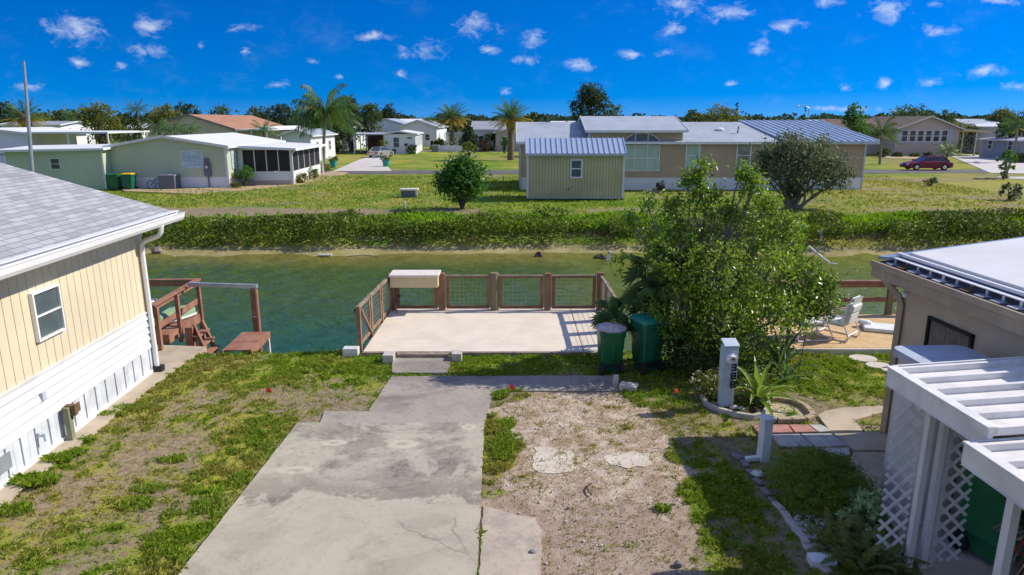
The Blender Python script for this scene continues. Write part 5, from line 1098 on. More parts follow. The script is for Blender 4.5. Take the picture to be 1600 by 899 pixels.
pq = G(1182,632); strap('strap_plant', 'broad leaved bright green strap plant right of the 388 pedestal', pq, 20, .95, .10, 'L_strap', 41, up0=1.35, up1=.2, droop=1.0, z=.12, stem=.05)
pq = P(1245,425,14.2); strap('yucca', 'spiky upright yucca standing out of the right side of the large shrub', (pq.x,14.3,0), 34, .75, .05, 'L_strap', 42, up0=1.5, up1=-.3, droop=.3, z=pq.z-.1, stem=.05)
pq = G(1215,585); strap('yucca', 'dark arching strap leaves at the foot of the large shrub by the timber deck', pq, 26, 1.1, .05, 'L_fan', 43, up0=1.4, up1=.2, droop=1.0, z=.1)
pq = G(1228,600); strap('strap_plant', 'small dark arching plant between the large shrub and the round bed', pq, 14, .7, .05, 'L_fan', 44, up0=1.3, up1=.2, droop=1.0, z=.05)
pq = G(1188,625); strap('strap_plant', 'small reddish tinged strap plant inside the round bed behind the bricks', (pq.x+.05,pq.y-.25,0), 10, .28, .04, 'L_strap', 45, z=.02)
pq = G(1240,648); strap('weed', 'small green weed inside the brick edged bed', pq, 24, .16, .02, 'L_reed', 46, up1=.1)
def bush(name, label, loc, bl, n, size, leaf, seed, cat='shrub', flowers=None, asp=.5, clump=.2, shell=.5, stems=True, up=.5, k=14):
    t = thing(name, label, cat, loc); foliage('foliage', bl, n, size, M[leaf], seed, t, clump=clump, shell=shell, asp=asp, zmin=.0, up=up, k=k)
    if flowers: ff = foliage('flowers', [(x,y,z+.03,a*1.03,b_*1.03,c*1.04) for x,y,z,a,b_,c in bl], flowers[1], flowers[2], M[flowers[0]], seed+1, t, clump=.06, k=5, shell=.95, asp=.9, zmin=.05); ff['kind'] = 'stuff'
    if stems: limbs('stems', (0,0,-.03), [(x*.8,y*.8,z) for x,y,z,a,b_,c in bl[:5]], .012+.01*max(c for *_,c in bl), M['bark_d'], t, seed)
    return t
pq = G(1108,622); bush('flowering_bush', 'loose white flowered bush left of the 388 pedestal', pq, [(0,0,.22,.30,.28,.22),(-.15,.1,.3,.2,.2,.2),(.12,.1,.35,.2,.2,.2),(.05,-.1,.2,.2,.2,.16)], 1900, .05, 'L_yel', 51, flowers=('flower',150,.035))
pq = G(1158,632); bush('flowering_bush', 'low white flowered bush between the pedestal and the strap plant', pq, [(0,0,.16,.24,.22,.18),(.3,.3,.22,.2,.2,.2),(.5,.5,.25,.2,.2,.2)], 1300, .045, 'L_yel', 52, flowers=('flower',120,.035))
pq = G(1130,605); bush('flowering_bush', 'small pink flowered plant behind the pedestal', pq, [(0,0,.2,.22,.2,.22),(.2,0,.3,.15,.15,.15)], 800, .05, 'L_mid', 53, flowers=('flower_p',60,.04))
pq = G(1255,785); bush('rosemary_bush', 'wide fine leaved dark green mound inside the edging stones', (4.34,8.72,0), [(0,0,.30,.46,.46,.34),(-.1,-.1,.45,.22,.22,.16),(.2,.1,.47,.22,.2,.15),(-.3,.15,.33,.2,.2,.16),(.05,-.35,.36,.22,.2,.16),(-.30,.28,.19,.32,.32,.22),(.30,.22,.24,.36,.32,.23),(-.25,-.30,.20,.32,.34,.25),(.32,-.30,.26,.34,.34,.26),(0,.42,.22,.34,.24,.22),(.10,-.45,.22,.3,.28,.22)], 30000, .055, 'L_rose', 54, asp=.16, clump=.16, shell=.75, up=.1, k=26)
pq = G(1325,835); bush('silver_plant', 'pale silvery leaved plant beside the lattice', (4.55,7.85,0), [(0,0,.28,.16,.16,.2),(.12,.12,.42,.13,.13,.16),(.05,.35,.25,.2,.2,.16),(-.1,.1,.18,.15,.15,.14)], 850, .085, 'L_silver', 55, asp=.6)
bush('silver_plant', 'small pale leaved plant at the foot of the carport posts', (4.48,7.15,0), [(0,0,.12,.16,.14,.12),(.0,.3,.15,.14,.14,.12)], 300, .07, 'L_silver', 56, asp=.6)
t = thing('fern_clump', 'dull olive fern clump beside the ribbed white block', 'plant', (4.12,7.28,0)); rg = np.random.default_rng(57); Vs = []; Fs = []
for (x, y) in ((0,0),(.25,.2),(-.12,.25),(.15,-.25),(.38,-.1),(-.1,-.3)):
    V, F = frond_set(14, .5, 1.2, .2, 0, .9, .09, 16, .022, rg, (x,y,.02), .3); o_ = len(Vs); Vs += list(V); Fs += [tuple(i+o_ for i in f) for f in F]
mesh_py('fronds', Vs, Fs, M['L_fern'], t)
bush('ground_cover', 'thin weedy cover between the white gravel and the fern', (4.1,7.9,0), [(0,0,.05,.3,.25,.08),(.2,-.2,.06,.2,.2,.08)], 500, .05, 'L_mid', 58, stems=False)
# leaf litter under the shrub
b = MB(); 
rg = np.random.default_rng(59); n = 1600; pts = np.stack([rg.normal(3.6,1.0,n), rg.normal(13.4,.45,n), np.full(n,.02)], -1); pts = pts[(pts[:,1] < 14.6)]
V, F = leaves(pts, .06, rg, 2.0); tag(np_obj('leaf_litter', V, F, M['hedge_dead']), 'dry fallen leaves under the large shrub', 'leaves', kind='stuff')
n = 1500; pts = np.stack([rg.uniform(-.3,2.5,n), rg.uniform(6.8,12.6,n), np.full(n,.012)], -1); g_, s_, t_ = cover(pts[:,0], pts[:,1]); pts = pts[s_ > .5]
V, F = leaves(pts, .035, rg, 2.5, .25); tag(np_obj('dry_debris', V, F, M['hedge_dead']), 'twigs and dry leaf scraps on the sandy strip', 'debris', kind='stuff')
n = 1700; b = MB()
for k in range(130):
    x_, y_ = random.uniform(-.2,2.4), random.uniform(6.9,12.5)
    if cover(np.array([x_]), np.array([y_]))[1][0] > .5: b.ball((x_,y_,.012), random.uniform(.008,.022), (1,1,.7), 5)
tag(b.build('loose_shell_gravel', M['rock']), 'small pale stones scattered on the sandy strip', 'gravel', kind='stuff')
b = MB(); b.tube([(1.13,8.72,.03),(1.10,8.8,.04),(1.09,8.9,.04),(1.12,9.0,.03),(1.17,9.06,.02)], .012, 5); tag(b.build('stick', M['bark_d']), 'short dark curved stick lying on the sandy strip', 'stick')
for (lb, px, py, r_) in (('dark grey stone on the sand by the old slab fragment', 832, 866, .05),('dark stone on the middle of the sandy strip', 888, 795, .03),('brown stone near the right end of the sandy strip', 1060, 885, .06)): rock(lb, px, py, r_, (1,.8,.7), 'slate')

# ---------------------------------------------------------------- opposite bank growth (uncountable)
rg = np.random.default_rng(61)
def bankz(x, y): return zprof(x, y)
n = 85000; x = rg.uniform(-34, 36, n); u_ = rg.random(n); y = 32.55+u_*3.8+(vn(x, x*0, .35, 50)-.5)*.4+.3*np.sin(x*.21+1)+.15*np.sin(x*.73)
hgt = (-.05+1.1*fbm(x, y*1.3, .45, 70, 4)+.9*vn(x, y*.3, .30, 78)-.12)*(1-.5*u_); z = bankz(x, y)+hgt*rg.random(n)**.6
shrub = (x < -8.5+2*np.sin(y)) | (fbm(x, y, .28, 72, 2) < .42) | ((u_ < .34) & (rg.random(n) < .9)); pts = np.stack([x, y, z], -1)
gap = (fbm(x, y*0, .5, 74, 2) > .53) & (u_ < .22) & (x > -4); pts = pts[shrub & ~gap]
V, F = leaves(pts, .15, rg, .5, .5); tag(np_obj('bank_bushes', V, F, M['L_bank']), 'dense low bushes covering the opposite canal bank', 'bushes', kind='stuff')
n = 34000; x = rg.uniform(-30, 36, n); u_ = rg.random(n)**1.0; y = 33.6+u_*3.5+.3*np.sin(x*.21+1)+.15*np.sin(x*.73); z = bankz(x, y)
keep = ((x > -9+2*np.sin(y)) | (rg.random(n) < .12)) & (rg.random(n) < .35+.65*(1-sst(y,36.4,37.6))); x, y, z, u_ = x[keep], y[keep], z[keep], u_[keep]; n = len(x)
a = rg.uniform(0, 6.28, n); L = (.25+.5*rg.random(n))*(-.1+1.3*fbm(x, y, .55, 76, 4)+.8*vn(x, y*.3, .2, 79))*(1-.25*u_); ln = rg.uniform(.15, .8, n); wv = .045*(.7+.6*rg.random(n)); dx, dy = np.cos(a)*.9, np.sin(a)*.9-.15; px, py = -dy*wv, dx*wv
v0 = np.stack([x-px*.5, y-py*.5, z], -1); v1 = np.stack([x+px*.5, y+py*.5, z], -1); v2 = np.stack([x+dx*L*ln*.4+px, y+dy*L*ln*.4+py, z+L*.65], -1); v3 = np.stack([x+dx*L*ln, y+dy*L*ln, z+L*(1-.4*ln)], -1)
tag(np_obj('bank_reeds', np.stack([v0,v1,v2,v3],1).reshape(-1,3), np.arange(4*n).reshape(n,4), M['L_reed']), 'bright broad bladed growth along the opposite canal bank', 'reeds', kind='stuff')
n = 11000; x = rg.uniform(-30, 36, n); x = x[(fbm(x, x*0, .5, 74, 2) > .49) & (x > -6)]; n = len(x); y = 32.65+rg.random(n)*.9+.3*np.sin(x*.21+1)+.15*np.sin(x*.73); z = bankz(x, y)+rg.random(n)*.45; L = .28; d = rg.normal(size=(n,3))*np.array([.5,.4,.3])+np.array([0,-.35,-.7]); d /= np.linalg.norm(d,axis=1,keepdims=True)
pts = np.stack([x,y,z],-1); s_ = np.cross(d, rg.normal(size=(n,3))); s_ /= np.linalg.norm(s_,axis=1,keepdims=True); V = np.stack([pts-s_*.008, pts+s_*.008, pts+d*L+s_*.004, pts+d*L-s_*.004],1).reshape(-1,3)
tag(np_obj('hanging_dry_stems', V, np.arange(4*n).reshape(n,4), M['hedge_dead']), 'dry brown stems and roots hanging over the opposite beach', 'dry stems', kind='stuff')
b = MB()      # bits on the beach and in the shallows
def beach(label, name, px, py, fn, m, cat): p = G(px, py, -.95); b = MB(Matrix.Translation(p)); fn(b); tag(b.build(name, M[m], smooth=False), label, cat)
beach('grey stump at the left end of the opposite beach', 'driftwood', 246, 396, lambda b: b.ball((0,0,.12),.28,(1,.7,.8),8,.2), 'bark', 'stump')
beach('white scrap lying on the beach opposite the left lawn', 'beach_scrap', 508, 399, lambda b: b.box(-.3,-.1,0,.3,.1,.05), 'white_old', 'scrap')
beach('thin branch lying at the waterline of the opposite beach', 'branch', 565, 402, lambda b: b.tube([(-.7,0,.03),(0,.1,.08),(.8,0,.03)], .025, 5), 'bark', 'branch')
beach('small dark pointed snag in the water off the beach', 'snag', 842, 401, lambda b: b.ball((0,0,.02),.2,(1.1,.6,1.0),6,.25), 'bark_d', 'snag')
beach('dark snag beside the white bird like stake in the shallows', 'snag', 938, 403, lambda b: b.ball((0,0,.02),.24,(1.4,.6,.6),6,.25), 'bark_d', 'snag')
beach('short white tilted stake in the shallows behind the deck', 'stake', 950, 406, lambda b: b.add(*strip_bar((-.05,0,-.2),(.10,0,.36),.16,.08)), 'white_clean', 'stake')
beach('white pipe lying from the bank into the water behind the right deck', 'drain_pipe', 1296, 412, lambda b: b.tube([(-.45,1.2,.55),(-.2,.6,.25),(.05,.1,.0),(.3,-.1,-.03)], .05, 8), 'white_paint', 'pipe')
beach('slim pale marker stake on the bank above the right shrub', 'marker_stake', 1280, 392, lambda b: b.cyl((0,0,0),(0.03,0,1.05),.07,.05,n=8), 'cyan_white', 'stake')
# ================================================================ houses across the canal
def gable_y(par, x0, x1, y0, y1, ze, zr, over=.35, m='grey_roof', th=.10, fas='white_paint', xr=None, name='roof'):
    """roof with its ridge along local Y"""
    xr = (x0+x1)/2 if xr is None else xr; s = (zr-ze)/(xr-x0); s2 = (zr-ze)/(x1-xr)
    b = MB(); b.slab([(x0-over,y0-over,ze-s*over),(xr,y0-over,zr),(xr,y1+over,zr),(x0-over,y1+over,ze-s*over)], th); b.slab([(xr,y0-over,zr),(x1+over,y0-over,ze-s2*over),(x1+over,y1+over,ze-s2*over),(xr,y1+over,zr)], th); b.build(name, M[m], par)
    b = MB(); y = y0-over-.02
    b.bar((x0-over,y,ze-s*over-.03),(xr,y,zr-.03),.03,.20); b.bar((xr,y,zr-.03),(x1+over,y,ze-s2*over-.03),.03,.20)
    b.box(x0-over-.05,y0-over-.03,ze-s*over-.14,x0-over-.003,y1+over,ze-s*over+.02); b.box(x1+over+.003,y0-over-.03,ze-s2*over-.14,x1+over+.05,y1+over,ze-s2*over+.02); b.build('fascia', M[fas], par)
def gable_x(par, x0, x1, y0, y1, ze, zr, over=.35, m='grey_roof', th=.10, fas='white_paint', name='roof', ox=None):
    ox = over if ox is None else ox; ym = (y0+y1)/2; s = (zr-ze)/(ym-y0)
    b = MB(); b.slab([(x0-ox,y0-over,ze-s*over),(x1+ox,y0-over,ze-s*over),(x1+ox,ym,zr),(x0-ox,ym,zr)], th); b.slab([(x0-ox,ym,zr),(x1+ox,ym,zr),(x1+ox,y1+over,ze-s*over),(x0-ox,y1+over,ze-s*over)], th); b.build(name, M[m], par)
    b = MB(); b.box(x0-ox-.02,y0-over-.05,ze-s*over-.16,x1+ox+.02,y0-over-.004,ze-s*over+.02)
    for xx in (x0-ox-.018, x1+ox+.018): b.bar((xx,y0-over,ze-s*over-.05),(xx,ym,zr-.05),.03,.18); b.bar((xx,ym,zr-.05),(xx,y1+over,ze-s*over-.05),.03,.18)
    b.build('fascia', M[fas], par)
def WM(x, y, z, rz=0): return Matrix.Translation((x,y,z)) @ Matrix.Rotation(R(rz), 4, 'Z')

# ---- pale green house, left
g0 = thing('mobile_home', 'pale green sided house with white roof, annex and dark screened porch', 'house', (-22.3,54.2,0), R(2.2)); X0 = -8.9
top = [(X0,3.27),(X0+4.2,4.02),(0,3.27)]
b = MB(); b.box(X0,.03,0,-.03,13,3.2); b.build('wall_core', M['green_siding'], g0)
b = MB(WM(0,0,0)); lap(b, X0, 0, .85, 0, .125, top); b.build('front_siding', M['green_siding'], g0)
b = MB(WM(0,0,0,90)); lap(b, 0, 13, .85, 3.2, .125); b.build('side_siding', M['green_siding'], g0)
b = MB(); b.box(X0,-.02,0,.03,.0,.86); b.box(.0,0,0,.03,13,.86); b.build('skirting', M['white_wall'], g0)
for q in ((-.14,-.045,0,.03,-.02,3.2),(.032,-.04,0,.05,.12,3.2)): b = MB(); b.box(*q); b.build('corner_trim', M['white_paint'], g0)
gable_y(g0, X0, 0, 0, 15, 3.27, 4.02, .3, 'grey_roof_w' if 'grey_roof_w' in M else 'white_wall', xr=X0+4.2)
window(g0, WM(-3.45,-.02,1.62), 1.65, 1.35, 'white_paint', 'shut', cols=2, rows=1, name='shuttered_window') if 'shut' in M else None
M['shut'] = mat('pale_blue_louvred_shutter', (.52,.66,.76), .5, var=.3, scale=1, stretch=(.5,.5,14))
w_ = window(g0, WM(-3.45,-.02,1.55), 1.65, 1.38, 'white_paint', 'shut', cols=2, rows=1, name='shuttered_window')
window(g0, WM(.04,.9,1.45,90), .9, 1.55, 'white_paint', 'shut', cols=1, rows=1, name='shuttered_window')
b = MB(); b.box(-1.75,-.22,.95,-1.25,-.03,1.95); b.box(-1.7,-.2,1.97,-1.35,-.04,2.32); b.cyl((-1.5,-.12,0),(-1.5,-.12,.95),.05); b.cyl((-1.5,-.22,1.65),(-1.5,-.3,1.65),.14,n=12); b.build('electric_meter', M['ac'], g0)
b = MB(); b.cyl((-1.5,-.30,1.65),(-1.5,-.33,1.65),.12,n=12); b.build('meter_glass', M['white_old'], g0)
b = MB(); b.tube([(.30,-.33,3.12),(.22,-.2,2.9),(.07,-.08,2.65),(.07,-.08,.05)], .06, 6); b.build('downspout', M['white_paint'], g0)
# annex
b = MB(); b.box(X0-7.2,-1.0,0,X0-.02,3.2,2.95); b.build('annex_wall_core', M['green_siding'], g0)
b = MB(WM(0,-1.03,0)); lap(b, X0-7.2, X0-.02, .3, 2.95, .125); b.build('annex_front_siding', M['green_siding'], g0)
b = MB(WM(X0-.0,-1.03,0,90)); lap(b, 0, 1.0, .3, 2.95, .125); b.build('annex_side_siding', M['green_siding'], g0)
b = MB(); b.slab([(X0-8.0,-1.45,3.02),(X0+.35,-1.45,3.16),(X0+.35,3.6,3.34),(X0-8.0,3.6,3.2)], .16); b.build('annex_roof', M['white_wall'], g0)
for q0, q1 in ((X0-.12,X0+.02),(X0-7.3,X0-7.16)): b = MB(); b.box(q0,-1.075,0,q1,-1.05,2.95); b.build('annex_corner_trim', M['white_paint'], g0)
window(g0, WM(X0-3.95,-1.06,1.55), .75, .85, 'white_paint', 'glass', name='annex_window')
b = MB(); b.tube([(X0-7.9,-1.3,2.95),(X0-7.7,-1.3,2.75),(X0-7.25,-1.15,2.65)], .05, 6); b.build('gutter_elbow', M['ac'], g0)
# porch
pz = 2.98; b = MB()
b.box(.06,2.30,.0,4.35,2.36,.40); b.box(4.30,2.3,0,4.36,12,.40); b.build('porch_skirt', M['pink_wall'], g0)
b = MB(); b.box(.06,2.28,.40,4.38,2.37,1.12); b.box(4.29,2.3,.40,4.38,12,1.12); b.build('porch_knee_wall', M['white_wall'], g0)
for i in range(4): b = MB(); x = .42+i*.96; b.poly([(x,2.33,1.14),(x+.94,2.33,1.14),(x+.94,2.33,2.86),(x,2.33,2.86)]); b.build('porch_screen', M['screen'], g0)
for i in range(5): b = MB(); y = 2.5+i*1.9; b.poly([(4.34,y,1.14),(4.34,y+1.86,1.14),(4.34,y+1.86,2.86),(4.34,y,2.86)]); b.build('porch_screen', M['screen'], g0)
b = MB()
for i in range(5): b.box(.38+i*.96,2.29,1.1,.45+i*.96,2.36,2.88)
b.box(.06,2.29,1.1,.4,2.36,2.95)
for i in range(6): b.box(4.31,2.42+i*1.9,1.1,4.38,2.5+i*1.9,2.9)
b.box(.4,2.28,2.85,4.38,2.37,2.96); b.box(4.29,2.3,2.85,4.38,12,2.96); b.box(4.25,2.27,0,4.40,2.38,2.96); b.build('porch_frame', M['white_paint'], g0)
b = MB(); b.slab([(.0,1.7,3.22),(4.9,1.7,2.98),(4.9,12.4,2.98),(.0,12.4,3.22)], .05); b.box(-.0,1.66,3.0,4.95,1.70,3.17) if False else None
b.add([(.0,1.66,3.04),(4.92,1.66,2.82),(4.92,1.70,2.82),(.0,1.70,3.04),(.0,1.66,3.24),(4.92,1.66,3.0),(4.92,1.70,3.0),(.0,1.70,3.24)], [(0,3,2,1),(4,5,6,7),(0,1,5,4),(1,2,6,5),(2,3,7,6),(3,0,4,7)]); b.box(4.90,1.7,2.80,4.95,12.4,3.0); b.build('porch_roof', M['white_wall'], g0)
for q in ([(4.85,1.9,2.84),(4.6,2.05,2.7),(4.45,2.2,2.45),(4.45,2.2,.1)], [(4.85,11.9,2.84),(4.6,12.1,2.5),(4.6,12.1,.1)]): b = MB(); b.tube(q, .055, 6); b.build('porch_downspout', M['white_paint'], g0)
# things along its wall
def ac_unit(label, loc, rz=0, s=1): 
    t = thing('air_conditioner', label, 'air conditioner', loc, rz); b = MB(); b.box(-.45*s,-.4*s,.05,.45*s,.4*s,.78*s)
    for k in range(9): b.box(-.46*s,-.41*s,.10+k*.075*s,.46*s,.41*s,.125+k*.075*s)
    b.build('casing', M['ac'], t); b = MB(); b.box(-.47*s,-.42*s,.78*s,.47*s,.42*s,.84*s); b.cyl((0,0,.84*s),(0,0,.87*s),.33*s,n=18); b.build('top', M['ac_top'], t); return t
q = G(262,296); ac_unit('large grey air conditioner against the pale green house', (q.x+.1,53.4,0), R(2), 1.35); q = G(281,292); ac_unit('small dark air conditioner half behind the large grey one', (q.x,53.8,0), R(5), .85)
bin_('far dark green bin with green lid at the annex corner of the pale green house', (-30.45,52.75,0), R(185), .85, .8, 1.15, 'bin_green', 'closed'); bin_('far green bin with yellow lid beside the pale green house', (-29.35,52.8,0), R(180), .8, .8, 1.18, 'bin_green2', 'closed', 'yellow')
t = thing('bicycle', 'dark bicycle leaning by the pale green house', 'bicycle', (-27.9,53.2,0), R(4)); b = MB()
for x in (0,1.0): b.tube([(x+.32*math.cos(a),0,.34+.32*math.sin(a)) for a in [k*2*math.pi/16 for k in range(17)]], .025, 4)
b.build('wheels', M['rubber'], t); b = MB(); b.tube([(0,0,.34),(.35,0,.8),(.85,0,.8),(1.0,0,.34)], .03, 4); b.tube([(.35,0,.8),(.45,0,.34),(.85,0,.8)], .03, 4); b.tube([(.85,0,.8),(.85,-.2,1.0)], .02, 4); b.build('frame', M['black'], t)
# tall pole
b = MB(); b.tube([(-33.15,47.5,0),(-32.75,47.5,4.5),(-32.35,47.5,9.0)], [.14,.12,.08], 10); o = b.build('flagpole', M['pole'], None, smooth=True); tag(o, 'tall bare grey pole rising behind the grey shingle roof', 'pole')
# ---- tan house, centre
h = thing('mobile_home', 'long tan sided house with pale grey roof and tall arched window across the canal', 'house', (.6,52.7,0)); HX = 26.2
b = MB(); b.box(0,.03,0,HX,8.5,3.60); b.build('wall_core', M['tan_siding'], h)
b = MB(WM(0,0,0)); lap(b, .0, 26.2, .95, 3.62, .11); b.build('front_siding', M['tan_siding'], h)
b = MB(); b.box(5.3,.03,3.4,12.2,8.0,4.5); b.build('raised_wall_core', M['tan_siding'], h)
b = MB(WM(0,-.03,0)); lap(b, 5.25, 12.2, .95, 4.52, .11); b.build('raised_front_siding', M['tan_siding'], h)
b = MB(); b.box(0,-.03,0,HX,.0,.94); b.build('skirting', M['white_wall'], h)
for q in ((HX-.12,-.05,.0,HX+.02,-.02,3.6),(-.02,-.05,.0,.12,-.02,3.6),(5.15,-.06,.95,5.27,-.03,4.5),(12.15,-.06,3.3,12.27,-.03,4.5)): b = MB(); b.box(*q); b.build('corner_trim', M['metal'], h)
b = MB(); b.add([(HX,0,3.6),(HX,8.5,3.6),(HX,4.25,4.95)], [(0,1,2)]); b.build('gable_wall', M['tan_siding'], h); b = MB(); b.add([(0,0,3.6),(0,8.5,3.6),(0,4.25,4.95)], [(0,2,1)]); b.build('gable_wall', M['tan_siding'], h)
gable_x(h, 0, 19.6, 0, 8.5, 3.72, 5.06, .35, 'grey_roof', ox=.25); 
gable_x(h, 5.15, 12.3, -.1, 8.0, 4.55, 5.52, .35, 'grey_roof', name='raised_roof', ox=.25)
# metal roof bay
b = MB(); xe0, xe1, xr0, xr1 = 19.9, 26.9, 17.9, 24.4
ze, zr, ye, yr = 3.62, 5.12, -.45, 4.6
b.slab([(xe0,ye,ze+.06),(xe1,ye,ze+.06),(xr1,yr,zr+.06),(xr0,yr,zr+.06)], .05)
b.slab([(xe1,ye,ze+.06),(xe1,9.2,ze+.06),(xr1,yr,zr+.06)], .05)
nr_ = 13
for k in range(nr_+1):
    f_ = k/nr_; b.bar((xe0+(xe1-xe0)*f_,ye,ze+.09),(xr0+(xr1-xr0)*f_,yr,zr+.09),.10,.09)
M['rib_roof'] = mat('ribbed_blue_white_roof', (.50,.60,.72), .35, metal=.4, var=.05); b.build('ribbed_roof', M['rib_roof'], h)
b = MB(); b.box(19.6,-.50,3.45,26.95,-.45,3.66); b.build('bay_fascia', M['metal'], h)
b = MB(); b.ball((15.7,2.3,4.48),.28,(1.3,.9,.6),10); b.build('roof_vent', M['white_clean'], h, smooth=True); b = MB(); b.cyl((16.9,1.6,4.2),(16.95,1.6,4.75),.05); b.cyl((2.3,4.0,4.95),(2.3,4.0,5.5),.03); b.box(2.1,3.9,5.5,2.6,3.92,5.54); b.build('roof_pipe', M['ac'], h)
# arched window
xa, wa, z0a, za = 7.75, 2.85, 1.42, 3.35
b = MB(WM(0,-.08,0))
for x in (xa, xa+wa/3-.03, xa+2*wa/3-.03, xa+wa-.06): b.box(x,-.03,z0a,x+.06,.0,za)
for z in (z0a, z0a+.95, za-.06): b.box(xa+.06,-.028,z,xa+wa-.06,-.002,z+.06)
arc = [(xa+wa/2-wa/2*math.cos(a), za+.92*math.sin(a)) for a in [math.pi*k/16 for k in range(17)]]
for i in range(16): b.bar((arc[i][0],-.015,arc[i][1]),(arc[i+1][0],-.015,arc[i+1][1]),.05,.07,up=(0,1,0))
for x in (xa+wa/3-.03, xa+2*wa/3-.03): b.box(x,-.028,za,x+.06,-.003,za+.82)
b.box(xa-.5,-.08,4.28,xa+wa+.3,-.01,4.34); wf = b.build('arched_window', M['white_paint'], h)
b = MB(WM(0,-.07,0)); b.poly([(xa+.03,0,z0a+.03),(xa+wa-.03,0,z0a+.03),(xa+wa-.03,0,za-.02),(xa+.03,0,za-.02)]); b.build('curtain', M['curtain'], wf)
b = MB(WM(0,-.068,0)); b.add([(x,0,z) for x, z in arc], [tuple(range(16,-1,-1))]); b.build('arch_pane', M['glass2'], wf)
for (x0, cu) in ((12.55,'curtain'),(16.4,'blind2')):
    if cu == 'blind2': M['blind2'] = mat('half_drawn_blind', (.30,.34,.28), .6, var=.3, scale=1.2)
    window(h, WM(x0,-.03,1.62), 1.12, 1.95, 'white_paint', cu, cols=1, rows=2, fw=.08)
b = MB(); b.tube([(0.05,-.35,3.5),(.05,-.1,3.2),(.05,-.08,.1)], .06, 6); b.build('downspout', M['metal'], h)
# hose reel
t = thing('hose_reel', 'black hose reel cart on the grass in front of the tan house', 'hose reel', (10.9,50.6,0), R(10)); b = MB(); b.cyl((-.2,0,.45),(.25,0,.45),.33,n=16); b.build('reel', M['rubber'], t)
b = MB(); b.tube([(-.9,-.3,.05),(-.4,-.2,.25),(.3,0,.9)], .04, 5); b.tube([(-.9,.3,.05),(-.4,.2,.25),(.3,.2,.9)], .04, 5); b.box(-1.1,-.35,.02,-.2,.35,.22); b.build('cart', M['ac'], t)
# shed
s = thing('garden_shed', 'straw yellow board shed with blue white metal roof beside the canal lawn', 'shed', (1.0,45.85,0)); SW = 6.45
b = MB(); b.box(0,0,.12,SW,3.0,3.02); b.add([(0,0,3.02),(0,3.0,3.02),(0,1.5,3.9)], [(0,2,1)]); b.add([(SW,0,3.02),(SW,3.0,3.02),(SW,1.5,3.9)], [(0,1,2)]); b.build('wall', M['yellow_ply'], s)
b = MB()
for k in range(1, 32): x = SW*k/32; b.box(x-.012,-.012,.14,x+.012,-.0,2.95)
M['groove'] = mat('board_groove', (.30,.25,.12), .8); b.build('board_joints', M['groove'], s)
for q in ((-.03,-.04,.1,.10,-.014,3.0),(SW-.10,-.04,.1,SW+.03,-.014,3.0)): b = MB(); b.box(*q); b.build('corner_trim', M['white_paint'], s)
b = MB(); b.slab([(-.12,-.22,3.05),(SW+.12,-.22,3.05),(SW+.12,1.5,4.02),(-.12,1.5,4.02)], .06); b.slab([(-.12,1.5,4.02),(SW+.12,1.5,4.02),(SW+.12,3.2,3.05),(-.12,3.2,3.05)], .06)
for k in range(20): x = -.08+(SW+.16)*k/19; b.bar((x,-.22,3.08),(x,1.5,4.05),.05,.06)
b.build('metal_roof', M['rib_roof'], s); b = MB(); b.box(-.14,-.27,2.92,SW+.14,-.225,3.08); b.build('eave_trim', M['metal'], s)
window(s, WM(2.85,-.02,1.45), .82, 1.25, 'white_paint', 'glass2', fw=.10)
b = MB(); b.box(0,-.02,.0,SW,2.9,.12); b.build('floor_frame', M['dark_gap'], s); b = MB(); b.ball((2.75,-.03,.72),.06,(1,.4,1.3),8); b.build('wall_vent', M['ac'], s); b = MB(); b.box(-.02,-.05,.10,SW+.02,-.02,.17); b.build('base_board', M['metal'], s)
b = MB(TR(-.6,47.4)); b.cyl((0,0,0),(0,0,1.5),.03,n=6); tag(b.build('thin_stake', M['ac']), 'thin dark stake standing in the shade left of the shed', 'stake')
t = thing('utility_box', 'pale green utility box with louvred face on the far lawn', 'utility box', (-7.1,47.4,0)); b = MB(); b.box(-.55,-.3,0,.55,.3,.50); b.build('cabinet', M['ac'], t, bevel=.02); b = MB(); b.box(-.62,-.36,.502,.62,.36,.62); b.box(.46,-.34,.2,.58,-.3,.5); b.build('lid', M['cream_top'], t, bevel=.04)
b = MB(); 
for k in range(5): b.box(-.5,-.315,.06+k*.085,.42,-.30,.10+k*.085)
b.build('louvres', M['ac'], t)
b = MB(TR(-6.65,42.2)); b.cyl((0,0,0),(0,0,.30),.08,.07,n=10); b.ball((0,0,.30),.09,(1,1,.5),10); tag(b.build('pipe_marker', M['meter_grey']), 'short pale capped pipe on the far lawn in front of the utility box', 'pipe')

# ---- white house and carport with the parked car
h = thing('mobile_home', 'small white house with flat white roof and open carport beside the pale parked car', 'house', (-15.2,110,0), R(3))
b = MB(); b.box(-5.0,0,0,0,14,3.1); b.build('wall', M['white_wall'], h); gable_y(h, -5.0, 0, 0, 14, 3.15, 3.55, .3, 'white_wall', xr=-2.6)
window(h, WM(-3.5,-.04,1.0), .95, 1.6, 'white_paint', 'glass2'); b = MB(); b.box(-1.3,-.05,2.35,-.6,-.005,2.6); b.build('name_plate', M['ac'], h)
for k in range(4): window(h, WM(.03,1.6+k*3.0,1.1,90), .9, 1.5, 'white_paint', 'curtain')
b = MB(); b.box(-9.8,-.2,2.95,-4.9,13,3.12); b.build('carport_roof', M['grey_roof'], h)
for x, y in ((-9.6,0),(-9.6,6),(-9.6,12)): b = MB(); b.box(x-.07,y-.07,0,x+.07,y+.07,2.95); b.build('carport_post', M['white_paint'], h)
M['dim_wall'] = mat('brown_back_wall', (.20,.15,.11), .8, var=.2, scale=.5); b = MB(); b.box(-9.5,13,0,-5.0,13.2,2.9); b.build('carport_back_wall', M['dim_wall'], h)
b = MB(); b.box(-7.8,12.9,.3,-6.6,12.98,2.2); b.build('door', M['terracotta'], h)
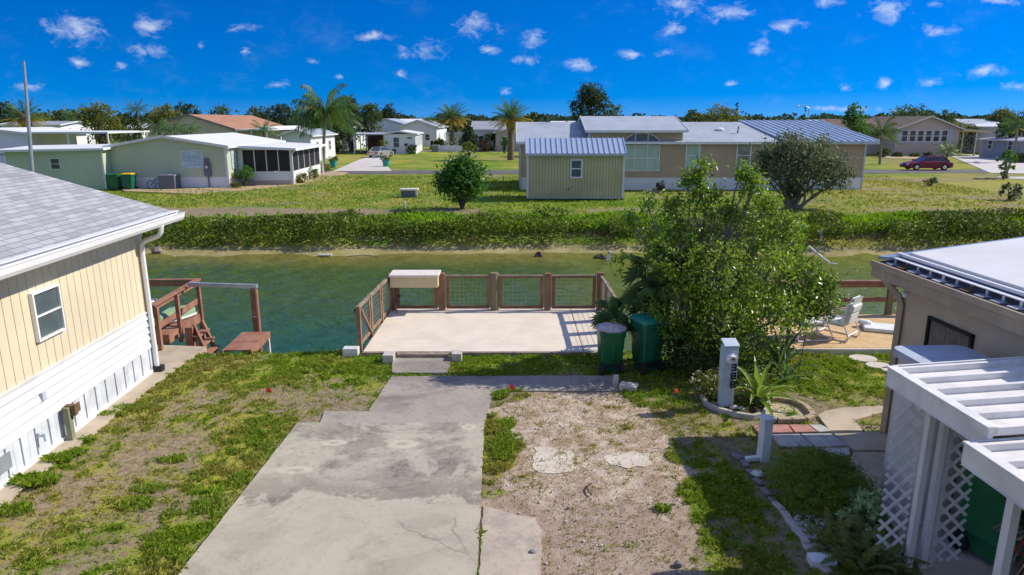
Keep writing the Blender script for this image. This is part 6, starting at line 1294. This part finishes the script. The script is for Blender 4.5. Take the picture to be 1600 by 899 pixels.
def planter(label, x, y, s, pot, leaf, seed, hgt=.8):
    t = thing('planter', label, 'planter', (x,y,0)); b = MB(); b.cyl((0,0,0),(0,0,s),s*.38,s*.55,n=14); b.cyl((0,0,s),(0,0,s*1.06),s*.62,n=14); b.build('pot', M[pot], t, smooth=True)
    foliage('plant', [(0,0,s+hgt*.4,s*.7,s*.7,hgt*.5)], 260, .18*s+.05, M[leaf], seed, t, clump=.3); return t
q = G(521,262); planter('teal pot at the left side of the far driveway mouth', q.x, q.y, .75, 'teal_pot', 'L_mid', 201, .5); q = G(603,261); planter('teal pot at the right side of the far driveway mouth', q.x, q.y, .75, 'teal_pot', 'L_mid', 202, .5)
planter('tall potted plant at the carport corner of the small white house', -20.0, 108.6, .9, 'black', 'L_yel', 203, 1.6); planter('small dark pot under the window of the small white house', -18.5, 108.9, .5, 'black', 'L_dark', 204, .3)
b = MB(TR(-16.6,109.2)); b.cyl((0,0,0),(0,0,1.3),.05,n=6); b.box(-.25,-.1,1.3,.25,.12,1.65); tag(b.build('mailbox', M['black']), 'dark mailbox on a post before the small white house', 'mailbox')
ac_unit('grey air conditioner behind the small white house', (-13.0,118,0), 0, 1.3)
def lowfence(label, x0, x1, y, h_, m='white_paint', n=8, solid=False):
    t = thing('fence', label, 'fence', (x0,y,0)); b = MB(); L = x1-x0
    if solid: b.box(0,-.03,.1,L,.03,h_)
    else:
        b.box(0,-.03,h_*.85,L,.03,h_*.95); b.box(0,-.03,h_*.15,L,.03,h_*.25)
        for k in range(int(L/.22)): b.box(k*.22,-.05,.05,k*.22+.12,-.03,h_)
    b.build('panel', M[m], t)
    for k in range(n+1): b = MB(); x = L*k/n; b.box(x-.08,-.08,0,x+.08,.08,h_+.12); b.build('post', M[m], t)
    return t
lowfence('low white garden wall right of the small white house', -12.4,-8.6,119,1.0,n=3,solid=True); lowfence('taller white picket fence behind the low garden wall', -13.2,-9.6,140,2.9,n=3)

# ---- simple but complete homes
def home(label, px0, px1, Yh, ze, zr, depth, wall, roof, ridge='y', wins=3, rz=0, carport=None, roofm=None, wz=1.2, over=.4, fas='white_paint', side=True, ww=1.0, wh=1.3, pane='glass', pts_=None, door=False):
    xa_, xb_ = (px0-800)/FL*Yh, (px1-800)/FL*Yh; W_ = xb_-xa_; t = thing('house', label, 'house', (xa_,Yh,0), R(rz))
    b = MB(); b.box(0,0,0,W_,depth,ze)
    if ridge == 'y': b.add([(0,0,ze),(W_,0,ze),(W_/2,0,zr)], [(0,1,2)]); b.add([(0,depth,ze),(W_,depth,ze),(W_/2,depth,zr)], [(0,2,1)])
    else: b.add([(0,0,ze),(0,depth,ze),(0,depth/2,zr)], [(0,2,1)]); b.add([(W_,0,ze),(W_,depth,ze),(W_,depth/2,zr)], [(0,1,2)])
    b.build('wall', M[wall], t)
    (gable_y if ridge == 'y' else gable_x)(t, 0, W_, 0, depth, ze+.05, zr+.06, over, roof, fas=fas)
    for k in range(wins): x = W_*(k+.5)/wins-ww/2; window(t, WM(x,-.03,wz), ww, wh, 'white_paint', pane, rows=2, fw=.09)
    if side:
        for k in range(2): window(t, WM(W_+.03,depth*(k+.5)/2-.5,wz,90), 1, 1.3, 'white_paint', 'glass', fw=.09); window(t, WM(-.03,depth*(k+.5)/2+.5,wz,-90), 1, 1.3, 'white_paint', 'glass', fw=.09)
    if door: b = MB(); b.box(W_*.75,-.05,.2,W_*.75+1,-.01,2.3); b.build('door', M['white_clean'], t)
    if carport:
        x0, x1, cz = carport; b = MB(); b.box(x0,-.5,cz-.12,x1,depth*.8,cz+.05); b.build('carport_roof', M[roofm or 'white_wall'], t)
        for x in (x0+.15, (x0+x1)/2, x1-.15):
            for y in (-.3, depth*.75): b = MB(); b.box(x-.07,y-.07,0,x+.07,y+.07,cz-.12); b.build('carport_post', M['white_paint'], t)
    return t
home('white house with shuttered window and low white roof at the left edge', -70, 57, 74, 3.85, 4.35, 11, 'white_wall', 'white_wall', 'y', 3, carport=(8.9,17.5,3.95), rz=2)
home('tan gabled house with rust brown roof behind the pale green house', 243, 376, 92, 4.1, 5.9, 22, 'cream_wall', 'orange_roof', 'y', 0, carport=(11.8,16,4.0), fas='ac')
home('white low house right of the rust roofed one', 400, 447, 100, 3.7, 4.3, 16, 'white_wall', 'white_wall', 'y', 1)
home('white house behind the drooping palm', 448, 492, 88, 3.4, 4.0, 12, 'white_wall', 'grey_roof', 'y', 1)
home('small pale blue house beyond the far left annex', 208, 236, 118, 3.9, 4.6, 9, 'white_wall', 'grey_roof', 'x', 1)
home('grey roofed house row far behind the left trees', 22, 112, 112, 4.5, 5.0, 9, 'white_wall', 'grey_roof_d', 'x', 3)
home('blue white cabin with big window right of the drooping palm', 540, 562, 128, 3.6, 4.0, 8, 'white_wall', 'white_wall', 'y', 1, ww=1.2, wh=2.0)
home('long blue grey house behind the small white one', 577, 640, 150, 4.2, 5.5, 14, 'grey_wall2' if 'grey_wall2' in M else 'white_wall', 'grey_roof', 'y', 2)
home('blue grey gabled house behind the white carport house', 628, 685, 141, 3.9, 5.2, 22, 'white_wall', 'grey_roof_d', 'y', 2)
home('distant white roofed house at the horizon left of the date palm', 600, 662, 230, 4.0, 5.6, 10, 'white_wall', 'white_wall', 'x', 4, side=False)
home('white house with grey roof behind the nearer date palm', 740, 792, 128, 3.6, 5.0, 14, 'white_wall', 'grey_roof_d', 'x', 2, door=True)
home('open porch house right of the nearer date palm', 775, 830, 120, 3.2, 4.0, 12, 'pink_wall', 'grey_roof', 'y', 2, side=False)
home('distant pale house seen over the tan roof at right', 1262, 1345, 190, 4.2, 5.3, 10, 'white_wall', 'grey_roof', 'x', 4, side=False)
home('distant grey roofed house behind the right carport', 1497, 1585, 135, 4.3, 5.4, 12, 'white_wall', 'grey_roof', 'x', 3, side=False)
home('blue white metal house at the right edge', 1562, 1660, 108, 4.2, 4.8, 12, 'white_wall', 'white_wall', 'y', 3)
home('dark fronted low annex at the right edge', 1580, 1680, 92, 2.6, 3.0, 8, 'grey_roof_d', 'grey_roof', 'y', 2)
home('long white house far beyond the right trees', 1505, 1600, 215, 4.6, 5.4, 10, 'white_wall', 'white_wall', 'x', 4, side=False)
home('far white house between the palms and the tan house', 862, 920, 200, 4.0, 4.9, 10, 'white_wall', 'white_wall', 'x', 3, side=False)
lowfence('pale blue vinyl fence right of the sand coloured house', 67,75,120,2.4,'meter_grey',n=4,solid=True)
# sand coloured gable house, right
Yh = 104; h = thing('mobile_home', 'sand coloured gabled house with brown roof and a row of six windows at right', 'house', ((1386-800)/FL*Yh,Yh,0), R(-1)); W_ = (1481-1386)/FL*Yh
b = MB(); b.box(0,0,0,W_,16,4.0); b.add([(0,0,4.0),(W_,0,4.0),(W_/2,0,5.75)], [(0,1,2)]); b.build('wall', M['pink_wall'], h); gable_y(h, 0, W_, 0, 16, 4.05, 5.8, .5, 'brown_roof', fas='cream_top')
for k in range(6): window(h, WM(.75+k*1.17,-.04,2.05), 1.0, 1.75, 'white_paint', 'glass', fw=.10, name='window')
b = MB(); b.box(.3,-.06,1.9,.7,-.01,3.95); b.box(W_-1.45,-.06,1.9,W_-1.05,-.01,3.95); b.build('shutter', M['shut'], h)
b = MB(); b.box(.3,-.09,1.86,W_-1.05,-.005,1.98); b.build('sill', M['shut'], h)
b = MB(); b.box(-6.5,5,0,0,15,3.6); b.build('wing_wall', M['pink_wall'], h); gable_x(h, -6.5, 0.2, 5, 15, 3.7, 5.4, .5, 'brown_roof', fas='cream_top', name='wing_roof')
for k in range(2): window(h, WM(-5.8+k*2.6,4.97,.6), 1.5, 2.8, 'shut', 'glass2', fw=.3, name='door')
b = MB(); b.slab([(W_+.3,-.6,3.98),(W_+6.6,-.6,3.45),(W_+6.6,9,3.45),(W_+.3,9,3.98)], .12); b.build('carport_roof', M['cream_top'], h); b = MB(); b.box(W_+.3,8.8,0,W_+1.0,9,3.7); b.build('carport_wall', M['dim_wall'], h)
for x, y in ((W_+2.6,0),(W_+5.4,-.2),(W_+5.6,8)): b = MB(); b.box(x-.08,y-.08,0,x+.08,y+.08,3.6); b.build('carport_post', M['cream_top'], h)

# ---- cars
def car(label, loc, rz, paint, hatch=False, L=4.6, Wd=1.78):
    t = thing('parked_car', label, 'car', loc, rz)      # local +X is the nose
    side = [(-2.28,.35),(-2.30,.62),(-2.22,.86),(-1.55,.95),(-1.45,.97),(.75,.93),(1.55,.84),(2.15,.70),(2.28,.52),(2.26,.30),(1.85,.22),(-1.95,.22)]
    k = L/4.6; b = MB(); w2 = Wd/2; n = len(side); rings = []
    for yy_, s_ in ((-w2,.0),(-w2*.93,1),(w2*.93,1),(w2,0)): rings.append([(x*k*(.985 if not s_ else 1), yy_, z if s_ else .30+(z-.30)*.90) for x, z in side])
    b.add([p for r_ in rings for p in r_], [(i*n+j, (i+1)*n+j, (i+1)*n+(j+1)%n, i*n+(j+1)%n) for i in range(3) for j in range(n)]+[tuple(range(n)), tuple(3*n+j for j in range(n-1,-1,-1))]); body = b.build('body', M[paint], t, bevel=.05, smooth=True)
    xr0, xr1, xw0, xw1 = (-1.35,.10,-1.95,1.05) if hatch else (-1.05,.25,-1.75,1.15)
    b = MB(); zb, zt = .92, 1.42; wt = w2*.72; wb = w2*.90
    b.add([(xw0*k,-wb,zb),(xw1*k,-wb,zb),(xw1*k,wb,zb),(xw0*k,wb,zb),(xr0*k,-wt,zt),(xr1*k,-wt,zt),(xr1*k,wt,zt),(xr0*k,wt,zt)], [(0,1,5,4),(1,2,6,5),(2,3,7,6),(3,0,4,7)]); b.build('window_glass', M['glass'], t, smooth=False)
    b = MB(); b.slab([((xr0-.05)*k,-wt-.01,zt+.035),((xr1+.05)*k,-wt-.01,zt+.03),((xr1+.05)*k,wt+.01,zt+.03),((xr0-.05)*k,wt+.01,zt+.035)], .05)
    for s_ in (-1,1):
        b.bar((xw1*k,s_*wb,zb),(xr1*k,s_*wt,zt+.01),.06,.05); b.bar((xw0*k,s_*wb,zb),(xr0*k,s_*wt,zt+.01),.12,.06); b.bar((-.35*k,s_*wb,zb),(-.42*k,s_*wt,zt+.01),.09,.05)
    b.build('roof', M[paint], t, bevel=.02)
    for x in (-1.42*k, 1.40*k):
        for s_ in (-1,1):
            wb_ = MB(); wb_.cyl((x,s_*(w2-.18),.33),(x,s_*(w2+.02),.33),.33,n=20); wl = wb_.build('wheel', M['rubber'], t, smooth=True); r_ = MB(); r_.cyl((x,s_*(w2+.0),.33),(x,s_*(w2+.035),.33),.21,n=10); r_.build('rim', M['chrome'], wl)
            a_ = MB(); a_.tube([(x+math.cos(q)*.37,s_*(w2+.002),.33+math.sin(q)*.37) for q in [math.pi*j/10 for j in range(11)]], .03, 5); a_.build('wheel_arch', M['black'], t)
    for s_ in (-1,1):
        b = MB(); b.box(-2.31*k,s_*.62-.2,.62,-2.22*k,s_*.62+.2,.80); b.build('tail_light', M['red_lamp'], t, bevel=.01); b = MB(); b.box(2.12*k,s_*.62-.18,.56,2.27*k,s_*.62+.18,.68); b.build('headlight', M['white_clean'], t, bevel=.01)
        b = MB(); b.box(.85*k,s_*(w2+.08)-.08,.95,.98*k,s_*(w2+.08)+.08,1.07); b.build('mirror', M[paint], t, bevel=.02)
    b = MB(); b.box(-2.335*k,-.25,.48,-2.30*k,.25,.60); b.build('plate', M['white_old'], t); b = MB(); b.box(-2.33*k,-.8,.30,-2.22*k,.8,.44); b.box(2.2*k,-.8,.28,2.32*k,.8,.42); b.build('bumper', M[paint], t, bevel=.03)
    return t
q = G(1449,266.5); car('dark red hatchback parked along the road before the sand coloured house', (q.x,74.0,.04), R(179), 'car_red', True, 4.75)
q = G(588,251); car('pale gold sedan parked nose in at the carport of the small white house', (q.x-.9,100.3,.05), R(72), 'car_silver', False, 4.9)
# ================================================================ trees and plants across the canal
# shrub on the lawn, grey green bush tree
q = G(722,326); t = thing('shrub_tree', 'rounded bright green shrub tree on a short trunk on the far lawn', 'shrub', q)
k = q.y/FL
bl = [((px-722)*k, ry_*0+dy, (326-py)*k*1.0, rx*k, rx*k*.9, rz*k) for px,py,rx,rz,ry_,dy in ((722,268,24,22,0,0),(738,285,20,22,0,.2),(706,276,20,20,0,-.1),(700,288,18,14,0,.2),(722,292,26,18,0,0),(740,270,14,18,0,0),(726,256,14,10,0,0),(718,308,10,9,0,0),(732,300,12,10,0,0))]
foliage('crown', bl, 4300, .25, M['L_bush'], 81, t, clump=.34, k=12, shell=.5, asp=.5); limbs('trunk', (0,0,-.1), [(b_[0],b_[1],b_[2]) for b_ in bl], .07, M['bark_d'], t, 3)
q = G(1238,328); t = thing('shrub_tree', 'wide grey green many stemmed bush in front of the tan house', 'shrub', q); k = q.y/FL
bl = [((px-1238)*k, dy, (328-py)*k, rx*k, rx*k*.9, rz*k) for px,py,rx,rz,dy in ((1235,240,40,26,0),(1200,255,28,24,.5),(1265,252,34,26,-.3),(1290,265,28,24,0),(1215,275,30,24,-.4),(1250,280,36,24,0),(1195,240,20,16,0),(1225,225,26,16,0),(1300,285,22,14,0),(1275,228,20,12,.3),(1232,300,18,12,0),(1185,262,16,14,.2),(1315,272,14,12,0))]
foliage('crown', bl, 8500, .21, M['L_sage'], 82, t, clump=.26, k=12, shell=.4, asp=.42); limbs('stems', [(-.3,0,-.1),(.2,0,-.1),(0,.1,-.1),(.4,.1,-.1)], [(b_[0],b_[1],b_[2]) for b_ in bl]*2, .08, M['bark'], t, 3, 6, .1)
# small bushes near the far houses
tree('round_palm_bush', 'round green bushy palm beside the pale green house porch', 'shrub', 382, 292, 262, 34, 'L_bush', 900, kind='round', seed=90, size=.3, asp=.15)
tree('yellow_shrub', 'small yellow green shrub at the corner of the pale green house', 'shrub', 366, 295, 285, 18, 'L_yel', 260, kind='low', seed=91, size=.14)
tree('yellow_shrub', 'yellow leaved shrub at the porch corner of the pale green house', 'shrub', 470, 287, 270, 22, 'L_yel', 420, kind='low', seed=92, size=.16)
palm('small_palm', 'little palm in front of the porch side wall', 483, 281, 268, 1.0, 'gen', 93, trunk_r=.1, nf=12); tree('yellow_shrub', 'second yellow shrub right of the little palm', 'shrub', 491, 280, 265, 14, 'L_yel', 260, kind='low', seed=94, size=.16)
palm('queen_palm', 'tall drooping palm with shaggy wind blown fronds beside the screened porch', 508, 264, 180, 4.3, 'queen', 95, Yv=76.5, lean=.5, trunk_r=.19, nf=36)
tree('small_shrub', 'small flowering plant at the foot of the drooping palm', 'shrub', 512, 267, 256, 14, 'L_yel', 200, kind='low', seed=951, size=.15)
palm('date_palm', 'nearer stout date palm with orange lower fronds on the central far lawn', 798, 250, 186, 3.1, 'date', 96, Yv=93, trunk_r=.38, nf=30)
palm('date_palm', 'farther date palm with golden lower fronds left of the stout one', 706, 226, 186, 3.6, 'date', 97, Yv=128, trunk_r=.42, nf=30)
palm('date_palm', 'short date palm behind the grey roofs at far left', 38, 205, 186, 3.2, 'date', 98, Yv=100, trunk_r=.4, nf=22)
palm('palm_tree', 'slim palm above the trees left of centre', 213, 240, 172, 2.2, 'gen', 99, Yv=105, nf=18); palm('palm_tree', 'small palm behind the white roofs left of the drooping palm', 412, 232, 205, 2.0, 'gen', 100, Yv=82, nf=18)
palm('palm_tree', 'low yellowish palm right of the blue grey roofs', 668, 226, 192, 2.6, 'gen', 101, Yv=150, nf=20)
palm('palm_tree', 'shaggy green palm right of the metal ribbed roof', 1377, 238, 207, 2.6, 'queen', 102, Yv=84, nf=18, lean=-.3, trunk_r=.14)
palm('palm_tree', 'little bushy palm behind the dark red car', 1481, 262, 236, 1.6, 'gen', 103, Yv=79, nf=24, trunk_r=.10)
palm('palm_tree', 'small palm over the roof of the sand coloured house', 1405, 200, 178, 3.0, 'gen', 104, Yv=160, nf=16)
palm('palm_tree', 'palm at the right edge with hanging fronds', 1592, 246, 196, 2.6, 'queen', 105, Yv=88, nf=16)
palm('palm_tree', 'low palm row behind the pale green roof, left one', 248, 212, 203, 2.0, 'gen', 106, Yv=75, nf=16); palm('palm_tree', 'low palm row behind the pale green roof, middle one', 272, 212, 204, 2.0, 'gen', 107, Yv=76, nf=16); palm('palm_tree', 'low palm row behind the pale green roof, right one', 298, 212, 205, 1.8, 'gen', 108, Yv=77, nf=16)
palm('palm_tree', 'dark palm beyond the roofs left of the tree group', 118, 215, 184, 3.0, 'gen', 109, Yv=120, nf=18)
for (lb, px, pt, wd_, Yv, leaf, n, kd) in (
 ('wide yellow green tree group over the white roof at far left',152,164,62,100,'L_yel',3000,'round'),
 ('dark tree at the extreme left edge of the skyline',8,158,40,118,'L_dark',1500,'round'),
 ('low yellowish tree beside the tall pole',62,178,50,125,'L_yel',1400,'round'),
 ('mid green tree behind the white carport house',95,174,40,130,'L_mid',1300,'round'),
 ('brown green tree right of the wide yellow green group',198,178,44,104,'L_mid',1700,'round'),
 ('yellow green tree left of the rust brown roof',258,166,58,112,'L_yel',2400,'round'),
 ('dark tree behind the yellow green one left of the rust brown roof',290,163,50,140,'L_dark',1700,'round'),
 ('green tree over the rust brown roof',345,166,50,170,'L_mid',1200,'round'),
 ('dark dense tree left of the drooping palm',440,164,56,150,'L_dark',2000,'round'),
 ('round tree between rust roof and dark dense tree',402,168,44,160,'L_mid',1200,'round'),
 ('tall dark rounded tree right of the drooping palm',545,152,36,118,'L_dark',2600,'round'),
 ('brownish green tree right of the tall dark one',578,166,44,124,'L_mid',2000,'round'),
 ('dark round tree above the small white house',608,166,32,165,'L_dark',1600,'round'),
 ('low dark bush mass under the drooping palm',525,200,36,112,'L_dark',1500,'low'),
 ('green bush in front of the small white house wall',643,226,18,110,'L_mid',500,'low'),
 ('bright yellow green bush beside the white picket fence',678,219,14,128,'L_yel',350,'low'),
 ('dark green bush beside the white picket fence',688,216,14,132,'L_mid',400,'low'),
 ('dark conifer right of the golden date palm',734,190,26,122,'L_dark',1600,'pine'),
 ('brownish thin shrub on the central far lawn',733,222,24,104,'L_yel',420,'round'),
 ('reddish brown shrub by the open porch house',758,216,22,118,'hedge_dead',500,'low'),
 ('young light green tree left of the stout date palm',788,214,12,112,'L_bush',300,'round'),
 ('green shrub mass behind the reddish brown shrub',765,208,30,124,'L_mid',700,'low'),
 ('tall dark pine like tree over the left end of the tan roof',924,135,64,104,'L_dark',4800,'round'),
 ('fan leaved tree right of the tall dark one over the tan roof',960,165,30,108,'L_fan',900,'round'),
 ('bright yellow green dome tree over the tan roof',1130,164,78,92,'L_yel',4200,'low'),
 ('mid green tree left of the yellow green dome',1085,172,36,130,'L_mid',1200,'round'),
 ('slim dark conifer behind the yellow green dome',1152,158,8,210,'L_dark',400,'pine'),
 ('slim dark conifer by the distant roofs',1258,170,9,200,'L_dark',400,'pine'),
 ('tall bright green bushy tree right of the ribbed roof',1338,168,42,80,'L_bush',3000,'round'),
 ('wide dark green tree behind the sand coloured house',1425,168,78,150,'L_mid',3000,'round'),
 ('feathery tree right of the sand coloured house roof',1478,174,36,130,'L_mid',1500,'round'),
 ('olive shrub mass behind the cream carport roof',1500,192,60,118,'L_yel',1800,'low'),
 ('yellow green tree on the right skyline',1568,172,46,140,'L_yel',1800,'round'),
 ('dark spreading tree at the right edge',1590,178,50,98,'L_dark',2400,'round'),
 ('brownish shrub between carport and blue white house',1545,198,50,122,'L_yel',1200,'low'),
 ('shrub at the left corner of the sand coloured house',1382,232,18,99,'L_mid',500,'low')):
    tree('broadleaf_tree' if kd == 'round' else ('shrub' if kd == 'low' else 'conifer'), lb, 'tree' if kd != 'low' else 'shrub', px, 240, pt, wd_, leaf, n, Yv=Yv, kind=kd, seed=int(px*7+Yv), size=max(.2, Yv*.0028))
for i, (px, pt) in enumerate(((1403,238),(1430,240),(1450,238))): tree('garden_shrub', ['left','middle','right'][i]+' of the three low shrubs under the six window row', 'shrub', px, 246, pt, 15, 'L_mid', 260, Yv=101, kind='low', seed=300+i, size=.3, group='low shrubs by the sand coloured house')
tree('sapling', 'young light green sapling with open crown near the right edge', 'tree', 1577, 279, 238, 30, 'L_bush', 240, kind='round', seed=310, size=.3, bark='bark'); tree('sapling', 'small dark straggly bush on the right far lawn', 'shrub', 1457, 292, 277, 22, 'L_sage', 170, kind='low', seed=311, size=.2)
tree('sapling', 'sparse grey green bush on the lawn at the right edge', 'shrub', 1582, 312, 285, 34, 'L_sage', 330, kind='low', seed=312, size=.2); tree('sapling', 'low grey bush under the open crowned sapling', 'shrub', 1570, 281, 268, 14, 'L_sage', 160, kind='low', seed=313, size=.2)
# clipped hedge
t = thing('hedge', 'clipped dark green hedge beside the right far driveway', 'hedge', (68.5,86,0), R(-10)); rg = np.random.default_rng(320); n = 3500
pts = np.stack([rg.uniform(-5.6,5.6,n), rg.uniform(-.8,.8,n), 1.15*rg.random(n)**.45], -1); V, F = leaves(pts, .26, rg, .8); np_obj('foliage', V, F, M['L_dark'], t); b = MB(); b.box(-5.4,-.6,0,5.4,.6,.95); b.build('core', M['L_dark'], t)
# street lamps
def lamp(label, px, pyt, Yv, arm=1):
    H = P(px, pyt, Yv).z; t = thing('street_lamp', label, 'street lamp', ((px-800)/FL*Yv, Yv, 0), 0, 'distant street lamps'); b = MB(); b.tube([(0,0,0),(0,0,H-.3),(arm*.5,0,H),(arm*1.6,0,H+.1)], .07, 6); b.build('pole', M['pole'], t); b = MB(); b.ball((arm*1.8,0,H+.05),.22,(1.6,.8,.5),8); b.build('lamp_head', M['metal'], t)
lamp('street lamp with bent arm over the far left trees', 300, 176, 120, -1); lamp('street lamp beside the slim conifer over the tan roof', 1249, 166, 110, -1); lamp('thin street lamp standing against the trees above the rust roof', 315, 168, 190)
for px, pt, Yv, lb in ((368,170,150,'thin utility pole above the rust brown roof'),(60,158,170,'thin utility pole over the far left trees'),(191,164,190,'thin utility pole between the left trees')):
    H = P(px, pt, Yv).z; b = MB(TR((px-800)/FL*Yv, Yv)); b.cyl((0,0,0),(0,0,H),.12,.09,n=6); b.box(-.7,-.05,H-.5,.7,.05,H-.4); tag(b.build('utility_pole', M['bark_d']), lb, 'pole')
# the distant wood closing the horizon
rg = np.random.default_rng(330); parts = []
for (y0, y1, n, hh, wid) in ((165,240,150,(4.0,6.2),1.25),(240,420,420,(5.0,7.6),1.45),(420,800,400,(6.5,10.5),1.45),(800,1500,330,(9,16),1.3)):
    y = rg.uniform(y0, y1, n); x = rg.uniform(-1, 1, n)*y*wid*.85; H = rg.uniform(*hh, n)*(.8+.4*vn(x, y, .02, 7)); Rr = H*rg.uniform(.45, .8, n)
    for i in range(n):
        m = 46; d = rg.normal(size=(m,3)); d /= np.linalg.norm(d, axis=1, keepdims=True); d[:,2] = np.abs(d[:,2])*rg.uniform(.6,1) 
        p = np.array([x[i], y[i], H[i]*.45])+d*np.array([Rr[i], Rr[i]*.8, H[i]*.55])*rg.uniform(.7,1.05,m)[:,None]; p = np.concatenate([p, p*np.array([1,1,.45])]); parts.append(leaves(p, H[i]*.26, rg, .3, .75))
n = 75; y = rg.uniform(128, 215, n); x = np.concatenate([rg.uniform(-.80, -.27, 50), rg.uniform(.3, .8, 25)])*y
for i in range(n):
    H = rg.uniform(5.6, 7.6)*(y[i]/170)**.5; m = 70; d = rg.normal(size=(m,3)); d /= np.linalg.norm(d, axis=1, keepdims=True); p = np.array([x[i], y[i], H*.5])+d*np.array([H*.6, H*.5, H*.5])*rg.uniform(.6,1.05,m)[:,None]; parts.append(leaves(p, H*.13, rg, .3, .7))
V, F = join_parts(parts); tag(np_obj('distant_wood', V, F, M['L_far']), 'far belt of mixed dark trees closing the horizon', 'wood', kind='stuff')
# low gardens between the far houses
parts = []; n = 260; y = rg.uniform(124, 200, n); x = rg.uniform(-.8, .8, n)*y
for i in range(n): m = 40; H = rg.uniform(1.2, 3.0); d = rg.normal(size=(m,3)); d[:,2] = np.abs(d[:,2]); parts.append(leaves(np.array([x[i],y[i],.2])+d*np.array([H*.7,H*.6,H*.45]), .6, rg, .4, .7))
V, F = join_parts(parts); tag(np_obj('distant_gardens', V, F, M['L_mid']), 'low garden shrubbery between the distant houses', 'shrubbery', kind='stuff')
